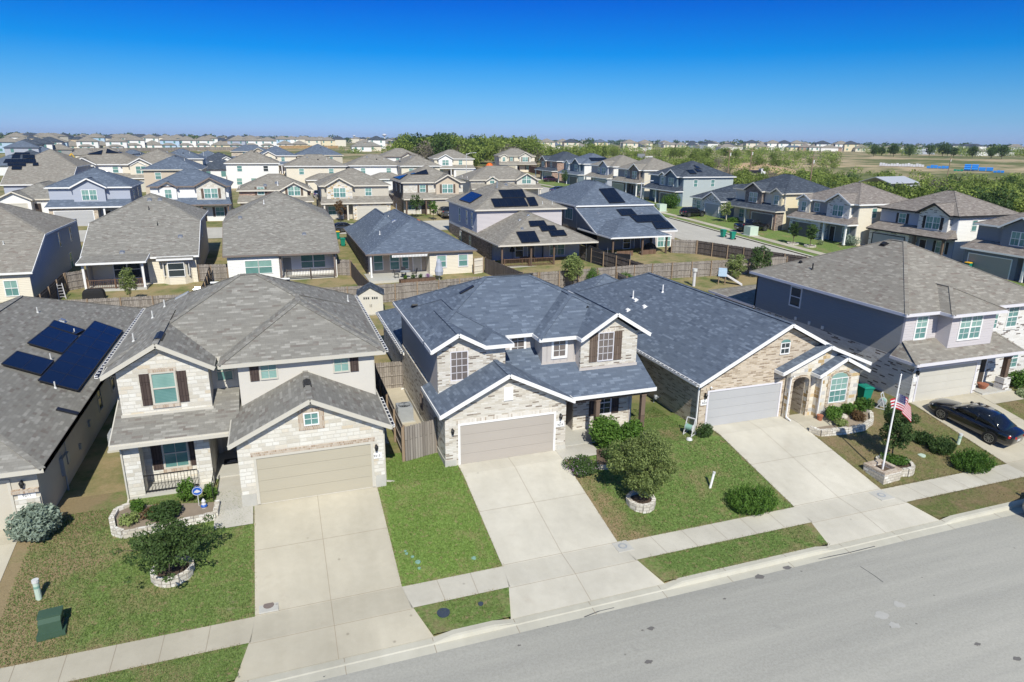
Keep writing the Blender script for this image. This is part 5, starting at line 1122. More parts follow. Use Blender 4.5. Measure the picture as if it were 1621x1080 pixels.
# ------------------------------------------------------------------ parametric two-storey and ranch houses for the other streets
NH = [0]
def gen(name, label, x, y, rz, W_=12, D_=16, roof='sh_grey', wall='sd_white', front='lime', acc=None, trim='white', kind='two', gx=1, bump=1, H=5.6, group=None, z=None, det=1, rear='low', shut=None, gd='gd_tan', pane='teal', sideR=None, solar=(), p=.46, bump2=None, lowroof=True, lowmat=None):
    """origin at front centre, front faces local -y"""
    NH[0] += 1; z = terr(x, y) if z is None else z
    h = House(name, label, (x, y, z), rz, group, trim, roof); h.dets = det; acc = acc or front; w = W_/2; f0 = -.6; sd = sideR or wall
    if kind == 'ranch':
        h.block(-w, w, 1.2, D_, f0, 2.75, front, sd, sd, wall); t = h.roof(-w-.4, w+.4, .8, D_+.4, 2.8, p, None, fas='0123')
        g0, g1 = (0, w) if gx > 0 else (-w, 0)
        h.wall('F', 0, [(g0, f0), (g1, f0), (g1, 2.8), ((g0+g1)/2, 2.8+.5*(g1-g0)/2), (g0, 2.8)], acc); h.rect('L', g0, .15, 1.3, f0, 2.75, acc); h.rect('R', g1, .15, 1.3, f0, 2.75, acc)
        h.roof(g0-.35, g1+.35, -.4, min(D_*.6, 7), 2.8, .5, 'y', 'g', 'g', fas='013'); h.garage('F', 0, g0+.6, g1-.6, 0, 2.15, gd, trim)
        c = (-w-0)/2 if gx > 0 else w/2
        h.door('F', 1.2, c*.25-.45, c*.25+.45, 0, 2.1); h.window('F', 1.2, c-.2+ (-.9 if gx > 0 else -.1), c+.9+(-.9 if gx > 0 else -.1), .8, 2.2, 2, 2, pane, 'white', True, shut=shut)
        for u in (4, 9):
            for s_, c_ in (('L', -w), ('R', w)): h.window(s_, c_, u, u+.8, .9, 2.1, 1, 2, 'glass', 'white')
        for u in (-w*.5, w*.5): h.window('B', D_, u-.6, u+.6, .8, 2.2, 2, 2, pane, 'white')
        h.boxvent(t, w*.3, D_*.6, 'alu', .45); h.pipe(t, -w*.3, D_*.65, .4, .05)
    else:
        rl = D_*.3 if rear == 'low' else 0; U0, U1 = 1.5, D_-rl
        h.block(-w, w, U0, U1, f0, H, front if not lowroof else wall if False else front, sd, sd, wall)
        t = h.roof(-w-.4, w+.4, U0-.4, U1+.4, H+.02, p, None, fas='0123')
        g0, g1 = (w-6.3, w) if gx > 0 else (-w, -w+6.3)
        h.rect('F', 0, g0, g1, f0, 2.8, lowmat or acc); h.rect('L', g0, .15, 1.5, f0, 2.8, acc); h.rect('R', g1, .15, 1.5, f0, 2.8, acc)
        h.garage('F', 0, g0+.65, g1-.65, 0, 2.2, gd, trim)
        h.shed(-w-.3, w+.3, -.4, U0+.05, 2.85, 2.85+.5*(U0+.45), fas='013', hipl=.4, hipr=.4)
        e = g0 if gx > 0 else g1; q0, q1 = (-w, g0) if gx > 0 else (g1, w)
        for xx in ((q0+.2, q1-.9) if gx > 0 else (q0+.9, q1-.2)): h.post(xx, -.1, 0, 2.7, .24, trim if shut is None else 'post', None)
        h.door('F', U0, (q1-1.5 if gx > 0 else q0+.5), (q1-.6 if gx > 0 else q0+1.4), .05, 2.1); wc = (q0+q1)/2+(-.9 if gx > 0 else .9)
        h.window('F', U0, wc-.6, wc+.6, .8, 2.2, 2, 2, pane, 'white', True, shut=shut, sw=.35)
        bw = 4.2; bc = (w-bw/2-.3)*bump
        b0, b1 = bc-bw/2, bc+bw/2
        h.wall('F', .9, [(b0, 2.9), (b1, 2.9), (b1, H), (bc, H+.52*bw/2), (b0, H)], acc); h.rect('L', b0, 1.05, 1.6, 2.9, H, acc); h.rect('R', b1, 1.05, 1.6, 2.9, H, acc)
        h.roof(b0-.35, b1+.35, .5, U0+(bw/2+.35)*.55/p*1.0+.8, H, .55, 'y', 'g', 'g', fas='013')
        h.window('F', .9, bc-.95, bc+.95, 3.75, 5.2, 2, 2, pane, 'white', True, pair=True, shut=shut, sw=.38)
        if bump2 is not None:
            b2 = bump2*w; c0, c1 = b2-1.2, b2+1.2
            h.wall('F', 1.1, [(c0, 2.9), (c1, 2.9), (c1, H-.1), (b2, H+.55), (c0, H-.1)], wall); h.rect('L', c0, 1.2, 1.6, 2.9, H-.1, wall); h.rect('R', c1, 1.2, 1.6, 2.9, H-.1, wall); h.roof(c0-.3, c1+.3, .75, U0+2.2, H-.1, .55, 'y', 'g', 'g', fas='013')
            h.window('F', 1.1, b2-.45, b2+.45, 3.8, 5.1, 2, 2, pane, 'white', True, shut=None)
        oc = -bump*(w*.45); 
        if bump2 is None or abs(bump2*w-oc) > 2: h.window('F', U0, oc-.5, oc+.5, 3.9, 5.1, 2, 2, pane, 'white', True, shut=shut, sw=.35)
        for u in (U0+2.5, U0+6.5):
            for s_, c_ in (('L', -w), ('R', w)):
                if u < U1-1: h.window(s_, c_, u, u+.8, 3.7, 5.0, 1, 2, 'glass' if s_ == 'L' else 'teal2', 'white')
        if rl:
            h.block(-w, w*.35, U1+.05, D_, f0, 2.75, wall, sd, sd, wall); h.roof(-w-.38, w*.35+.4, U1-1, D_+.4, 2.8, .42, 'x', fas='123')
            for u in (-w*.7, -w*.05): h.window('B', D_, u-.6, u+.6, .7, 2.2, 2, 2, pane, 'white')
            h.post(w*.9, D_-.5, 0, 2.5, .2, trim); h.shed(w*.35, w+.3, D_+.3, U1+.1, 2.7, 3.4, fas='') if False else None
        for u in (-w*.5, w*.5): h.window('B', U1, u-.5, u+.5, 3.8, 5.0, 1, 2, pane, 'white')
        if not rl: 
            for u in (-w*.55, 0, w*.55): h.window('B', U1, u-.55, u+.55, .8, 2.2, 1, 2, pane, 'white')
        h.boxvent(t, w*.25, (U0+U1)/2+1.5, 'alu', .45); h.pipe(t, -w*.4, (U0+U1)/2+2.4, .4, .05); h.boxvent(t, -w*.1, (U0+U1)/2+2.5, 'black', .35)
    for P in solar: h.solar(t, P)
    h.finish(); return h, t
def ax(px, py, Y):
    v = ray(px, py); return v.x*Y/v.y
def row(px0, px1, py, Y):
    a, b = ax(px0, py, Y), ax(px1, py, Y); return (a+b)/2, b-a
G3 = 'houses fronting the second street'
x, W_ = row(78, 207, 320, 118); gen('siding_house', 'blue-grey two-storey house with slate-blue roof and pale garage door, third row left', x, 117, 0, W_, 17, 'sh_blue', 'sd_bluegrey', 'sd_bluegrey', 'sd_bluegrey', gx=-1, bump=0.0, group=G3, gd='gd_grey', lowmat='brick_tan')
x, W_ = row(238, 362, 310, 119); gen('siding_house', 'white two-storey house with blue roof and brown shutters, third row', x, 118, 0, W_, 16, 'sh_blue', 'sd_white', 'sd_white', 'lime', 'browntrim', gx=-1, bump=.95, bump2=-.55, shut='shut2', group=G3, gd='gd_white')
x, W_ = row(384, 488, 310, 121); gen('stucco_house', 'cream and red-brick house with tan-grey roof and tall white gable, third row', x, 120, 0, W_+1, 16, 'sh_tan', 'st_cream', 'brick_red', 'st_cream', 'cream', gx=1, bump=.9, H=4.6, shut='shut2', group=G3, gd='gd_pale')
x, W_ = row(510, 617, 310, 117); gen('stone_house', 'two-storey beige stucco house with limestone gable, third row centre', x, 116.5, 0, W_, 17, 'sh_tan', 'st_beige', 'st_beige', 'stone_mix', 'cream', gx=1, bump=-.85, group=G3, gd='gd_pale')
def bankx(sx, cx, cy, a, b, sh=0): return [(cx-a, cy-b), (cx+a, cy-b), (cx+a+sh, cy+b), (cx-a+sh, cy+b)]
x, W_ = row(640, 735, 300, 120); hh, t = gen('stone_house', 'limestone and tan stucco house with blue solar panels on its left roof slope', x, 119.5, 0, W_, 18, 'sh_tan', 'sd_tan', 'lime', 'st_tan', 'cream', gx=1, bump=.8, shut='shut2', group=G3, gd='gd_tan', sideR='brick_dark', solar=[bankx(0, -1.9, 4.4, 1.5, .8), [(-5.4, 4.8), (-3.6, 6.6), (-3.6, 12.0), (-5.4, 12.0)]])
x, W_ = row(752, 848, 300, 134); gen('brick_house', 'cream brick house with two white gables behind the lilac solar house', x, 133, 0, W_+1.5, 17, 'sh_tan', 'sd_cream', 'lime', 'lime', 'cream', H=4.5, gx=-1, bump=.9, bump2=-.4, group=G3, gd='gd_pale')

# houses along the right-hand street, fronts facing it (west)
GR = 'houses along the right-hand street'
def rs(label, yn, yf, xf, name='siding_house', **k):
    return gen(name, label, xf, (yn+yf)/2, R(-90), yf-yn, k.pop('D_', 17), group=GR, **k)
rs('grey siding house with brown-grey roofs and shaded grey garage at the right edge', 44.5, 57.3, 77.5, wall='sd_grey', front='sd_dgrey', acc='sd_dgrey', roof='sh_brown', gx=-1, bump=-.25, gd='gd_taupe')
rs('white siding house with black-edged brown roof and dark shutters, right-hand street', 60.5, 72.0, 78.2, wall='sd_white', front='sd_bluegrey', acc='brick_white', roof='sh_brown', trim='black', gx=-1, bump=.85, shut='black', gd='gd_grey', bump2=None)
rs('pale grey two-storey house with brown-grey roof, small gables and white-posted porch', 73.2, 84.6, 75.4, wall='sd_cream', front='sd_grey', acc='brick_white', roof='sh_brown', gx=-1, bump=.8, bump2=-.75, gd='gd_dark', trim='white')
rs('yellow siding house with brick base and dark slate roof, black pickup in front', 86.9, 99.2, 74.6, 'brick_house', wall='sd_yellow', front='sd_cream', acc='brick_dark', roof='sh_dark', gx=1, bump=-.2, bump2=.75, gd='gd_dark', lowmat='brick_red', trim='cream', shut=None)
rs('small single-storey white brick house with a slate roof and pale blue garage door', 101.0, 111.5, 74.6, 'brick_house', kind='ranch', wall='sd_bluegrey', front='brick_white', acc='brick_white', roof='sh_dark', gx=1, gd='gd_grey', D_=16)
hh, t = rs('blue-grey house with brick base, blue gables and solar panels on dark roof', 117, 129.5, 75.5, wall='sd_sage', front='sd_blue', acc='sd_blue', roof='sh_dark', gx=1, bump=.75, bump2=-.1, gd='gd_dark', lowmat='brick_red', D_=19)
def bank_r(h, t, quads): 
    for P in quads: h.solar(t, P)
hs_ = [[(4.9, 5.5), (4.9, 13.5), (3.7, 13.5), (3.7, 5.5)], [(3.6, 6.2), (3.6, 12.2), (2.4, 12.2), (2.4, 6.2)], [(5.6, 3.4), (5.6, 4.9), (4.1, 4.9), (4.1, 3.4)]]
for P in hs_: hh.solar(t, [(-(-q[0]), q[1]) for q in P])
rs('tan-roofed cream and brick two-storey house beside the blue-gabled house', 134, 146, 76.5, 'brick_house', wall='sd_cream', front='sd_grey', acc='brick_dark', roof='sh_tan', gx=-1, bump=.8, gd='gd_tan')
rs('tan-roofed two-storey house with a white side wall, second beyond the blue-gabled house', 148.5, 160.5, 76.5, wall='sd_white', front='sd_taupe', acc='sd_bluegrey', roof='sh_tan', gx=1, bump=.6, gd='gd_taupe')
hh, t = rs('navy-gabled house with white side wall and dark solar panels, far along the right-hand street', 165, 178, 76.5, wall='sd_white', front='sd_blue', acc='sd_blue', roof='sh_blue', gx=1, bump=.7, bump2=-.5, gd='gd_dark')
for P in ([(5.6, 4), (5.6, 9), (4, 9), (4, 4)], [(3.4, 9), (3.4, 13), (1.8, 13), (1.8, 9)]): hh.solar(t, P)
rs('red-brown brick two-storey house with dark blue roof at the far end of the right-hand street', 184, 197, 77, 'brick_house', wall='brick_red', front='brick_red', acc='brick_red', roof='sh_dark', gx=1, bump=-.7, gd='gd_tan')
x, W_ = row(790, 846, 260, 235); gen('stucco_house', 'cream two-storey house with tan roof standing against the dense trees right of centre', x, 234, R(-8), 13, 17, 'sh_tan', 'st_cream', 'st_cream', 'lime', 'cream', gx=-1, bump=.7, bump2=-.75, shut='shut2', group=G3, gd='gd_tan')
x, W_ = row(692, 745, 260, 205); gen('stucco_house', 'cream two-storey house with tan hip roof and pale garage standing against the dense trees', x, 204, R(-4), 12, 17, 'sh_tan', 'st_cream', 'st_cream', 'st_white', 'white', gx=1, bump=-.75, group=G3, gd='gd_pale')
x, W_ = row(618, 655, 250, 225); gen('siding_house', 'white two-storey house with dark-edged tan roof left of the dense trees', x, 224, 0, 12.5, 17, 'sh_tan', 'sd_white', 'sd_white', 'lime', 'browntrim', gx=1, bump=.5, bump2=None, group=G3, gd='gd_pale', sideR='sd_bluegrey')

# third street and beyond: backs of the row behind, then the rows out to the horizon
G4 = 'houses of the middle distance'
MID = [  # px left, px right, distance, kind, facing(deg), roof, wall, front, label
 (15, 46, 132, 'ranch', 0, 'sh_grey', 'sd_white', 'sd_white', 'low grey-roofed house with a small white gable, left of the blue-grey house'),
 (60, 112, 140, 'ranch', 180, 'sh_tan', 'sd_cream', 'sd_cream', 'low tan-roofed house showing its long back roof behind the blue-grey house'),
 (108, 200, 168, 'two', 0, 'sh_tan', 'sd_white', 'sd_white', 'white solar-panelled house with three windows in its gable, behind the blue-grey house'),
 (168, 224, 188, 'two', 180, 'sh_blue', 'sd_cream', 'sd_cream', 'blue-roofed house behind the white solar gable house'),
 (200, 278, 166, 'two', 0, 'sh_tan', 'st_beige', 'st_cream', 'beige two-storey house with three cream gables, middle distance left'),
 (252, 306, 200, 'two', 180, 'sh_blue', 'sd_cream', 'sd_cream', 'blue-roofed house with a white rake and roof panels, middle distance left of centre'),
 (232, 300, 152, 'two', 180, 'sh_blue', 'sd_tan', 'sd_tan', 'blue-roofed tan house behind the white shuttered house'),
 (318, 364, 262, 'ranch', 0, 'sh_dark', 'st_cream', 'st_white', 'low blue-roofed house with a pale garage facing the camera, centre-left'),
 (362, 430, 172, 'two', 180, 'sh_tan', 'sd_white', 'sd_white', 'white house with solar panels on a tan roof, behind the cream and red-brick house'),
 (370, 418, 285, 'two', 0, 'sh_blue', 'brick_tan', 'brick_tan', 'tan brick two-storey house with a blue roof, centre-left near the bare field'),
 (410, 462, 232, 'two', 0, 'sh_blue', 'sd_white', 'st_cream', 'cream two-storey house with a blue gable roof beside the bare field'),
 (455, 545, 158, 'two', 180, 'sh_tan', 'st_cream', 'st_cream', 'very broad tan-roofed house in the middle distance, centre'),
 (472, 538, 240, 'two', 180, 'sh_blue', 'st_beige', 'st_beige', 'blue-roofed beige house at the edge of the bare field'),
 (560, 636, 160, 'two', 180, 'sh_tan', 'sd_white', 'sd_white', 'white-walled tan-roofed house with rear roof slopes, right of the broad tan roof'),
 (640, 690, 162, 'two', 180, 'sh_tan', 'st_cream', 'st_cream', 'tan-roofed cream house behind the limestone solar house'),
]
for i, (pa, pb, d, kd, fc, rf, wl, fr_, lb) in enumerate(MID):
    P = D((pa+pb)/2, d); W_ = (pb-pa)/CF*d*1.06*(CP and .98); bank = []
    if 'solar' in lb: bank = [[(-3.2, 5.0), (-.6, 5.0), (-.6, 6.8), (-3.2, 6.8)], [(.2, 5.6), (3.0, 5.6), (3.0, 7.4), (.2, 7.4)]] if fc == 0 else [[(3.6, 8.9), (-2.2, 8.9), (-2.2, 7.7), (3.6, 7.7)]]
    k = P if fc == 0 else P+Vector((0, 16, 0))
    gen('distant_house', lb, k.x, k.y, R(fc), max(9, min(W_, 14.5)) if d > 160 else max(9, min(W_, 13)), 16, rf, wl, fr_, None, 'white' if i % 3 else 'cream', kd, 1 if i % 2 else -1, .7 if i % 2 else -.7, group=G4, det=0, solar=bank, bump2=-.5 if 'three' in lb else None, rear='low' if i % 2 else 'flat', z=terr(P.x, P.y), gd='gd_pale')

xa, xb = ax(-6, 265, 146), ax(108, 265, 146)
h, tp = salt('solar_house', 'tan-roofed house with a broad bank of dark solar panels at the far left', xa, xb, 146, 152, 165, 3.9, 5.8, .475, 'sh_tan', 'sd_bluegrey', 'sd_bluegrey', 'white')
FS = onp(3.9+2.9+.12, 146, .475); qs = lambda a, b: (a*.2036, 190+b*.2036)
for P in (((25, 335), (280, 335), (275, 305), (45, 305)), ((90, 300), (155, 300), (160, 270), (100, 270)), ((175, 300), (270, 300), (268, 272), (178, 272)), ((110, 268), (235, 268), (230, 254), (118, 254)), ((90, 385), (165, 385), (170, 362), (95, 362)), ((60, 358), (200, 358), (200, 338), (60, 338)), ((255, 355), (298, 355), (296, 332), (258, 332))): h.solar(tp, [FS(*qs(*q)) for q in P])
h.finish()
# ------------------------------------------------------------------ vehicles
def loft(mb, rings, cap=True):
    n = len(rings[0]); k = len(mb.v)
    for r in rings: mb.v += [tuple(p) for p in r]
    for i in range(len(rings)-1):
        for j in range(n-1):
            mb.f.append((k+i*n+j, k+i*n+j+1, k+(i+1)*n+j+1, k+(i+1)*n+j)); mb.mi.append(mb.m)
        mb.f.append((k+i*n+n-1, k+i*n, k+(i+1)*n, k+(i+1)*n+n-1)); mb.mi.append(mb.m)
    if cap:
        mb.f.append(tuple(k+j for j in range(n))[::-1]); mb.mi.append(mb.m); mb.f.append(tuple(k+(len(rings)-1)*n+j for j in range(n))); mb.mi.append(mb.m)
CARS = {
 'sedan': dict(body=[(2.40, .50, .34, .52, .56), (2.33, .72, .22, .60, .66), (2.0, .86, .2, .70, .78), (1.45, .905, .2, .80, .88), (.95, .92, .2, .87, .94), (0, .925, .2, .92, .95), (-1.0, .92, .2, .95, .98), (-1.65, .905, .22, .98, 1.05), (-2.15, .86, .27, .97, 1.06), (-2.38, .72, .36, .90, .98), (-2.42, .6, .42, .8, .85)],
   glass=[(1.15, .80, .76, .93), (.35, .85, .66, 1.42), (-.2, .86, .66, 1.5), (-.95, .85, .63, 1.45), (-1.85, .78, .7, 1.07)], roof=(.32, -.98), wb=(1.40, -1.38), wr=.34, tr=.78),
 'suv': dict(body=[(2.32, .55, .4, .7, .75), (2.25, .78, .28, .82, .9), (1.9, .88, .25, .92, 1.02), (1.0, .94, .25, 1.02, 1.1), (0, .95, .25, 1.06, 1.1), (-1.2, .95, .25, 1.1, 1.12), (-2.1, .92, .3, 1.1, 1.14), (-2.32, .82, .4, 1.0, 1.05), (-2.36, .7, .45, .8, .9)],
   glass=[(1.05, .82, .78, 1.1), (.45, .86, .66, 1.58), (-.4, .87, .66, 1.68), (-1.7, .86, .64, 1.62), (-2.28, .8, .68, 1.14)], roof=(.42, -1.75), wb=(1.42, -1.42), wr=.38, tr=.8),
 'pickup': dict(body=[(2.85, .6, .45, .85, .9), (2.78, .86, .35, .98, 1.05), (2.3, .96, .32, 1.06, 1.14), (1.2, .98, .32, 1.12, 1.18), (.2, .98, .32, 1.14, 1.16), (-.75, .98, .32, 1.14, 1.16), (-.8, .98, .32, 1.22, 1.24), (-2.7, .97, .36, 1.22, 1.24), (-2.85, .94, .45, 1.2, 1.22)],
   glass=[(1.25, .84, .8, 1.16), (.65, .88, .68, 1.74), (-.05, .88, .68, 1.84), (-.62, .87, .66, 1.78), (-.8, .85, .72, 1.2)], roof=(.62, -.66), wb=(1.85, -1.75), wr=.42, tr=.82),
}
def car(name, label, cat, loc, rz, kind, paint_, pitch=0, group=None):
    c = CARS[kind]; t = thing(name, label, cat, loc, rz, group); t.rotation_euler = (0, pitch, rz)
    m = MB(); rings = []
    for x, w_, zl, zb, zt in c['body']:
        h = [(0, zl), (w_*.86, zl), (w_*.98, zl+.12), (w_, (zl+zb)/2+.02), (w_*.985, zb-.08), (w_*.93, zb), (w_*.6, zt-.01), (0, zt)]
        rings.append([(x, y, z) for y, z in h]+[(x, -y, z) for y, z in h[-2:0:-1]])
    loft(m, rings); b = m.build('body', paint_, t, True)
    g = MB(); rings = []
    for x, wb, wt, zt in c['glass']:
        zb = np.interp(-x, [-q[0] for q in c['body']], [q[3] for q in c['body']])-.03; h = [(0, zb), (wb, zb), (wt+(wb-wt)*.25, zb+(zt-zb)*.82), (wt*.86, zt-.02), (0, zt)]
        rings.append([(x, y, max(z, zb)) for y, z in h]+[(x, -y, max(z, zb)) for y, z in h[-2:0:-1]])
    loft(g, rings); g.build('windows', 'carglass', t, True)
    r_ = MB(); x0, x1 = c['roof']; G_ = c['glass']; rings = []
    for k in range(5):
        x = x0+(x1-x0)*k/4; wt = np.interp(-x, [-q[0] for q in G_], [q[2] for q in G_]); zt = np.interp(-x, [-q[0] for q in G_], [q[3] for q in G_])
        rings.append([(x, y, z) for y, z in ((-wt-.03, zt-.1), (-wt*.86, zt+.0), (0, zt+.02), (wt*.86, zt), (wt+.03, zt-.1), (wt*.8, zt-.06), (0, zt-.04), (-wt*.8, zt-.06))])
    loft(r_, rings)
    xm = (x0+x1)/2
    for sg in (1, -1):
        for xa, xb in ((G_[0][0]-.05, x0), (G_[-1][0]+.08, x1), (xm-.06, xm-.03)):
            za = np.interp(-xa, [-q[0] for q in c['body']], [q[3] for q in c['body']]); wa = np.interp(-xa, [-q[0] for q in G_], [q[1] for q in G_]); wt = np.interp(-xb, [-q[0] for q in G_], [q[2] for q in G_]); zt = np.interp(-xb, [-q[0] for q in G_], [q[3] for q in G_])
            r_.bar((xa, sg*(wa+.005), za-.02), (xb, sg*(wt+.02), zt-.07), .06, .05)
    r_.build('roof', paint_, t, True)
    for sg in (1, -1):
        for x in c['wb']:
            a = MB(); rr = c['wr']; a.tube([(x, sg*(c['tr']+.10), rr), (x, sg*(c['tr']+.155), rr)], rr+.055, 20); a.build('wheel_arch', 'black', t)
            wh = MB(); wh.tube([(x, sg*(c['tr']-.08), rr), (x, sg*(c['tr']+.165), rr)], rr, 20); w_ = wh.build('tyre', 'tyre', t)
            ri = MB(); yy = sg*(c['tr']+.17)
            ri.tube([(x, yy-sg*.01, rr), (x, yy+sg*.005, rr)], rr*.2, 10)
            for i in range(10):
                q = i*math.pi/5; ri.bar((x, yy, rr), (x+rr*.68*math.cos(q), yy, rr+rr*.68*math.sin(q)), .028, .02, (0, 1, 0))
            for i in range(18):
                q0, q1 = i*math.pi/9, (i+1)*math.pi/9; ri.bar((x+rr*.7*math.cos(q0), yy, rr+rr*.7*math.sin(q0)), (x+rr*.7*math.cos(q1), yy, rr+rr*.7*math.sin(q1)), .03, .03, (0, 1, 0))
            ri.build('rim', 'rim', w_)
        xf, xr = c['body'][1][0], c['body'][-2][0]; zf, zr = c['body'][1][3], c['body'][-2][3]
        l = MB(); l.prism([(xf+.0, sg*.42, zf-.12), (xf-.28, sg*.80, zf-.06), (xf-.30, sg*.80, zf+.05), (xf-.02, sg*.42, zf-.0)], (.05, sg*.02, .02)); l.build('headlight', 'lamp', t)
        l = MB(); l.prism([(xr-.04, sg*.40, zr-.14), (xr+.2, sg*(c['body'][-3][1]+.01), zr-.12), (xr+.22, sg*(c['body'][-3][1]+.01), zr+.03), (xr-.03, sg*.40, zr-.02)], (-.04, sg*.02, .01)); l.build('tail_light', 'redlamp', t)
        mi = MB(); xm_ = G_[0][0]-.32; mi.box(xm_-.08, xm_+.06, sg*.9, sg*1.06, G_[0][3]+.02, G_[0][3]+.16); mi.build('mirror', paint_, t)
    p = MB(); xr = c['body'][-1][0]; p.box(xr-.015, xr+.01, -.16, .16, .55, .68); p.build('number_plate', 'flagwhite', t)
    if kind == 'pickup':
        q = MB(); q.box(-2.72, -.88, -.82, .82, 1.235, 1.262); q.build('bed_cover', 'black', t)
    return t
def at(P, dz=0): return (P.x, P.y, P.z+dz)
car('sedan', 'glossy black sedan parked nose-in on the drive of the wide-roofed brick house', 'car', (38.05, 25.55, -.56), R(101), 'sedan', 'carblack', -.17)
car('parked_car', 'silver car parked at the kerb, cut off by the right edge of the picture', 'car', (34.75, 17.85, -1.42), R(180), 'suv', 'carsilver')
car('pickup_truck', 'black pickup truck parked on the drive of the yellow house', 'pickup truck', (71.2, 88.0, terr(71.2, 88)+.08), R(4), 'pickup', 'carblack')
car('suv', 'black SUV parked on the drive of the small white brick house', 'car', (71.2, 104.4, terr(71.2, 104.4)+.08), R(3), 'suv', 'carblack')
car('suv', 'plum-coloured SUV parked far along the right-hand street', 'car', at(G(872, 288)), R(8), 'suv', 'carplum')
car('parked_car', 'grey car parked on the second street behind the slate-blue hip roof', 'car', at(G(545, 367)), R(20), 'sedan', 'cargrey')
car('pickup_truck', 'grey pickup on the drive of the limestone house with blue solar panels', 'pickup truck', (28.6, 116.5, terr(28.6, 116.5)), R(90), 'pickup', 'cargrey')
car('suv', 'dark car driving up the street left of the centre, seen from behind', 'car', at(D(359, 200)), R(90), 'suv', 'carblack')
car('parked_car', 'blue car beside the yellow digger on the far-left street', 'car', at(D(82, 300)), R(0), 'sedan', 'carblue')
car('parked_car', 'blue car at the kerb before the plum SUV', 'car', at(D(888, 160)), R(8), 'sedan', 'carblue')
car('parked_car', 'dark car under the pale carport roof right of the broad tan roof', 'car', at(D(497, 150)), R(90), 'sedan', 'carblue')
# ------------------------------------------------------------------ street and garden furniture
def ring(name, label, c, r, h, a0=0, a1=360, mat='ring', soil='soil', sx=1.0, cat='planter'):
    t = thing(name, label, cat, (c[0], c[1], c[2])); m = MB(); n = max(6, int(r*2*math.pi*(a1-a0)/360/.28)); rg = random.Random(int(c[0]*10))
    for i in range(n):
        t0 = R(a0+(a1-a0)*i/n+.8); t1 = R(a0+(a1-a0)*(i+1)/n-.8); hh = h*rg.uniform(.9, 1.12); ri, ro = r-.11, r+.07+rg.uniform(-.02, .02)
        q = [(ri*math.cos(t0)*sx, ri*math.sin(t0), -.25), (ro*math.cos(t0)*sx, ro*math.sin(t0), -.25), (ro*math.cos(t1)*sx, ro*math.sin(t1), -.25), (ri*math.cos(t1)*sx, ri*math.sin(t1), -.25)]; m.prism(q, (0, 0, hh+.25))
    m.build('edging', mat, t); s = MB(); s.prism([((r-.06)*math.cos(i*math.pi/10)*sx, (r-.06)*math.sin(i*math.pi/10), -.25) for i in range(20)], (0, 0, .25+h*.62)); s.build('soil', soil, t); return t
def bed(name, label, rim, fill, h=.24, mat='ring', soil='mulch', th=.2, dz=0):
    c = rim[0]; t = thing(name, label, 'flower bed', (c.x, c.y, c.z)); m = MB(); rg = random.Random(5)
    for a, b in zip(rim, rim[1:]):
        L = (b-a).length; n = max(1, int(L/.32)); d = (b-a).normalized(); nn = Vector((-d.y, d.x, 0)).normalized()*th/2
        for i in range(n):
            p0, p1 = a.lerp(b, (i+.02)/n)-c, a.lerp(b, (i+.98)/n)-c; z = Vector((0, 0, 1)); hh = h*rg.uniform(.9, 1.12)
            m.prism([p0-nn-z*.25, p1-nn-z*.25, p1+nn-z*.25, p0+nn-z*.25], (0, 0, hh+.25))
    m.build('edging', mat, t); s = MB(); s.prism([(p.x-c.x, p.y-c.y, p.z-c.z-.25) for p in fill], (0, 0, .25+h*.55)); s.build('soil', soil, t); return t
def acunit(label, x, y, z=0, w=.85, h=.95):
    t = thing('ac_unit', label, 'air conditioner', (x, y, z)); b = MB(); b.box(-w/2, w/2, -w/2, w/2, .08, h)
    for i in range(9): zz = .16+i*(h-.25)/9; b.box(-w/2-.015, w/2+.015, -w/2-.015, w/2+.015, zz, zz+.03)
    b.build('casing', 'acg', t); p = MB(); p.box(-w/2-.1, w/2+.1, -w/2-.1, w/2+.1, -.1, .08); p.build('pad', 'slab', t)
    f = MB(); f.tube([(0, 0, h), (0, 0, h+.02)], w*.42, 20); f.build('fan', 'black', t); g = MB()
    for i in range(10): a = i*math.pi/10; g.bar((w*.42*math.cos(a), w*.42*math.sin(a), h+.04), (-w*.42*math.cos(a), -w*.42*math.sin(a), h+.04), .02)
    g.build('grille', 'acg', t); return t
acunit('grey air conditioner between the stucco solar house and the limestone house', -8.45, 36.6); acunit('small grey air conditioner behind the limestone garage, by the fence', 4.45, 33.2, -.05, .5, .8); acunit('grey air conditioner on the gravel strip beside the slate-roofed brick house', 6.15, 35.6)
def wheelie(label, x, y, rz=0, lid='bin', z=None):
    t = thing('wheelie_bin', label, 'bin', (x, y, terr(x, y) if z is None else z), rz); m = MB()
    rings = [[(-a, -b, zz), (a, -b, zz), (a, b, zz), (-a, b, zz)] for a, b, zz in ((.24, .26, .06), (.27, .30, .5), (.31, .36, .95), (.33, .38, .96), (.33, .38, 1.02))]; loft(m, rings); m.build('body', 'bin', t)
    l = MB(); rings = [[(-a, -b, zz), (a, -b, zz), (a, b, zz), (-a, b, zz)] for a, b, zz in ((.35, .42, 1.025), (.35, .42, 1.06), (.25, .3, 1.12))]; loft(l, rings); l.build('lid', lid, t)
    h = MB(); h.bar((-.3, .45, .98), (.3, .45, .98), .05); h.build('handle', 'black', t)
    for s_ in (-1, 1): w_ = MB(); w_.tube([(s_*.27, .3, .12), (s_*.35, .3, .12)], .13, 12); w_.build('wheel', 'tyre', t)
    return t
wheelie('green wheelie bin between the arched-entry house and the grey-sided house', 33.95, 29.65, R(-10)); wheelie('green bin with a yellow lid half hidden behind the other bin', 33.35, 30.7, 0, 'binlid')
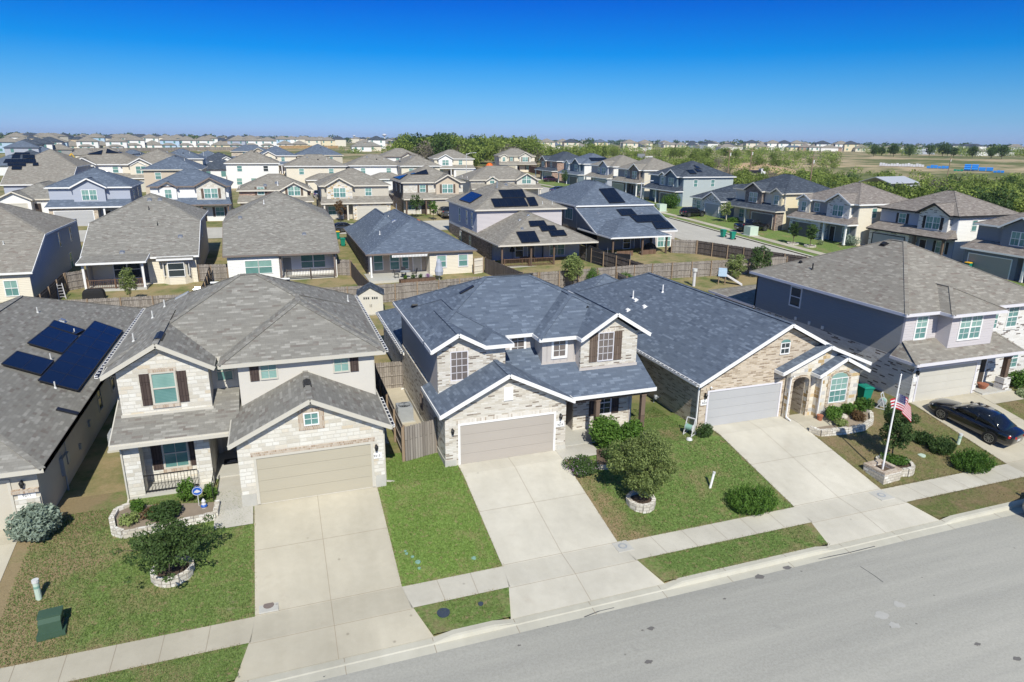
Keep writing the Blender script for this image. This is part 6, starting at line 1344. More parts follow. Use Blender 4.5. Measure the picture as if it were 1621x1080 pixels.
wheelie('green wheelie bin at the right-hand kerb, left of a pair', 63.9, 85.3, R(-80), z=terr(64, 85)+.1); wheelie('green wheelie bin at the right-hand kerb, right of a pair', 64.1, 83.3, R(-95), z=terr(64, 83)+.1)
wheelie('green bin with a yellow lid before the grey garage at the right edge', 77.2, 56.2, R(-90), 'binlid'); wheelie('yellow-lidded bin on the second street beside the grey car', 8.6, 100.5, 0, 'binlid'); wheelie('green bin between the white and the blue-roofed rear houses', 8.8, 95.2, 0)
def pipepost(label, P, h=.75, r=.08, lean=(0, 0), mat='pale_green'):
    t = thing('marker_post', label, 'post', at(P), 0); m = MB(); m.tube([(0, 0, -.2), (lean[0], lean[1], h)], r, 12); m.build('tube', mat, t); c = MB(); c.tube([(lean[0]*.98, lean[1]*.98, h-.08), (lean[0]*1.02, lean[1]*1.02, h+.03)], r*1.18, 12); c.build('cap', 'pvc', t)
    b = MB(); b.tube([(lean[0]*.6, lean[1]*.6, h*.6), (lean[0]*.72, lean[1]*.72, h*.72)], r*1.03, 12) if mat == 'pale_green' else None
    if mat == 'pale_green': b.build('band', 'lidg', t)
pipepost('pale green utility marker post on the lawn beside the left-edge drive', G(62, 948), .78, .1); pipepost('thin white leaning pipe on the lawn between the tree ring and the needled bush', G(1123, 773), .8, .06, (.22, .05), 'white'); pipepost('short pale marker post beside the black sedan', G(1516, 703), .6, .09, (.1, 0))
t = thing('transformer_box', 'green utility transformer box on the front-left lawn', 'utility box', at(G(84, 997)), R(6)); m = MB(); m.prism([(-.33, -.3, .1), (-.33, .3, .1), (-.33, .3, .62), (-.33, -.12, .62), (-.33, -.3, .5)], (.66, 0, 0)); m.box(-.36, .36, -.16, .33, .62, .66); m.build('cabinet', 'boxg', t); b = MB(); b.box(-.42, .42, -.4, .4, -.2, .1); b.build('base', 'boxg', t)
l = MB(); l.box(.3, .37, -.2, .1, .3, .36); l.build('latch', 'black', t)
for lb, P in (('pale green transformer box by the kerb next to the black pickup', G(1188, 373)), ('pale green transformer box on the lawn before the clipped bush', G(1046, 335))):
    t = thing('transformer_box', lb, 'utility box', at(P)); m = MB(); m.box(-.75, .75, -.75, .75, .1, 1.3); m.prism([(-.75, -.75, 1.3), (.75, -.75, 1.3), (.75, .75, 1.3), (-.75, .75, 1.3)], (0, 0, .12)); m.build('cabinet', 'pale_green', t); b = MB(); b.box(-.95, .95, -.95, .95, -.2, .1); b.build('pad', 'slab', t)
def lid(name, label, P, r, mat, frame=None, ring_=None, rz=0):
    t = thing(name, label, 'cover', at(P, .035), rz); m = MB(); m.tube([(0, 0, -.05), (0, 0, .018)], r, 18); m.build('lid', mat, t)
    if ring_: q = MB(); q.tube([(0, 0, -.05), (0, 0, .022)], r*.62, 16); q.build('inner_lid', ring_, t)
    if frame: f = MB(); f.box(-frame, frame, -frame, frame, -.05, .01); f.build('frame', 'slab', t)
lid('meter_cover', 'round rusty meter cover in the pavement by the limestone house drive', G(425.5, 960), .19, 'browntrim', .34); lid('meter_cover', 'round meter cover in a concrete square by the middle drive', G(985.5, 866), .2, 'acg', .36, 'slab'); lid('meter_cover', 'round meter cover in the pavement below the flagpole planter', G(1395, 785), .2, 'acg', .42, 'slab')
lid('manhole_cover', 'dark round cover in the small verge between the two drives', G(702, 971), .24, 'lidblue'); lid('valve_cover', 'small dark valve cover in the verge between the two drives', G(761, 957), .1, 'lidblue')
for lb, px, py, r in (('small round green lid, uppermost of the lids on the green lawn', 641.5, 873, .055), ('dark teal lid second down on the green lawn', 643.5, 877, .065), ('pale green oval lid third down on the green lawn', 653, 882, .07), ('square-looking green lid near the bottom of the green lawn cluster', 661.5, 890, .11), ('smallest green lid lowest in the green lawn cluster', 663.5, 900, .065), ('lone pale green lid on the right of the green lawn', 750, 884, .1)): lid('valve_cover', lb, G(px, py, -.02), r, 'lidg')
lid('valve_cover', 'flat pale green lid on the dry lawn before the dark bushes', G(1459, 721, -.02), .2, 'pale_green')
# flag, pole, planter
FP = Vector((28.75, 23.25, terr(28.75, 23.25)))
t = thing('square_planter', 'square stone and brick planter holding the flagpole', 'planter', at(FP)); m = MB(); w_ = .62
for a in ((-w_, w_, -w_, -w_+.2), (-w_, w_, w_-.2, w_), (-w_, -w_+.2, -w_+.2, w_-.2), (w_-.2, w_, -w_+.2, w_-.2)): m.box(*a, -.3, .42)
m.build('wall', 'ring', t); c = MB()
for a in ((-w_-.02, w_+.02, -w_-.02, -w_+.21), (-w_-.02, w_+.02, w_-.21, w_+.02), (-w_-.02, -w_+.21, -w_+.21, w_-.21), (w_-.21, w_+.02, -w_+.21, w_-.21)): c.box(*a, .42, .53)
c.build('coping', 'soldier', t); s = MB(); s.box(-w_+.2, w_-.2, -w_+.2, w_-.2, -.2, .34); s.build('soil', 'soil', t); t.rotation_euler.z = R(4)
t = thing('flagpole', 'tall white flagpole standing in the square stone planter', 'flagpole', at(FP, .34)); m = MB(); m.tube([(0, 0, -.3), (.03, 0, 2.6), (.07, 0, 5.15)], .05, 10, .034); m.build('pole', 'white', t); b = MB(); b.lathe([(.01, -.05), (.06, 0), (.01, .06)], (.07, 0, 5.19), 10); b.build('finial', 'alu', t)
def flag():
    t = thing('flag', 'limp American flag with red and white stripes hanging on the white flagpole', 'flag', (FP.x+.05, FP.y, FP.z+4.55)); n = 14; L, Hh = 1.45, .82
    def pt(u, v):
        a = u*L*.62; fold = .13*math.sin(u*9+v*2)*min(1, u*3); return (a*.93+.03, -a*.25+fold, -v*Hh-u*u*.62-u*.12)
    for mat, nm, sel in (('flagred', 'red_stripes', lambda k: k % 2 == 0), ('flagwhite', 'white_stripes', lambda k: k % 2 == 1)):
        m = MB()
        for k in range(13):
            if not sel(k): continue
            for i in range(n):
                if k < 7 and i < n*.4: continue
                a, b = i/n, (i+1)/n; m.poly([pt(a, (k+1)/13), pt(b, (k+1)/13), pt(b, k/13), pt(a, k/13)])
        m.build(nm, mat, t)
    c = MB(); k_ = round(n*.4+.49)
    for i in range(k_):
        for j in range(7): c.poly([pt(i/n, (j+1)/13), pt((i+1)/n, (j+1)/13), pt((i+1)/n, j/13), pt(i/n, j/13)])
    o = c.build('canton', 'navy', t); s = MB()
    for r_ in range(9):
        for q in range(6 if r_ % 2 == 0 else 5):
            u = (.03+(q+(0 if r_ % 2 == 0 else .5))*.064); v = (r_+.6)/9*7/13*.96
            p = Vector(pt(u, v))+Vector((0, -.012, 0)); s.poly([p+Vector((-.02, 0, -.018)), p+Vector((.02, 0, -.018)), p+Vector((0, 0, .024))])
    s.build('stars', 'flagwhite', o)
    # gathered cloth behind the pole
    g = MB(); 
    for mat, k0 in ((0, 0),): 
        for k in range(6):
            g.m = k % 2; z0 = -.25-k*.085; g.poly([(0, .02, z0-.085), (-.28+.03*k, .1, z0-.16), (-.26+.03*k, .1, z0-.06), (0, .02, z0)])
    g.build('gathered_fold', ['flagred', 'flagwhite'], t)
flag()
# planters, beds, shrubs of the front gardens
def T(px, py): return G(px, py)
P = G(274, 906); ring('tree_ring', 'round stone ring round the dark spreading oak on the left lawn', P, .72, .22); 
tree('oak_tree', 'low dark live oak spreading wide over a stone ring on the left lawn', (P.x, P.y+.1, P.z), 2.0, 1.55, .55, 7600, .055, 'lf_oak', 3, 13, group=None, squash=.5, tr=.06, out=8)
P = G(1014, 797); ring('tree_ring', 'round stone ring round the bushy olive-green tree', P, .62, .3)
tree('oak_tree', 'bushy olive-green tree with a round crown in front of the middle house porch', (P.x, P.y+.05, P.z), 3.5, 1.66, .6, 19000, .05, 'lf_olive', 5, 16, squash=.9, tr=.07)
P = G(1416, 738); ring('tree_ring', 'stone ring with green ground cover below the wispy tree near the flagpole', P, .85, .26)
tree('young_tree', 'wispy dark-green tree between the flagpole and the black sedan', (P.x+.15, P.y+.3, P.z), 3.5, 1.15, .8, 7000, .055, 'lf_mid', 9, 9, squash=.95, tr=.05, lean=(.1, .2))
shrub('ground_cover', 'low green ground cover inside the stone ring by the flagpole', at(P, .2), .8, .4, 1800, .05, 'lf_bright', 4)
P = G(60, 852); shrub('sage_bush', 'big silver-green sage bush before the stucco garage', at(P, -.05), 1.05, 1.5, 4200, .085, 'lf_sage', 2)
rim = [G(*q) for q in ((207, 806), (186, 815), (178, 830), (181, 846), (196, 851), (235, 844), (290, 832), (342, 821), (345, 800))]; bed('flower_bed', 'stone-edged flower bed below the porch railing of the limestone house', rim, rim, .3)
for lb, px, py, r, h, mt, sz, n in (('small bright shrub left in the limestone porch bed', 219, 815, .36, .6, 'lf_bright', .05, 900), ('rust-tinted low shrub in the limestone porch bed', 243, 822, .5, .5, 'lf_brown', .05, 900), ('wide dark-green shrub in the middle of the porch bed', 265, 824, .75, .75, 'lf_mid', .06, 2200), ('upright green shrub against the porch railing', 297, 795, .42, 1.05, 'lf_bright', .055, 1400), ('small rounded bright shrub beside the limestone entry walk', 333, 790, .3, .62, 'lf_bright', .05, 900), ('grey-green straggly shrub at the left end of the porch bed', 205, 833, .45, .5, 'lf_olive', .05, 700)): shrub('shrub', lb, at(G(px, py), .1), r, h, n, sz, mt, int(px))
t = thing('garden_sign', 'round blue sign with a white mark on a stake in the porch bed', 'sign', at(G(316, 806), .1)); m = MB(); m.tube([(0, 0, -.2), (0, 0, .7)], .018, 6); m.build('stake', 'pvc', t); m = MB(); m.tube([(0, .01, .78), (0, -.02, .78)], .21, 20); d = m.build('disc', 'blue', t)
m = MB(); m.prism([(-.14, -.024, .74), (.0, -.024, .70), (.14, -.024, .74), (.1, -.024, .79), (.0, -.024, .86), (-.1, -.024, .79)], (0, -.006, 0)); m.build('mark', 'flagwhite', d); m = MB()
for i in range(20): a, b = i*math.pi/10, (i+1)*math.pi/10; m.bar((.19*math.cos(a), -.024, .78+.19*math.sin(a)), (.19*math.cos(b), -.024, .78+.19*math.sin(b)), .018)
m.build('border', 'flagwhite', d)
t = thing('garden_ornament', 'small white and blue garden ornament in the porch bed', 'ornament', at(G(324, 808), .12)); m = MB(); m.lathe([(.1, 0), (.13, .1), (.07, .25), (.09, .33), (.03, .44)], n=10); m.build('body', 'flagwhite', t); m = MB(); m.lathe([(.135, .08), (.14, .12), (.1, .18)], n=10); m.build('coat', 'blue', t)
P = G(964, 722); shrub('hedge', 'tall bright-green hedge shrub by the middle house porch', (15.55, 28.9, -.05), 1.05, 1.75, 4500, .075, 'lf_bright', 12); shrub('hedge', 'bright-green shrub between the porch post and the tall hedge', (17.0, 28.9, -.05), .85, 1.35, 2800, .075, 'lf_bright', 13)
shrub('shrub', 'dark brownish shrub under the tall bright hedge', (15.4, 27.6, -.15), .75, .8, 1500, .05, 'lf_mid', 14); P = G(921, 746)
shrub('lantana', 'low rounded lantana with lilac flowers at the edge of the middle drive', at(P), .98, .62, 3200, .045, 'lf_mid', 15); obj_of('flowers', leafmesh('flowers', [(0, 0, .33)], [[.95, .9, .3]], 260, .035, 'petal', 6, 1, .8), bpy.data.objects['lantana'])
rim = [G(*q) for q in ((945, 742), (962, 742), (985, 735), (1003, 731))]; bed('flower_bed', 'curved line of pale edging stones behind the bushy olive tree', rim, rim+[Vector((16.5, 28.6, -.02)), Vector((14.9, 28.6, -.02))], .16, soil='soil')
P = G(1189, 803); spiky('rosemary_bush', 'bright needled bush beside the pavement on the patchy lawn', at(P), 1.05, .95, 520, 'lf_bright', 3, sx=1.25)
shrub('shrub', 'small round shrub beside the pale grey garage door', at(G(1115, 692)), .5, .75, 1500, .05, 'lf_mid', 17)
rim = [G(*q) for q in ((1281, 683), (1298, 690), (1340, 686), (1366, 681), (1379, 671), (1378, 660), (1368, 655))]; bed('flower_bed', 'curved stone-edged flower bed before the arched window', rim, rim+[Vector((32.2, 28.3, -.05)), Vector((30.2, 28.3, -.05)), Vector((30.2, 27.4, -.2))], .34)
for lb, px, py, r, h, mt, n in (('bright shrub left in the bed under the arched window', 1318, 668, .62, .85, 'lf_bright', 2000), ('bright shrub in the middle of the bed under the arched window', 1343, 660, .5, .75, 'lf_bright', 1500), ('bright shrub at the wall corner right of the arched window', 1365, 655, .6, .9, 'lf_bright', 1700), ('brown dying shrub at the curve of the stone bed', 1357, 670, .5, .65, 'lf_brown', 1100), ('low grey-green shrub at the front of the stone bed', 1330, 678, .45, .4, 'lf_olive', 900)): shrub('shrub', lb, at(G(px, py), .15), r, h, n, .055, mt, int(px))
t = thing('flower_pot', 'small terracotta pot beside the arched entry', 'pot', at(G(1297, 666))); m = MB(); m.lathe([(.12, 0), (.17, .3), (.19, .31), (.19, .36), (.15, .36)], n=14); m.build('pot', 'terra', t)
t = thing('flower_pot', 'terracotta bowl on the porch of the wide-roofed brick house', 'pot', (43.3, 28.9, .1)); m = MB(); m.lathe([(.18, 0), (.32, .25), (.34, .34), (.28, .34)], n=14); m.build('pot', 'terra', t)
t = thing('garden_boulder', 'pale boulder lying in the bed under the arched window', 'rock', at(G(1335, 665), .15)); m = MB(); m.lathe([(.02, -.1), (.22, 0), (.2, .14), (.08, .22)], n=9); m.build('stone', 'ring', t)
for lb, px, py, r, h, sx in (('dark needled bush, upper left of three by the sedan', 1460, 702, .45, .7, 1.1), ('dark needled bush, middle of three by the sedan', 1488, 716, .62, .85, 1.15), ('large dark needled bush nearest the pavement beside the sedan drive', 1537, 741, .95, .9, 1.3)): spiky('rosemary_bush', lb, at(G(px, py)), r, h, int(480*r), 'lf_bright' if px > 1500 else 'lf_mid', int(px), sx=sx)
for lb, x, y, r, h, mt in (('bright hedge shrub right of the wide-roofed house entry', 46.2, 28.6, .95, 1.2, 'lf_bright'), ('bright hedge shrub at the right picture edge', 48.2, 28.4, .95, 1.1, 'lf_bright'), ('pale lime variegated shrub along the entry walk', 45.4, 27.5, .55, .45, 'lf_yel'), ('pale lime variegated shrub at the right picture edge', 46.6, 27.0, .6, .45, 'lf_yel')): shrub('hedge', lb, (x, y, terr(x, y)), r, h, 2200, .07, mt, int(x*3))
def hosereel(label, x, y, rz):
    t = thing('hose_reel', label, 'hose reel', (x, y, terr(x, y)), rz); m = MB()
    for s_ in (-1, 1): m.bar((s_*.24, -.25, 0), (s_*.24, .1, .95), .04); m.bar((s_*.24, .25, 0), (s_*.24, .0, .5), .04); m.bar((s_*.24, -.25, .03), (s_*.24, .3, .03), .04)
    m.bar((-.24, .1, .95), (.24, .1, .95), .05); m.build('frame', 'flagwhite', t); r_ = MB(); r_.tube([(-.2, 0, .42), (.2, 0, .42)], .17, 14); r_.build('hose', 'lidg', t)
    for s_ in (-1, 1): d = MB(); d.tube([(s_*.2, 0, .42), (s_*.23, 0, .42)], .22, 16); d.build('reel', 'pvc' if s_ > 0 else 'acg', t)
hosereel('white hose reel cart with green hose against the tan brick side wall', 20.75, 28.9, R(-60)); hosereel('white and blue hose cart beside the grey-sided house', 34.3, 28.6, R(30))
t = thing('tarp', 'blue cloth bundle lying beside the hose cart', 'tarp', (20.35, 28.3, terr(20.35, 28.3))); m = MB(); m.lathe([(.05, 0), (.18, .02), (.14, .12), (.03, .16)], n=9); m.build('cloth', 'pvc', t)

# ------------------------------------------------------------------ fences and back yards
fence('board_fence', 'weathered board fence along the gravel strip between the limestone and slate-roofed houses', [(5.2, 30.5), (5.25, 42.5)], mat='fence', railside=1, group='board fences between the yards')
fence('garden_gate', 'grey board gate closing the gravel strip beside the slate-roofed brick house', [(5.22, 30.45), (6.93, 30.95)], 1.9, mat='fence', rails=True, railside=1, group=None, step=1.2)
fence('board_fence', 'short board fence across the rear end of the gravel strip', [(5.3, 40.9), (7.25, 40.9)], railside=-1)
fence('board_fence', 'long weathered fence behind the limestone and middle back yards', [(-8.0, 65.6), (8.5, 64.8), (26.5, 66.6)], railside=-1)
fence('board_fence', 'weathered back fence behind the dark slate gable roof', [(26.7, 66.6), (40.5, 66.4), (57.5, 64.2)], railside=-1)
fence('board_fence', 'weathered back fence below the bay-window house lawn', [(-21, 66.2), (-8.2, 65.6)], railside=-1)
fence('board_fence', 'dark shaded fence running away left of the bay-window house lawn', [(-20.3, 66.4), (-20.3, 77.2)], mat='fence_d', railside=-1)
fence('board_fence', 'short fence joining the dark fence to the bay-window house', [(-20.2, 77.4), (-18.6, 78.6)], railside=-1)
fence('board_fence', 'dark fence between the bay-window house and the white patio house', [(-7.0, 66), (-6.9, 78.2)], mat='fence_d', railside=-1)
fence('board_fence', 'short cross fence between the bay-window and white patio houses', [(-8.1, 79.0), (-5.2, 78.8)], railside=-1)
fence('board_fence', 'dark fence between the white patio house and the slate hip roof house', [(7.9, 77.5), (8.5, 65.2)], mat='fence_d', railside=1)
fence('board_fence', 'short cross fence right of the white patio house', [(6.5, 78.6), (7.9, 78.0)], railside=-1)
fence('garden_gate', 'pale cream gate beside the slate hip roof house', [(21.7, 75.0), (23.0, 75.4)], mat=MT['cream'], railside=-1, group=None, step=1.3)
fence('board_fence', 'dark fence between the slate hip roof house and the lilac solar house', [(23.2, 75.4), (24.9, 67)], mat='fence_d', railside=1)
fence('board_fence', 'dark fence between the lilac solar house and the grey solar house', [(37.2, 78.8), (39.6, 66.6)], mat='fence_d', railside=-1)
fence('board_fence', 'weathered fence right of the grey solar house, facing the lawn', [(50.6, 78.4), (53.3, 76.6)], railside=-1)
fence('board_fence', 'dark fence running along the right-hand street', [(53.4, 76.5), (56.3, 70.6), (59.6, 63.2)], mat='fence_d', railside=-1)
fence('board_fence', 'red-brown fence at the right edge behind the bright hedge', [(49.6, 31.2), (57, 31.2)], mat='fence_r', railside=1)
fence('board_fence', 'weathered fence behind the grey-sided house yard', [(34.6, 46), (34.8, 64)], railside=1)
t = thing('garden_shed', 'cream resin garden shed with a dark blue gable roof and small door panes', 'shed', (7.85, 61.2, 0), R(-8)); m = MB(); m.prism([(-1.1, -1, 0), (1.1, -1, 0), (1.1, -1, 1.95), (0, -1, 2.6), (-1.1, -1, 1.95)], (0, 2.1, 0)); m.build('walls', 'shedwall', t)
m = MB()
for s_ in (-1, 1): m.prism([(s_*1.25, -1.12, 1.85), (0, -1.12, 2.6), (0, -1.12, 2.68), (s_*1.25, -1.12, 1.93)], (0, 2.35, 0))
m.build('roof', 'sh_dark', t)
for s_ in (-1, 1):
    m = MB(); m.box(s_*.02, s_*.72, -1.04, -.99, .08, 1.85); d = m.build('door', 'shedwall', t); g = MB()
    for i in range(3): g.box(s_*(.12+i*.19), s_*(.25+i*.19), -1.05, -1.035, 1.52, 1.72)
    g.build('pane', 'glass', d); h = MB(); h.box(s_*.05, s_*.09, -1.08, -1.04, .8, 1.05); h.build('handle', 'black', d)
# back-yard things
t = thing('covered_grill', 'black-covered grill on the dry lawn of the bay-window house', 'grill', at(G(150, 474))); m = MB(); rings = [[(-a, -b, z), (a, -b, z), (a, b, z), (-a, b, z)] for a, b, z in ((.95, .42, .12), (.9, .4, .7), (.78, .36, .95), (.6, .3, 1.02))]; loft(m, rings); m.build('cover', 'cover', t)
for s_ in (-1, 1): m = MB(); m.tube([(.7, s_*.3, .1), (.7, s_*.38, .1)], .1, 10); m.build('wheel', 'acg', t)
t = thing('gas_grill', 'steel gas grill with a dark hood on the railed patio', 'grill', (-14.8, 77.8, .55)); m = MB(); m.box(-.6, .6, -.25, .25, .1, .8); m.build('cabinet', 'alu', t); m = MB(); m.prism([(-.4, -.25, .8), (-.4, .25, .8), (-.4, .2, 1.1), (-.4, -.1, 1.15)], (.8, 0, 0)); m.build('hood', 'acg', t)
t = thing('step_ladder', 'white step ladder leaning on the dark fence of the bay-window yard', 'ladder', at(G(99, 474)), R(20)); m = MB()
for s_ in (-1, 1): m.bar((s_*.3, 0, 0), (s_*.2, .35, 1.5), .05); m.bar((s_*.3, .75, 0), (s_*.2, .4, 1.5), .05)
m.build('rails', 'flagwhite', t); m = MB()
for i in range(5): m.bar((-.28+i*.015, .06+i*.06, .25+i*.27), (.28-i*.015, .06+i*.06, .25+i*.27), .06, .03)
m.build('steps', 'flagwhite', t)
tree('young_tree', 'slim young tree on the dry lawn of the bay-window house', at(G(208, 482)), 3.7, .95, 1.0, 2600, .075, 'lf_olive', 21, 8, squash=1.1, tr=.04)
tree('young_tree', 'light-green young tree behind the middle house roof by the back fence', (30.1, 65.4, 0), 4.0, 1.35, .8, 3600, .085, 'lf_olive', 22, 9, squash=1.0, tr=.05)
shrub('shrub', 'bright conifer-like shrub by the back fence behind the middle house', (32.4, 65.2, 0), .95, 2.3, 2200, .07, 'lf_bright', 23); shrub('shrub', 'low shrub with yellow flowers by the back fence', (36.5, 65.4, 0), 1.3, 1.5, 1800, .07, 'lf_bright', 24)
tree('young_tree', 'yellowish bushy tree at the play slide in the back yard', at(G(1163, 444)), 3.2, 1.5, .3, 3200, .085, 'lf_olive', 25, 9, tr=.05); tree('young_tree', 'fuller green tree beside the dark fence left of the wide-roofed house', at(G(1200, 440)), 4.0, 1.5, .4, 3400, .085, 'lf_mid', 26, 9, tr=.06)
t = thing('play_slide', 'small white slide with a light-blue playhouse top in the back yard', 'slide', (46.9, 62.0, .1), R(-35)); m = MB(); 
for x, y in ((-.35, -.35), (.35, -.35), (-.35, .35), (.35, .35)): m.box(x-.05, x+.05, y-.05, y+.05, 0, 1.2)
m.build('legs', 'fpost', t); m = MB(); m.box(-.45, .45, -.45, -.4, 1.1, 1.9); m.box(-.45, .45, .4, .45, 1.1, 1.9); m.box(-.45, -.4, -.4, .4, 1.1, 1.9); m.box(-.4, .45, -.4, .4, 1.05, 1.1); m.build('playhouse', 'sd_sky', t); m = MB(); m.prism([(.45, -.3, 1.12), (.45, .3, 1.12), (2.2, .3, .12), (2.2, -.3, .12)], (0, 0, .06)); m.bar((.45, -.3, 1.2), (2.2, -.3, .2), .05, .14); m.bar((.45, .3, 1.2), (2.2, .3, .2), .05, .14); m.build('chute', 'flagwhite', t)
t = thing('vent_post', 'white capped flue post standing behind the dark slate gable roof', 'post', at(G(1098, 453))); m = MB(); m.tube([(0, 0, -.1), (0, 0, 1.6)], .16, 12); m.build('pipe', 'flagwhite', t); m = MB(); m.tube([(0, 0, 1.65), (0, 0, 1.95)], .27, 12); m.build('cap', 'pvc', t)
def chair(label, x, y, z, rz, mat='black', group='patio chairs'):
    t = thing('patio_chair', label, 'chair', (x, y, z), rz, group); m = MB(); m.box(-.25, .25, -.25, .25, .42, .47); m.build('seat', mat, t); m = MB(); m.prism([(-.25, .22, .47), (.25, .22, .47), (.25, .34, 1.0), (-.25, .34, 1.0)], (0, .04, 0)); m.build('backrest', mat, t)
    for a in (-1, 1):
        for b in (-1, 1): q = MB(); q.bar((a*.22, b*.22, 0), (a*.22, b*.22, .42), .035); q.build('leg', mat, t)
    return t
t = thing('patio_table', 'round dark patio table on the slate hip roof house patio', 'table', (13.6, 74.6, .42)); m = MB(); m.tube([(0, 0, .7), (0, 0, .74)], .6, 16); m.build('top', 'acg', t); m = MB(); m.tube([(0, 0, 0), (0, 0, .7)], .05, 8); m.build('leg', 'black', t)
chair('dark metal chair left of the round patio table', 12.6, 74.7, .42, R(90)); chair('dark metal chair right of the round patio table', 14.6, 74.7, .42, R(-90)); chair('dark metal chair behind the round patio table', 13.6, 75.6, .42, 0)
t = thing('planter_box', 'long brown planter box with potted plants at the slate hip roof patio edge', 'planter', (14.6, 72.9, .15), R(6)); m = MB(); m.box(-2, 2, -.4, .4, 0, .45); m.build('box', 'decks', t); m = MB(); m.box(-1.9, 1.9, -.32, .32, .45, .48); m.build('soil', 'soil', t)
for i, x in enumerate((-1.4, -.5, .4, 1.2)): shrub('potted_plant', ('leafy plant at the left end of the brown planter box', 'small plant second from left in the brown planter box', 'small plant third from left in the brown planter box', 'pinkish plant right in the brown planter box')[i], (14.6+x, 72.9+x*.1, .6), .28, .5, 250, .06, ('lf_bright', 'lf_mid', 'lf_mid', 'petal')[i], 50+i)
t = thing('patio_umbrella', 'closed grey patio umbrella beside the planter box', 'umbrella', (17.2, 73.4, .2)); m = MB(); m.tube([(0, 0, 0), (0, 0, 2.4)], .03, 6); m.build('pole', 'pvc', t); m = MB(); m.lathe([(.42, .55), (.5, 1.0), (.34, 1.6), (.3, 2.0), (.1, 2.4)], n=9); m.build('canopy', 'st_bluegrey', t)
for i, (x, w_) in enumerate(((43.6, 2.4), (47.2, 2.2))):
    t = thing('rattan_sofa', ('dark rattan sofa left on the grey solar house patio', 'dark rattan sofa with pale cushions right on the grey solar house patio')[i], 'sofa', (x, 78.9, .72)); m = MB(); m.box(-w_/2, w_/2, -.4, .4, .05, .42); m.box(-w_/2, w_/2, -.4, -.3, .42, .85); m.build('frame', 'decks', t); m = MB(); m.box(-w_/2+.1, w_/2-.1, -.28, .36, .42, .54); m.build('cushion', 'st_cream', t)
t = thing('covered_grill', 'large black-covered barbecue under the grey solar house patio', 'grill', (48.6, 80.6, .72)); m = MB(); m.lathe([(1.05, 0), (1.0, .6), (.7, 1.2), (.2, 1.45)], n=12); m.build('cover', 'cover', t)
t = thing('kettle_grill', 'small kettle grill at the right end of the grey solar house patio', 'grill', (51.0, 79.3, .5)); m = MB(); m.lathe([(.05, .6), (.3, .75), (.32, .9), (.25, 1.1), (.04, 1.2)], n=12); m.build('kettle', 'carblack', t); m = MB(); [m.bar((.3*math.cos(a), .3*math.sin(a), 0), (.12*math.cos(a), .12*math.sin(a), .7), .03) for a in (0, 2.1, 4.2)]; m.build('legs', 'alu', t)
t = thing('safety_net', 'black mesh net hung along the fence between the two solar houses', 'net', (37.5, 77.4, .4)); m = MB(); m.prism([(-.1, 0, -.2), (1.7, -8.2, -.4), (1.7, -8.2, 2.4), (.8, -4, 2.0), (-.1, 0, 2.5)], (.03, 0, 0)); m.build('mesh', 'net', t)
for i in range(3): m = MB(); f = i/2; m.tube([(-.1+1.8*f, -8.2*f, -.3), (-.1+1.8*f, -8.2*f, 2.6)], .03, 6); m.build('pole', 'alu', t)
t = thing('dining_table', 'dark dining table with chairs under the lilac solar house patio', 'table', (30, 79, .55)); m = MB(); m.box(-.9, .9, -.45, .45, .7, .75); m.build('top', 'decks', t); [MB().box(a*.8-.04, a*.8+.04, b*.35-.04, b*.35+.04, 0, .7).build('leg', 'decks', t) for a in (-1, 1) for b in (-1, 1)]
t = thing('patio_umbrella', 'closed dark umbrella under the lilac solar house patio roof', 'umbrella', (28.0, 79.2, .55)); m = MB(); m.tube([(0, 0, 0), (0, 0, 2.2)], .03, 6); m.build('pole', 'black', t); m = MB(); m.lathe([(.35, 1.5), (.3, 1.8), (.06, 2.2)], n=8); m.build('canopy', 'cover', t)
# ------------------------------------------------------------------ grass blades on the front lawns
def grass(name, areas, n, mat, hmax=.09):
    rg = np.random.default_rng(11); V = []; tot = sum((b-a)*(d-c) for a, b, c, d in areas)
    for a, b, c, d in areas:
        k = int(n*(b-a)*(d-c)/tot); x = rg.uniform(a, b, k); y = rg.uniform(c, d, k); z = np.array([terr(p, q) for p, q in zip(x, y)])
        t = rg.uniform(0, 6.283, k); w_ = rg.uniform(.012, .03, k); h = hmax*rg.uniform(.35, 1, k); lx, ly = rg.normal(0, .045, k), rg.normal(0, .045, k)
        V.append(np.stack([np.stack([x-w_*np.cos(t), y-w_*np.sin(t), z-.01], 1), np.stack([x+w_*np.cos(t), y+w_*np.sin(t), z-.01], 1), np.stack([x+lx, y+ly, z+h], 1)], 1).reshape(-1, 3))
    V = np.concatenate(V); n = len(V)//3
    me = bpy.data.meshes.new(name); me.vertices.add(3*n); me.vertices.foreach_set('co', V.astype(np.float32).ravel()); me.loops.add(3*n); me.loops.foreach_set('vertex_index', np.arange(3*n, dtype=np.int32)); me.polygons.add(n)
    me.polygons.foreach_set('loop_start', np.arange(0, 3*n, 3, dtype=np.int32)); me.polygons.foreach_set('loop_total', np.full(n, 3, dtype=np.int32)); me.update(calc_edges=True); me.materials.append(MT[mat])
    o = bpy.data.objects.new(name, me); col.objects.link(o); o['kind'] = 'stuff'; return o
MT['gr_g'] = leafmat('grass_blade_green', (0.08, 0.13, 0.028), (0.26, 0.34, 0.115), .5); MT['gr_d'] = leafmat('grass_blade_dry', (0.14, 0.125, 0.05), (0.40, 0.33, 0.19), .5); MT['gr_v'] = leafmat('grass_blade_fresh', (0.09, 0.16, 0.03), (0.28, 0.39, 0.11), .5)
grass('grass', [(-10.2, -2.0, 22.4, 30), (-9.5, -2.3, 19.6, 20.95)], 40000, 'gr_g')
grass('fresh_grass', [(3.65, 7.5, 22.4, 30.8)], 20000, 'gr_v')
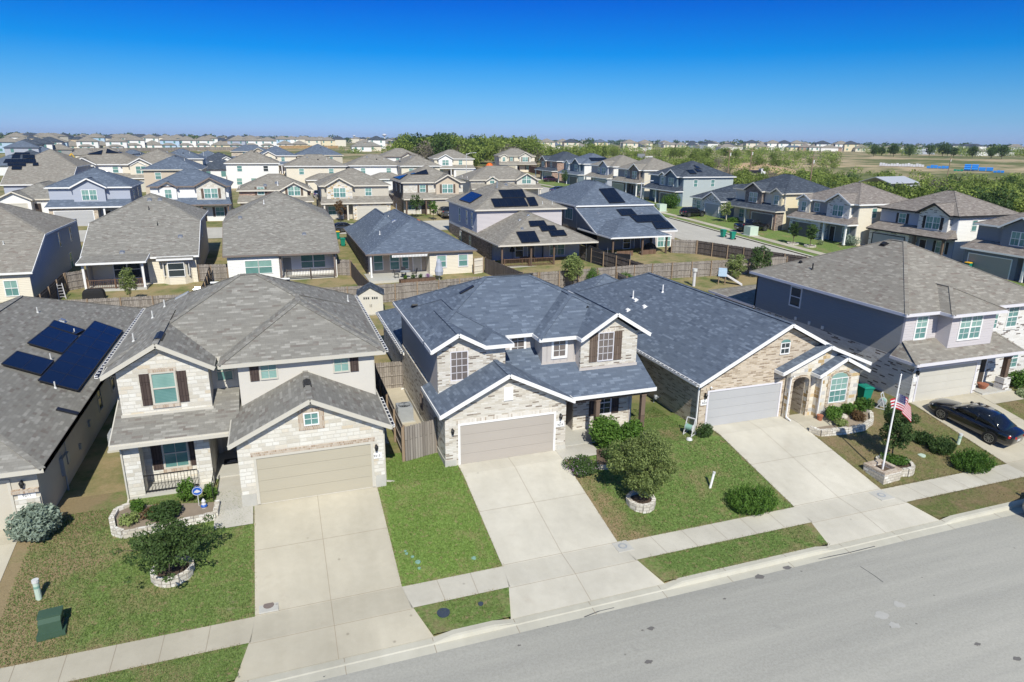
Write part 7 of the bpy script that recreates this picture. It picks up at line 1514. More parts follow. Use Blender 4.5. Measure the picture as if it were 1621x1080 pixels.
grass('patchy_grass', [(13.05, 22.2, 22.4, 28), (16, 21, 28, 33), (13.9, 21.6, 19.6, 20.95), (4.6, 6.9, 19.7, 20.9)], 30000, 'gr_g', .085)
grass('dry_grass', [(28, 36.5, 22.4, 27.5), (29, 36, 19.6, 20.95), (42.6, 52, 22.4, 27), (-10.2, -7.5, 22.4, 30), (13.05, 15, 22.4, 28)], 17000, 'gr_d', .075)
grass('edge_grass', [(-10.2, -1.8, 22.27, 22.42), (3.6, 7.7, 22.27, 22.42), (12.85, 22.4, 22.27, 22.42), (27.7, 36.7, 22.27, 22.42), (-1.95, -1.82, 22.4, 28), (3.46, 3.6, 22.4, 28.4), (7.5, 7.66, 22.4, 29), (12.86, 13.0, 22.4, 28), (22.2, 22.4, 22.4, 29), (27.7, 27.85, 22.4, 27), (36.55, 36.75, 22.4, 28), (-10, -2.3, 20.9, 21.05), (4.5, 7, 20.9, 21.05), (13.6, 21.9, 20.9, 21.05), (28.6, 36, 20.9, 21.05), (13.8, 21.8, 19.48, 19.6)], 9000, 'gr_d', .08)
def patch(name, pts, mat, dz=.006):
    m = MB(); m.poly([(p.x, p.y, zs(p.x, p.y)+dz) for p in pts]); return struct(m.build(name, mat))
# stains and tar lines in the street
MT['tar'] = plain('tar_repair', (0.10, 0.10, 0.105), 0.7); MT['oil'] = plain('oil_stain', (0.16, 0.15, 0.14), 0.8); MT['pale'] = plain('pale_patch', (0.43, 0.42, 0.385), 0.9)
rg_ = random.Random(4)
def Gs(px, py):
    v = ray(px, py); k = 25.0
    for _ in range(12): k = (zs(v.x*k, v.y*k)-CZ)/v.z
    return Vector((v.x*k, v.y*k, 0))
def blot(px, py, r, mat, sx=1.6, name='street_stain'):
    c = Gs(px, py); patch(name, [Vector((c.x+r*sx*math.cos(i*.4488)*rg_.uniform(.6, 1.2), c.y+r*math.sin(i*.4488)*rg_.uniform(.6, 1.2), 0)) for i in range(14)], mat)
for px, py, r in ((1202, 913, .16), (1246, 899, .13), (1030, 995, .1), (822, 1022, .05), (1017, 998, .04), (1027, 1048, .09), (1147, 948, .05), (1610, 1043, .1), (1547, 1020, .08)): blot(px, py, r, 'oil')
for px, py, r in ((1396, 975, .24), (1424, 957, .19), (1415, 990, .17)): blot(px, py, r, 'pale', 1.3)
def tar(pts, w_=.05):
    P = [Gs(*p) for p in pts]; m = MB()
    for a, b in zip(P, P[1:]):
        d = (b-a).normalized(); n = Vector((-d.y, d.x, 0))*w_/2; m.poly([(q.x, q.y, zs(q.x, q.y)+.005) for q in (a-n, b-n, b+n, a+n)])
    struct(m.build('tar_line', 'tar'))
tar([(512, 1072), (524, 1062), (550, 1055), (592, 1045)]); tar([(925, 977), (950, 967), (972, 962)]); tar([(1295, 885), (1340, 876), (1385, 865)]); tar([(1362, 897), (1385, 912), (1398, 922)], .03)

# ------------------------------------------------------------------ far houses
FAR = []
def far_proto(wall, roof, low, wd=11.0):
    t = thing('distant_house', 'x', 'house', (0, 0, -500)); w_ = wd/2
    m = MB(); m.box(-w_, w_, 3.2, 13, -1, 5.6) if low != 1 else m.box(-w_, w_, 0, 13, -1, 2.8); m.build('wall', wall, t)
    def hip(x0, x1, y0, y1, z, p):
        h = min(x1-x0, y1-y0)/2; m = MB()
        if x1-x0 >= y1-y0: E, F = (x0+h, (y0+y1)/2, z+p*h), (x1-h, (y0+y1)/2, z+p*h)
        else: E, F = ((x0+x1)/2, y0+h, z+p*h), ((x0+x1)/2, y1-h, z+p*h)
        A, B, C_, D_ = (x0, y0, z), (x1, y0, z), (x1, y1, z), (x0, y1, z)
        for f in (((A, B, F, E), (C_, D_, E, F), (D_, A, E), (B, C_, F)) if x1-x0 >= y1-y0 else ((A, B, E), (B, C_, F, E), (C_, D_, F), (D_, A, E, F))): m.poly(f)
        m.box(x0, x1, y0, y1, z-.18, z-.02); m.build('roof', roof, t)
    if low == 1: hip(-w_-.4, w_+.4, -.4, 13.4, 2.8, .46)
    else:
        hip(-w_-.4, w_+.4, 2.8, 13.4, 5.6, .46)
        if low == 2: m = MB(); m.box(-w_*.8, w_*.6, 0, 3.2, -1, 2.7); m.build('wall', wall, t); hip(-w_*.8-.3, w_*.6+.3, -.4, 5, 2.75, .42)
    for x, z in ((-w_*.6, .8), (w_*.1, .8)) if low else ((-w_*.6, .8), (w_*.5, .8)):
        y = 0 if low else 3.2; m = MB(); m.box(x-.6, x+.6, y-.04, y+.02, z, z+1.4); m.build('window', 'teal2', t)
    if low != 1:
        for x in (-w_*.55, w_*.5): m = MB(); m.box(x-.5, x+.5, 3.16, 3.22, 3.7, 5.0); m.build('window', 'teal2', t)
    return t
PROT = {}
def far_house(px, d, wall, roof, low, label, sc_=1.0, group='pale houses along the horizon', rz=None):
    k = (wall, roof, low); P = D(px, d); rz = -math.atan2(P.x, P.y)*.6 if rz is None else rz
    if k not in PROT:
        t = PROT[k] = far_proto(wall, roof, low); t.location = P; t.rotation_euler.z = rz; t['label'] = label; t['group'] = group; t.scale = (sc_,)*3
    else: t = dup(PROT[k], P, rz, label, group, sc_)
    return t
ORD = ['first', 'second', 'third', 'fourth', 'fifth', 'sixth', 'seventh', 'eighth', 'ninth', 'tenth', 'eleventh', 'twelfth', 'thirteenth', 'fourteenth', 'fifteenth', 'sixteenth', 'seventeenth', 'eighteenth', 'nineteenth', 'twentieth', 'twenty-first', 'twenty-second', 'twenty-third', 'twenty-fourth']
ROWA = [(10, 430, 'sd_sky', 'sh_tan', 0), (33, 435, 'sd_white', 'sh_tan', 0), (62, 430, 'sd_white', 'sh_tan', 0), (86, 440, 'sd_sky', 'sh_tan', 0), (112, 460, 'sd_cream', 'sh_tan', 1), (137, 455, 'sd_white', 'sh_tan', 2), (159, 470, 'sd_cream', 'sh_tan', 1), (183, 455, 'sd_white', 'sh_tan', 2), (212, 480, 'sd_white', 'sh_tan', 2), (240, 485, 'sd_white', 'sh_tan', 1), (268, 485, 'sd_sky', 'sh_tan', 2), (295, 488, 'sd_white', 'sh_tan', 2), (322, 490, 'sd_white', 'sh_tan', 2), (349, 492, 'sd_yellow', 'sh_tan', 1), (374, 492, 'sd_bluegrey', 'sh_tan', 2), (399, 495, 'sd_white', 'sh_tan', 2), (424, 495, 'sd_white', 'sh_tan', 2), (451, 520, 'sd_white', 'sh_tan', 1), (474, 525, 'sd_yellow', 'sh_tan', 1), (496, 545, 'sd_cream', 'sh_tan', 0), (519, 548, 'sd_yellow', 'sh_tan', 0)]
cn = {'sd_sky': 'pale blue', 'sd_white': 'white', 'sd_cream': 'cream', 'sd_yellow': 'yellowish', 'sd_bluegrey': 'blue-grey', 'sd_dgrey': 'dark grey', 'brick_red': 'brick', 'sd_grey': 'grey'}
for i, (px, d, wl, rf, lo) in enumerate(ROWA): far_house(px, d, wl, rf, lo, f'{cn[wl]} house, {ORD[i]} from the left in the front row along the horizon', 1.0 if px > 200 else .95)
for i, (px, d) in enumerate(((150, 560), (203, 560), (237, 590), (280, 590), (332, 590), (378, 600), (448, 600), (462, 640), (25, 540), (75, 540))): far_house(px, d, ('sd_sky', 'sd_white', 'sd_white')[i % 3], 'sh_tan', 0, f'house peeping over the front horizon row, {ORD[i]} of the second rank', 1.05, 'second rank of horizon houses')
LD = [(30, 330, 'sd_bluegrey', 'sh_blue', 0, 'blue-grey house with dark roof below the far-left horizon row'), (42, 300, 'sd_cream', 'sh_dark', 1, 'low dark-roofed house below the far-left horizon row'), (62, 350, 'sd_white', 'sh_blue', 1, 'white house with blue gable and blue garage at the far left'), (58, 395, 'sd_white', 'sh_dark', 0, 'white-fronted dark house at the far left'), (6, 240, 'sd_white', 'sh_blue', 1, 'white low house with blue roof at the far-left edge'), (90, 400, 'sd_grey', 'sh_tan', 1, 'grey house beyond the far-left garage house')]
for px, d, wl, rf, lo, lb in LD: far_house(px, d, wl, rf, lo, lb, 1.0, 'far-left dark-roofed houses')
EX = [(128, 330, 'sd_cream', 'sh_tan', 1, 'low tan-roofed house beside the far-left construction street'), (18, 262, 'sd_white', 'sh_dark', 1, 'white-gabled low house with a dark roof at the far-left edge'), (140, 215, 'sd_white', 'sh_tan', 1, 'tan-roofed low house behind the white solar-panelled house'), (40, 375, 'sd_grey', 'sh_dark', 0, 'grey dark-roofed house at the far left, behind the blue-grey one'), (76, 430, 'sd_white', 'sh_dark', 0, 'tall dark-roofed house at the far left near the brown fence'), (326, 300, 'sd_tan', 'sh_blue', 1, 'small blue-roofed house left of the pale garage house'), (300, 235, 'sd_cream', 'sh_blue', 1, 'blue-roofed low house right of the white rake house'), (345, 205, 'sd_white', 'sh_dark', 1, 'dark-roofed low house beside the street left of centre')]
for px, d, wl, rf, lo, lb in EX: far_house(px, d, wl, rf, lo, lb, 1.0, 'scattered middle-left houses')
GM = [(572, 470, 'sd_white', 'sh_grey', 1, 'low grey-roofed house alone on the open ground, left one'), (588, 480, 'sd_cream', 'sh_grey', 1, 'low grey-roofed house alone on the open ground, right one'), (597, 540, 'sd_white', 'sh_dark', 0, 'dark-roofed white building above the lone grey-roofed houses')]
for px, d, wl, rf, lo, lb in GM: far_house(px, d, wl, rf, lo, lb, 1.15, 'lone houses on the open ground')
for i, px in enumerate((758, 770, 782, 796, 828, 843, 868, 880, 893, 906, 918, 953, 1000, 1012, 1024)): far_house(px, 560+(i*37) % 110, ('sd_cream', 'sd_white', 'sd_yellow')[i % 3], ('sh_tan', 'sh_dark', 'sh_tan', 'sh_blue')[i % 4], (0, 1, 0)[i % 3], f'roof above the brush on the horizon, {ORD[i]} from the left', 1.1, 'roofs above the brush on the horizon')
RH = [(1060, 'sd_cream', 'sh_tan', 1), (1080, 'sd_cream', 'sh_tan', 1), (1098, 'sd_grey', 'sh_dark', 1), (1118, 'sd_cream', 'sh_tan', 1), (1135, 'brick_red', 'sh_tan', 1), (1158, 'sd_cream', 'sh_dark', 1), (1194, 'sd_cream', 'sh_dark', 0), (1208, 'sd_cream', 'sh_tan', 1), (1228, 'sd_white', 'sh_tan', 0), (1246, 'sd_white', 'sh_dark', 0), (1258, 'sd_yellow', 'sh_blue', 1), (1266, 'sd_cream', 'sh_tan', 0), (1278, 'brick_red', 'sh_brown', 1), (1294, 'sd_white', 'sh_tan', 1), (1307, 'sd_white', 'sh_dark', 0), (1323, 'brick_red', 'sh_brown', 1), (1337, 'sd_white', 'sh_tan', 0), (1352, 'sd_yellow', 'sh_dark', 0), (1368, 'sd_cream', 'sh_tan', 1)]
cn['sd_white'] = 'white'
for i, (px, wl, rf, lo) in enumerate(RH): far_house(px, 760 if px > 1180 else 900, wl, rf, lo, f'{cn[wl]} house, {ORD[i]} from the left in the far-right horizon row', 1.25, 'houses in the far-right horizon row')

# ------------------------------------------------------------------ woods and brush
def bush_proto(seed, h, r, n, leaf, mat, name, trunk=True, squash=.8):
    t = tree(name, 'x', 'y', h, r, h*.18, n, leaf, mat, seed, 9, squash=squash, tr=.12*h/5); return t
BR = []
def proto_tree(seed, h, r, n, leaf, mat, squash=.8): 
    t = tree('brush_tree', 'x', (0, 0, -400), h, r, h*.16, n, leaf, mat, seed, 10, squash=squash, tr=.025*h); t['used'] = 0; return t
KIND = {
 'mesq': ([proto_tree(101+i, 5.0, 3.0, 1500, .2, 'lf_brush') for i in range(4)], 'feathery green brush tree among the scrub beyond the houses', 'feathery brush trees'),
 'dark': ([proto_tree(131+i, 6.0, 3.0, 1600, .21, 'lf_mid') for i in range(4)], 'dense dark-green tree in the woods beyond the houses', 'dense dark trees'),
 'gray': ([proto_tree(151+i, 5.0, 3.2, 1200, .16, 'lf_dry') for i in range(2)], 'leafless grey-brown tree among the green brush', 'grey leafless trees'),
 'low': ([proto_tree(171+i, 2.6, 2.6, 700, .17, 'lf_brush', 1.0) for i in range(3)], 'low rounded scrub bush on the dry tan field', 'scrub bushes on the dry field'),
}
for k, (pl, lb, gp) in KIND.items():
    for p in pl: p['label'] = lb; p['group'] = gp
PL = []
rw = random.Random(12)
def clear(x, y): return not (55 < x < 96 and 40 < y < 202)
def keep(P):
    for px, d0, d1, wd in ((1418, 190, 245, 9), (1450, 190, 240, 5), (1308, 140, 180, 7)):
        q = D(px, (d0+d1)/2); u = Vector((q.x, q.y, 0)).normalized(); al = P.x*u.x+P.y*u.y; pe = abs(P.x*u.y-P.y*u.x)
        if d0 < al < d1 and pe < wd: return False
    return True
def scatter(kind, n, pxr, dr, sr):
    k = 0
    while k < n:
        P = D(rw.uniform(*pxr), rw.uniform(*dr))
        if clear(P.x, P.y) and keep(P): PL.append((kind, P, rw.uniform(*sr), rw.uniform(0, 6.28))); k += 1
# dense wood behind the centre, scrub field right of centre, woods on the right
scatter('dark', 18, (640, 800), (270, 340), (1.8, 2.3)); scatter('mesq', 40, (630, 862), (262, 345), (1.9, 2.6)); scatter('gray', 6, (650, 850), (258, 290), (1.6, 2.1)); scatter('mesq', 16, (800, 960), (290, 400), (1.2, 1.8))
scatter('low', 34, (860, 1330), (230, 430), (.8, 1.7)); scatter('mesq', 16, (880, 1240), (330, 460), (.9, 1.4)); scatter('mesq', 16, (900, 1130), (205, 280), (.7, 1.15)); scatter('gray', 4, (1090, 1240), (200, 300), (.7, 1.1))
scatter('mesq', 88, (1240, 1660), (148, 255), (.95, 1.5)); scatter('dark', 18, (1290, 1690), (140, 260), (.7, 1.2)); scatter('gray', 6, (1440, 1600), (160, 210), (1.0, 1.4)); scatter('mesq', 16, (1120, 1300), (165, 240), (.7, 1.1)); scatter('dark', 14, (1380, 1640), (500, 560), (1.0, 1.4))
for kind, P, s, rz in PL:
    pl, lb, gp = KIND[kind]; p = pl[int(abs(P.x*7+P.y*3)) % len(pl)]
    if not p['used']: p['used'] = 1; p.location = P; p.rotation_euler.z = rz; p.scale = (s,)*3
    else: dup(p, P, rz, lb, gp, s)
for k, (pl, lb, gp) in KIND.items():
    for p in pl:
        if not p['used']:
            for c in list(p.children): bpy.data.objects.remove(c)
            bpy.data.objects.remove(p)
for o in bpy.data.objects:
    if 'used' in o: del o['used']
# brush too far and too dense to count
C_, R_ = [], []
def mass(n, pxr, dr, hr):
    for _ in range(n):
        P = D(rw.uniform(*pxr), rw.uniform(*dr)); h = rw.uniform(*hr)
        if clear(P.x, P.y) and keep(P): C_.append((P.x, P.y, P.z+h*.5)); R_.append((h*rw.uniform(.7, 1.2), h*rw.uniform(.7, 1.2), h*.55))
mass(60, (640, 860), (345, 430), (7, 11)); mass(150, (860, 1260), (430, 760), (2.5, 5.0)); mass(150, (1000, 1335), (270, 560), (2.0, 4.2)); mass(40, (1335, 1700), (265, 345), (2.0, 3.6)); mass(150, (1240, 1720), (150, 265), (2.4, 4.6)); mass(45, (1240, 1480), (255, 340), (1.5, 3.0)); mass(60, (1370, 1700), (540, 760), (4, 7)); mass(30, (540, 640), (430, 560), (1.5, 3)); mass(40, (860, 1100), (260, 400), (1.2, 2.4))
o = obj_of('far_brush', leafmesh('far_brush', C_, R_, 105000, .4, 'lf_brush', 77, 1)); o['kind'] = 'stuff'
C_, R_ = [], []
mass(420, (-80, 1700), (1000, 2600), (6, 11)); o = obj_of('horizon_woods', leafmesh('horizon_woods', C_, R_, 30000, 1.6, 'lf_mid', 78, 1)); o['kind'] = 'stuff'
# streets' small trees
for lb, P, h, r, mt, sd in (('small young tree with a mulch ring on the right-hand street, nearer the driveway', G(1255, 387), 3.3, .95, 'lf_mid', 61), ('small young tree with a mulch ring on the right-hand street, before the white porch', G(1282, 391), 3.3, 1.0, 'lf_mid', 62), ('small airy tree beside the black pickup', G(1148, 352), 3.6, 1.3, 'lf_olive', 63), ('slender bluish-green tree before the dark garages on the far right-hand street', G(893, 297), 4.5, 1.3, 'lf_mid', 64), ('rust-brown young tree before the limestone gable house', G(539, 351), 3.6, 1.0, 'lf_brown', 65), ('round young tree before the limestone house with blue panels', G(659, 345), 4.2, 1.35, 'lf_mid', 66), ('bright slender tree beside the grey pickup', G(686, 349), 3.4, .9, 'lf_bright', 67), ('dark cypress-like tree by the red-brown brick house', G(857, 283), 5, 1.2, 'lf_mid', 68), ('green tree in the second street yard right of the blue house', G(1033, 352), 3.2, 1.1, 'lf_olive', 69)): tree('young_tree', lb, P, h, r, h*.28, 1500, .1, mt, sd, 7, tr=.05)
shrub('clipped_bush', 'big clipped round green bush before the blue-gabled house', at(G(1062, 330)), 2.2, 3.0, 3000, .12, 'lf_bright', 70)
shrub('shrub', 'silvery shrub before the pale three-gabled house', at(G(1345, 389)), 1.5, 1.6, 1500, .1, 'lf_sage', 71); shrub('shrub', 'bright low shrub beside the black pickup drive', at(G(1160, 352)), 1.1, .9, 800, .09, 'lf_bright', 72); shrub('shrub', 'small yellowish shrub by the white porch', at(G(1299, 388)), .6, .8, 500, .07, 'lf_yel', 73); shrub('shrub', 'silvery shrub by the grey garage at the right edge', at(G(1525, 432)), .9, 1.0, 700, .08, 'lf_sage', 74)
for lb, q in (('stone tree ring by the right-hand driveway', (1255, 387)), ('stone tree ring before the white porch', (1282, 391))): P = G(*q); ring('tree_ring', lb, P, .75, .25)
# ------------------------------------------------------------------ street lamps, poles, far structures
def lamp(label, P, h, arm=2.2, rz=0):
    t = thing('street_lamp', label, 'street lamp', at(P), rz); m = MB(); m.tube([(0, 0, -.3), (0, 0, h)], .11, 8, .07); m.build('pole', 'tin', t); m = MB(); m.tube([(0, 0, h-.3), (arm*.5, 0, h+.1), (arm, 0, h+.2)], .045, 6); m.build('arm', 'tin', t); m = MB(); m.box(arm-.1, arm+.55, -.14, .14, h+.13, h+.26); m.build('lamp_head', 'tin', t)
def lampz(px, ptop, d): P = D(px, d); v = ray(px, ptop); return P, CZ+v.z*d/math.hypot(v.x, v.y)-P.z
P, h = lampz(1020, 289, 112); lamp('white street lamp on the right-hand street before the blue-gabled house', P, h, 2.2, R(20)); P, h = lampz(738, 243, 185); lamp('white street lamp beside the cream house before the woods', P, h); P, h = lampz(320, 240, 240); lamp('thin street lamp above the slate roofs, centre-left', P, h, 1.2, R(200))
def upole(label, px, ptop, d):
    P, h = lampz(px, ptop, d); t = thing('utility_pole', label, 'utility pole', at(P)); m = MB(); m.tube([(0, 0, -.5), (0, 0, h)], .2, 7, .13); m.build('pole', 'fpost', t); m = MB(); m.bar((-1.1, 0, h-.6), (1.1, 0, h-.6), .14); m.build('crossarm', 'fpost', t); m = MB(); m.tube([(.3, 0, h-2.0), (.3, 0, h-1.1)], .2, 8); m.build('transformer', 'pvc', t)
for lb, px, pt, d in (('tall wooden utility pole left of the orange spoil heap', 1192, 235, 230), ('wooden utility pole above the slate-roofed yellow house', 1291, 246, 190), ('weathered utility pole in the brush left of the spoil heap', 1157, 236, 215), ('dark utility pole at the pipe yard', 1510, 248, 330), ('wooden pole beside the dark sign in the dry field', 1022, 232, 300), ('slim pole standing in the far dry field right of centre', 893, 225, 420)): upole(lb, px, pt, d)
P = D(1016, 285); t = thing('bee_box_sign', 'dark box on a post with a white board in the dry field', 'sign', at(P)); m = MB(); m.box(-.15, .15, -.15, .15, -.3, 4.5); m.build('post', 'fpost', t); m = MB(); m.box(-1.6, 1.6, -.3, .3, 4.5, 6.2); m.build('box', 'sd_dgrey', t); m = MB(); m.box(1.9, 5.4, -.1, .1, 4.2, 5.3); m.build('board', 'flagwhite', t)
# barn, containers, pipes, digger, truck
P = D(1418, 232); t = thing('barn', 'open white metal barn among the right-hand woods', 'barn', at(P), R(10)); m = MB(); m.prism([(-7, -5, 4.6), (7, -5, 4.6), (7, 0, 6.2), (-7, 0, 6.2)], (0, 0, .15)); m.prism([(-7, 5, 4.6), (7, 5, 4.6), (7, 0, 6.2), (-7, 0, 6.2)], (0, 0, .15)); m.build('roof', 'tin', t); m = MB(); m.prism([(6.9, -5, 3.2), (6.9, 5, 3.2), (6.9, 5, 4.6), (6.9, 0, 6.15), (6.9, -5, 4.6)], (-.1, 0, 0)); m.build('gable', 'tin', t)
for x in (-6.8, 6.8):
    for y in (-4.8, 4.8): m = MB(); m.box(x-.12, x+.12, y-.12, y+.12, 0, 4.6); m.build('post', 'alu', t)
P = D(1450, 232); t = thing('lean_to', 'low white metal lean-to right of the barn', 'shed', at(P)); m = MB(); m.prism([(-3.5, -3, 3.9), (3.5, -3, 3.7), (3.5, 3, 4.1), (-3.5, 3, 4.3)], (0, 0, .12)); m.build('roof', 'tin', t); m = MB(); m.box(-3.3, 3.3, 2, 2.2, 0, 3.9); m.build('wall', 'tin', t)
P = D(1308, 175); t = thing('shipping_container', 'dark red shipping container behind the slate roof', 'container', at(P), R(-12)); m = MB(); m.box(-6, 6, -1.2, 1.2, .1, 2.9); 
for i in range(40): m.box(-5.9+i*.3, -5.78+i*.3, -1.24, -1.2, .2, 2.8)
m.build('body', 'rust', t); m = MB(); m.box(-5.2, -3.6, -1.27, -1.25, 1.9, 2.5); m.build('panel', 'blue', t)
P = D(1284, 178); t = thing('shipping_container', 'short orange-red container left of the dark red one', 'container', at(P), R(60)); m = MB(); m.box(-2.5, 2.5, -1.2, 1.2, .1, 2.6); m.build('body', 'orange', t); t.children[0].data.materials[0] = MT['terra']
def pile(label, px0, px1, d, h, mat, n, cat='stack', seed=0):
    A, B = D(px0, d), D(px1, d); t = thing('pipe_stack', label, cat, at((A+B)/2)); L = (B-A).length; u = (B-A).normalized(); rg = random.Random(seed); m = MB(); t.rotation_euler.z = math.atan2(u.y, u.x)
    for i in range(n):
        x = -L/2+L*(i+.5)/n; hh = h*rg.uniform(.6, 1.1)
        for j in range(3): m.tube([(x-L/n*.45, j*.9-1, hh*.35*(1+j)), (x+L/n*.45, j*.9-1, hh*.35*(1+j))], hh*.26, 6)
    m.build('pipes', mat, t)
pile('long heap of white pipes on the tan field at the right horizon', 1398, 1470, 385, 1.3, 'flagwhite', 16); pile('low stack of bright blue pipes in the middle of the pipe yard', 1474, 1510, 380, 1.2, 'brightblue', 6, seed=1); pile('tall stack of bright blue pipes at the right of the pipe yard', 1534, 1582, 372, 2.1, 'brightblue', 4, seed=2); pile('low far-right stack of bright blue pipes', 1582, 1600, 366, 1.0, 'brightblue', 3, seed=3); pile('small row of green pipes in the pipe yard', 1518, 1534, 368, 1.0, 'bin', 3, seed=4)
A = D(1457, 640); t = thing('blue_roof_shed', 'long blue-white shed beyond the pipe yard', 'shed', at(A)); m = MB(); m.box(-14, 14, -3, 3, 0, 2.6); m.build('wall', 'st_bluegrey', t); m = MB(); m.prism([(-14.3, -3.4, 2.6), (14.3, -3.4, 2.6), (14.3, 0, 3.8), (-14.3, 0, 3.8)], (0, 0, .2)); m.build('roof', 'tin', t)
for lb, px, d, r, h, mt in (('orange-brown spoil heap beside the white lorry', 1216, 330, 11, 2.6, 'sandy'), ('second orange-brown spoil heap further left', 1196, 345, 9, 2.4, 'sandy'), ('pale sandy mound in the brush right of the black lorry', 1285, 250, 6, 1.8, 'sandy'), ('small sandy mound behind the brown roof on the right', 1414, 160, 3, 1.6, 'sandy')):
    t = thing('spoil_heap', lb, 'heap', at(D(px, d))); m = MB(); rg = random.Random(int(px)); V = []; F = []; n = 16
    for j, (q, z) in enumerate(((1, -.2), (.75, .45), (.45, .8), (.15, 1))):
        for i in range(n): k = rg.uniform(.85, 1.15); V.append((r*1.5*q*k*math.cos(i*6.283/n), r*q*k*math.sin(i*6.283/n), h*z*rg.uniform(.85, 1.1)))
    for j in range(3):
        for i in range(n): F.append((j*n+i, j*n+(i+1) % n, (j+1)*n+(i+1) % n, (j+1)*n+i))
    F.append(tuple(3*n+i for i in range(n))); m.mesh(V, F); m.build('earth', mt, t, True)
def lorry(label, P, cabm, bodym, rz):
    t = thing('lorry', label, 'lorry', at(P), rz); m = MB(); m.prism([(2.2, -1.15, .7), (4.2, -1.15, .7), (4.2, -1.15, 1.7), (3.4, -1.15, 1.9), (3.0, -1.15, 2.9), (2.2, -1.15, 2.9)], (0, 2.3, 0)); m.build('cab', cabm, t); m = MB(); m.box(-4, 2.0, -1.2, 1.2, 1.0, 2.2); m.build('bed', bodym, t)
    m = MB(); m.prism([(3.05, -1.17, 1.95), (3.4, -1.17, 1.95), (3.1, -1.17, 2.7), (2.6, -1.17, 2.7)], (0, 2.34, 0)); m.build('windows', 'carglass', t)
    for x in (3.2, -2.4, -3.3):
        for s_ in (-1, 1): w_ = MB(); w_.tube([(x, s_*.8, .5), (x, s_*1.2, .5)], .5, 12); w_.build('wheel', 'tyre', t)
lorry('white lorry parked by the orange spoil heap', D(1200, 300), 'carwhite', 'black', R(-10)); lorry('pale lorry in the brush above the slate-roofed yellow house', D(1275, 200), 'carwhite', 'alu', R(-15))
t = thing('digger', 'yellow digger beside the far-left construction street', 'digger', at(D(92, 300))); m = MB(); m.box(-1.4, 1.4, -1.1, 1.1, .9, 2.3); m.box(-1.2, .1, -.9, .9, 2.3, 3.3); m.build('body', 'yellow', t); m = MB(); m.bar((1.2, 0, 1.8), (3.6, 0, 4.4), .4); m.bar((3.6, 0, 4.4), (5.0, 0, 1.6), .3); m.build('arm', 'yellow', t)
for s_ in (-1, 1): m = MB(); m.box(-1.7, 1.7, s_*1.0-.25, s_*1.0+.25, 0, .85); m.build('track', 'tyre', t)
m = MB(); m.box(4.6, 5.3, -.5, .5, .9, 1.6); m.build('bucket', 'acg', t)
t = thing('portable_mixer', 'orange round mixer drum in the clearing before the woods', 'mixer', at(D(775, 250))); m = MB(); m.lathe([(.3, .4), (1.3, 1.0), (1.5, 1.9), (.9, 2.8), (.4, 3.1)], n=12); m.build('drum', 'orange', t); m = MB(); m.box(-1.1, 1.1, -.5, .5, 0, .6); m.build('frame', 'acg', t)
t = thing('swimming_pool', 'long pale-blue covered pool in the clearing before the woods', 'pool', at(D(762, 245))); m = MB(); m.box(-4.5, 4.5, -1.5, 1.5, 0, .9); m.build('wall', 'sd_sky', t); m = MB(); m.box(-4.3, 4.3, -1.3, 1.3, .9, .93); m.build('cover', 'brightblue', t)
t = thing('dome_tent', 'grey dome shelter in the trees behind the white house roof', 'shelter', at(D(1470, 150))); m = MB(); m.lathe([(3.0, 0), (2.8, 1.4), (2.0, 2.6), (.9, 3.2), (.1, 3.35)], n=16); m.build('skin', 'acg', t)
fence('board_fence', 'new orange cedar fence in front of the horizon houses at centre-left', [(D(441, 515).x, D(441, 515).y), (D(535, 530).x, D(535, 530).y)], 2.0, 'fence_n', False, step=3.0, postmat='fence_n')
fence('board_fence', 'grey-brown fence along the front horizon row', [(D(100, 445).x, D(100, 445).y), (D(200, 450).x, D(200, 450).y), (D(330, 475).x, D(330, 475).y), (D(430, 485).x, D(430, 485).y)], 2.0, 'fence', False, step=4)
fence('board_fence', 'red-brown fence behind the clearing at the woods', [(D(745, 215).x, D(745, 215).y), (D(775, 222).x, D(775, 222).y)], 2.2, 'fence_r', False, step=3); fence('board_fence', 'red-brown fence right of the cream house at the woods', [(D(838, 250).x, D(838, 250).y), (D(856, 235).x, D(856, 235).y)], 2.2, 'fence_r', False, step=3); fence('board_fence', 'brown fence corner at the far-left construction street', [(D(100, 350).x, D(100, 350).y), (D(124, 390).x, D(124, 390).y)], 2.2, 'fence_n', False, step=3)
m = MB(); A = [D(100, 300), D(150, 425), D(160, 425), D(116, 300)]; m.poly([(p.x, p.y, p.z+.1) for p in A]); struct(m.build('street', 'conc3'))
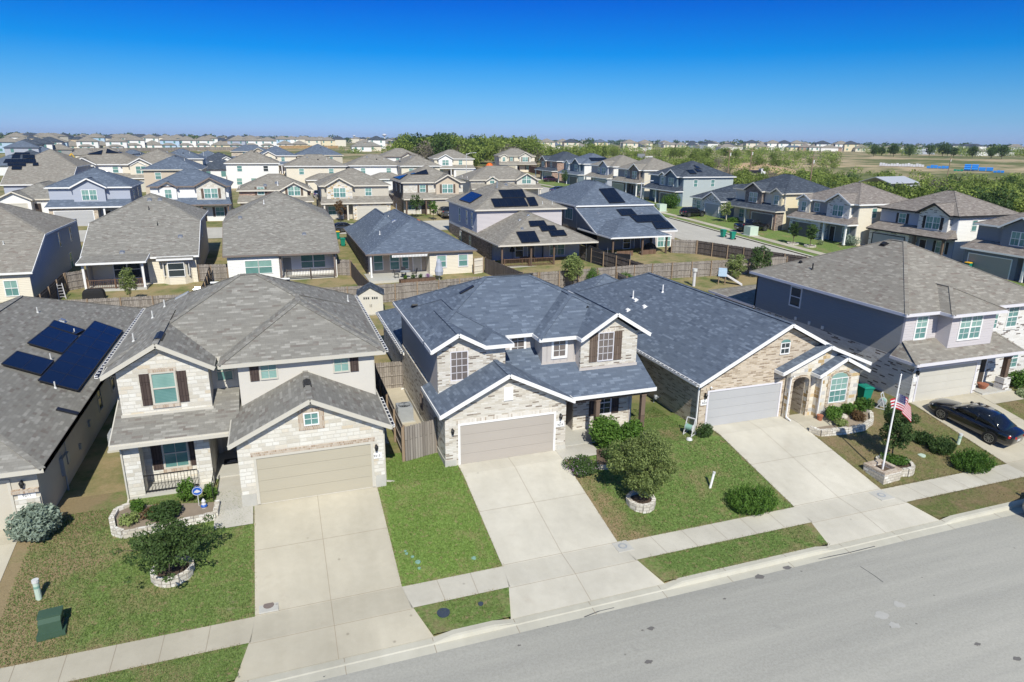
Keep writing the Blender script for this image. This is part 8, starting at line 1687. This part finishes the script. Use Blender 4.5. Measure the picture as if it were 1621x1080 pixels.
for px, d, r, h in ((609, 1000, 7, 17), (561, 1500, 7, 16)): 
    t = thing('water_tower', ('white water tower on the horizon left of the woods', 'distant white water tower at the centre-left horizon')[0 if px == 609 else 1], 'water tower', at(D(px, d*2.2))); m = MB(); m.lathe([(2.5, 0), (2.2, h*.75), (r*.8, h*.85), (r, h), (r*.8, h*1.13), (1, h*1.2)], n=14); m.build('tank', 'flagwhite', t)
# the far town: hundreds of roofs read as one mass
def far_town():
    m = MB(); rg = random.Random(31)
    for k in range(420):
        px = rg.uniform(-60, 660) if k % 3 else rg.uniform(660, 1680); d = rg.uniform(620, 2400); P = D(px, d)
        a, b, h = rg.uniform(6, 9), rg.uniform(5, 8), rg.choice((3, 3, 5.8)); c, s_ = math.cos(k), math.sin(k); L = lambda x, y, z: (P.x+x*c-y*s_, P.y+x*s_+y*c, P.z+z)
        m.m = k % 3
        for q in (((-a, -b), (a, -b)), ((a, -b), (a, b)), ((a, b), (-a, b)), ((-a, b), (-a, -b))): m.poly([L(*q[0], -1), L(*q[1], -1), L(*q[1], h), L(*q[0], h)])
        m.m = 3+(k*7) % 5 // 3; e = 1.05
        A, B, C_, D_ = L(-a*e, -b*e, h), L(a*e, -b*e, h), L(a*e, b*e, h), L(-a*e, b*e, h); E, F = L(-a*.3, 0, h+2.8), L(a*.3, 0, h+2.8)
        m.poly([A, B, F, E]); m.poly([C_, D_, E, F]); m.poly([D_, A, E]); m.poly([B, C_, F])
    o = m.build('far_town', ['sd_white', 'sd_cream', 'sd_tan', 'sh_tan', 'sh_dark']); o['kind'] = 'stuff'
far_town()
# pale air over the far ground
hz = MB(); hz.box(-9200, 9200, -9200, 9200, -2.6, 60); h_ = hz.build('haze', 'white'); h_['kind'] = 'stuff'
vm = bpy.data.materials.new('haze_air'); vm.use_nodes = True; vt = vm.node_tree; vt.nodes.remove(vt.nodes['Principled BSDF'])
pv = vt.nodes.new('ShaderNodeVolumePrincipled'); pv.inputs['Color'].default_value = (.62, .78, 1.0, 1); pv.inputs['Density'].default_value = .00009; pv.inputs['Anisotropy'].default_value = .0
vt.links.new(pv.outputs[0], vt.nodes['Material Output'].inputs['Volume']); h_.data.materials.clear(); h_.data.materials.append(vm)
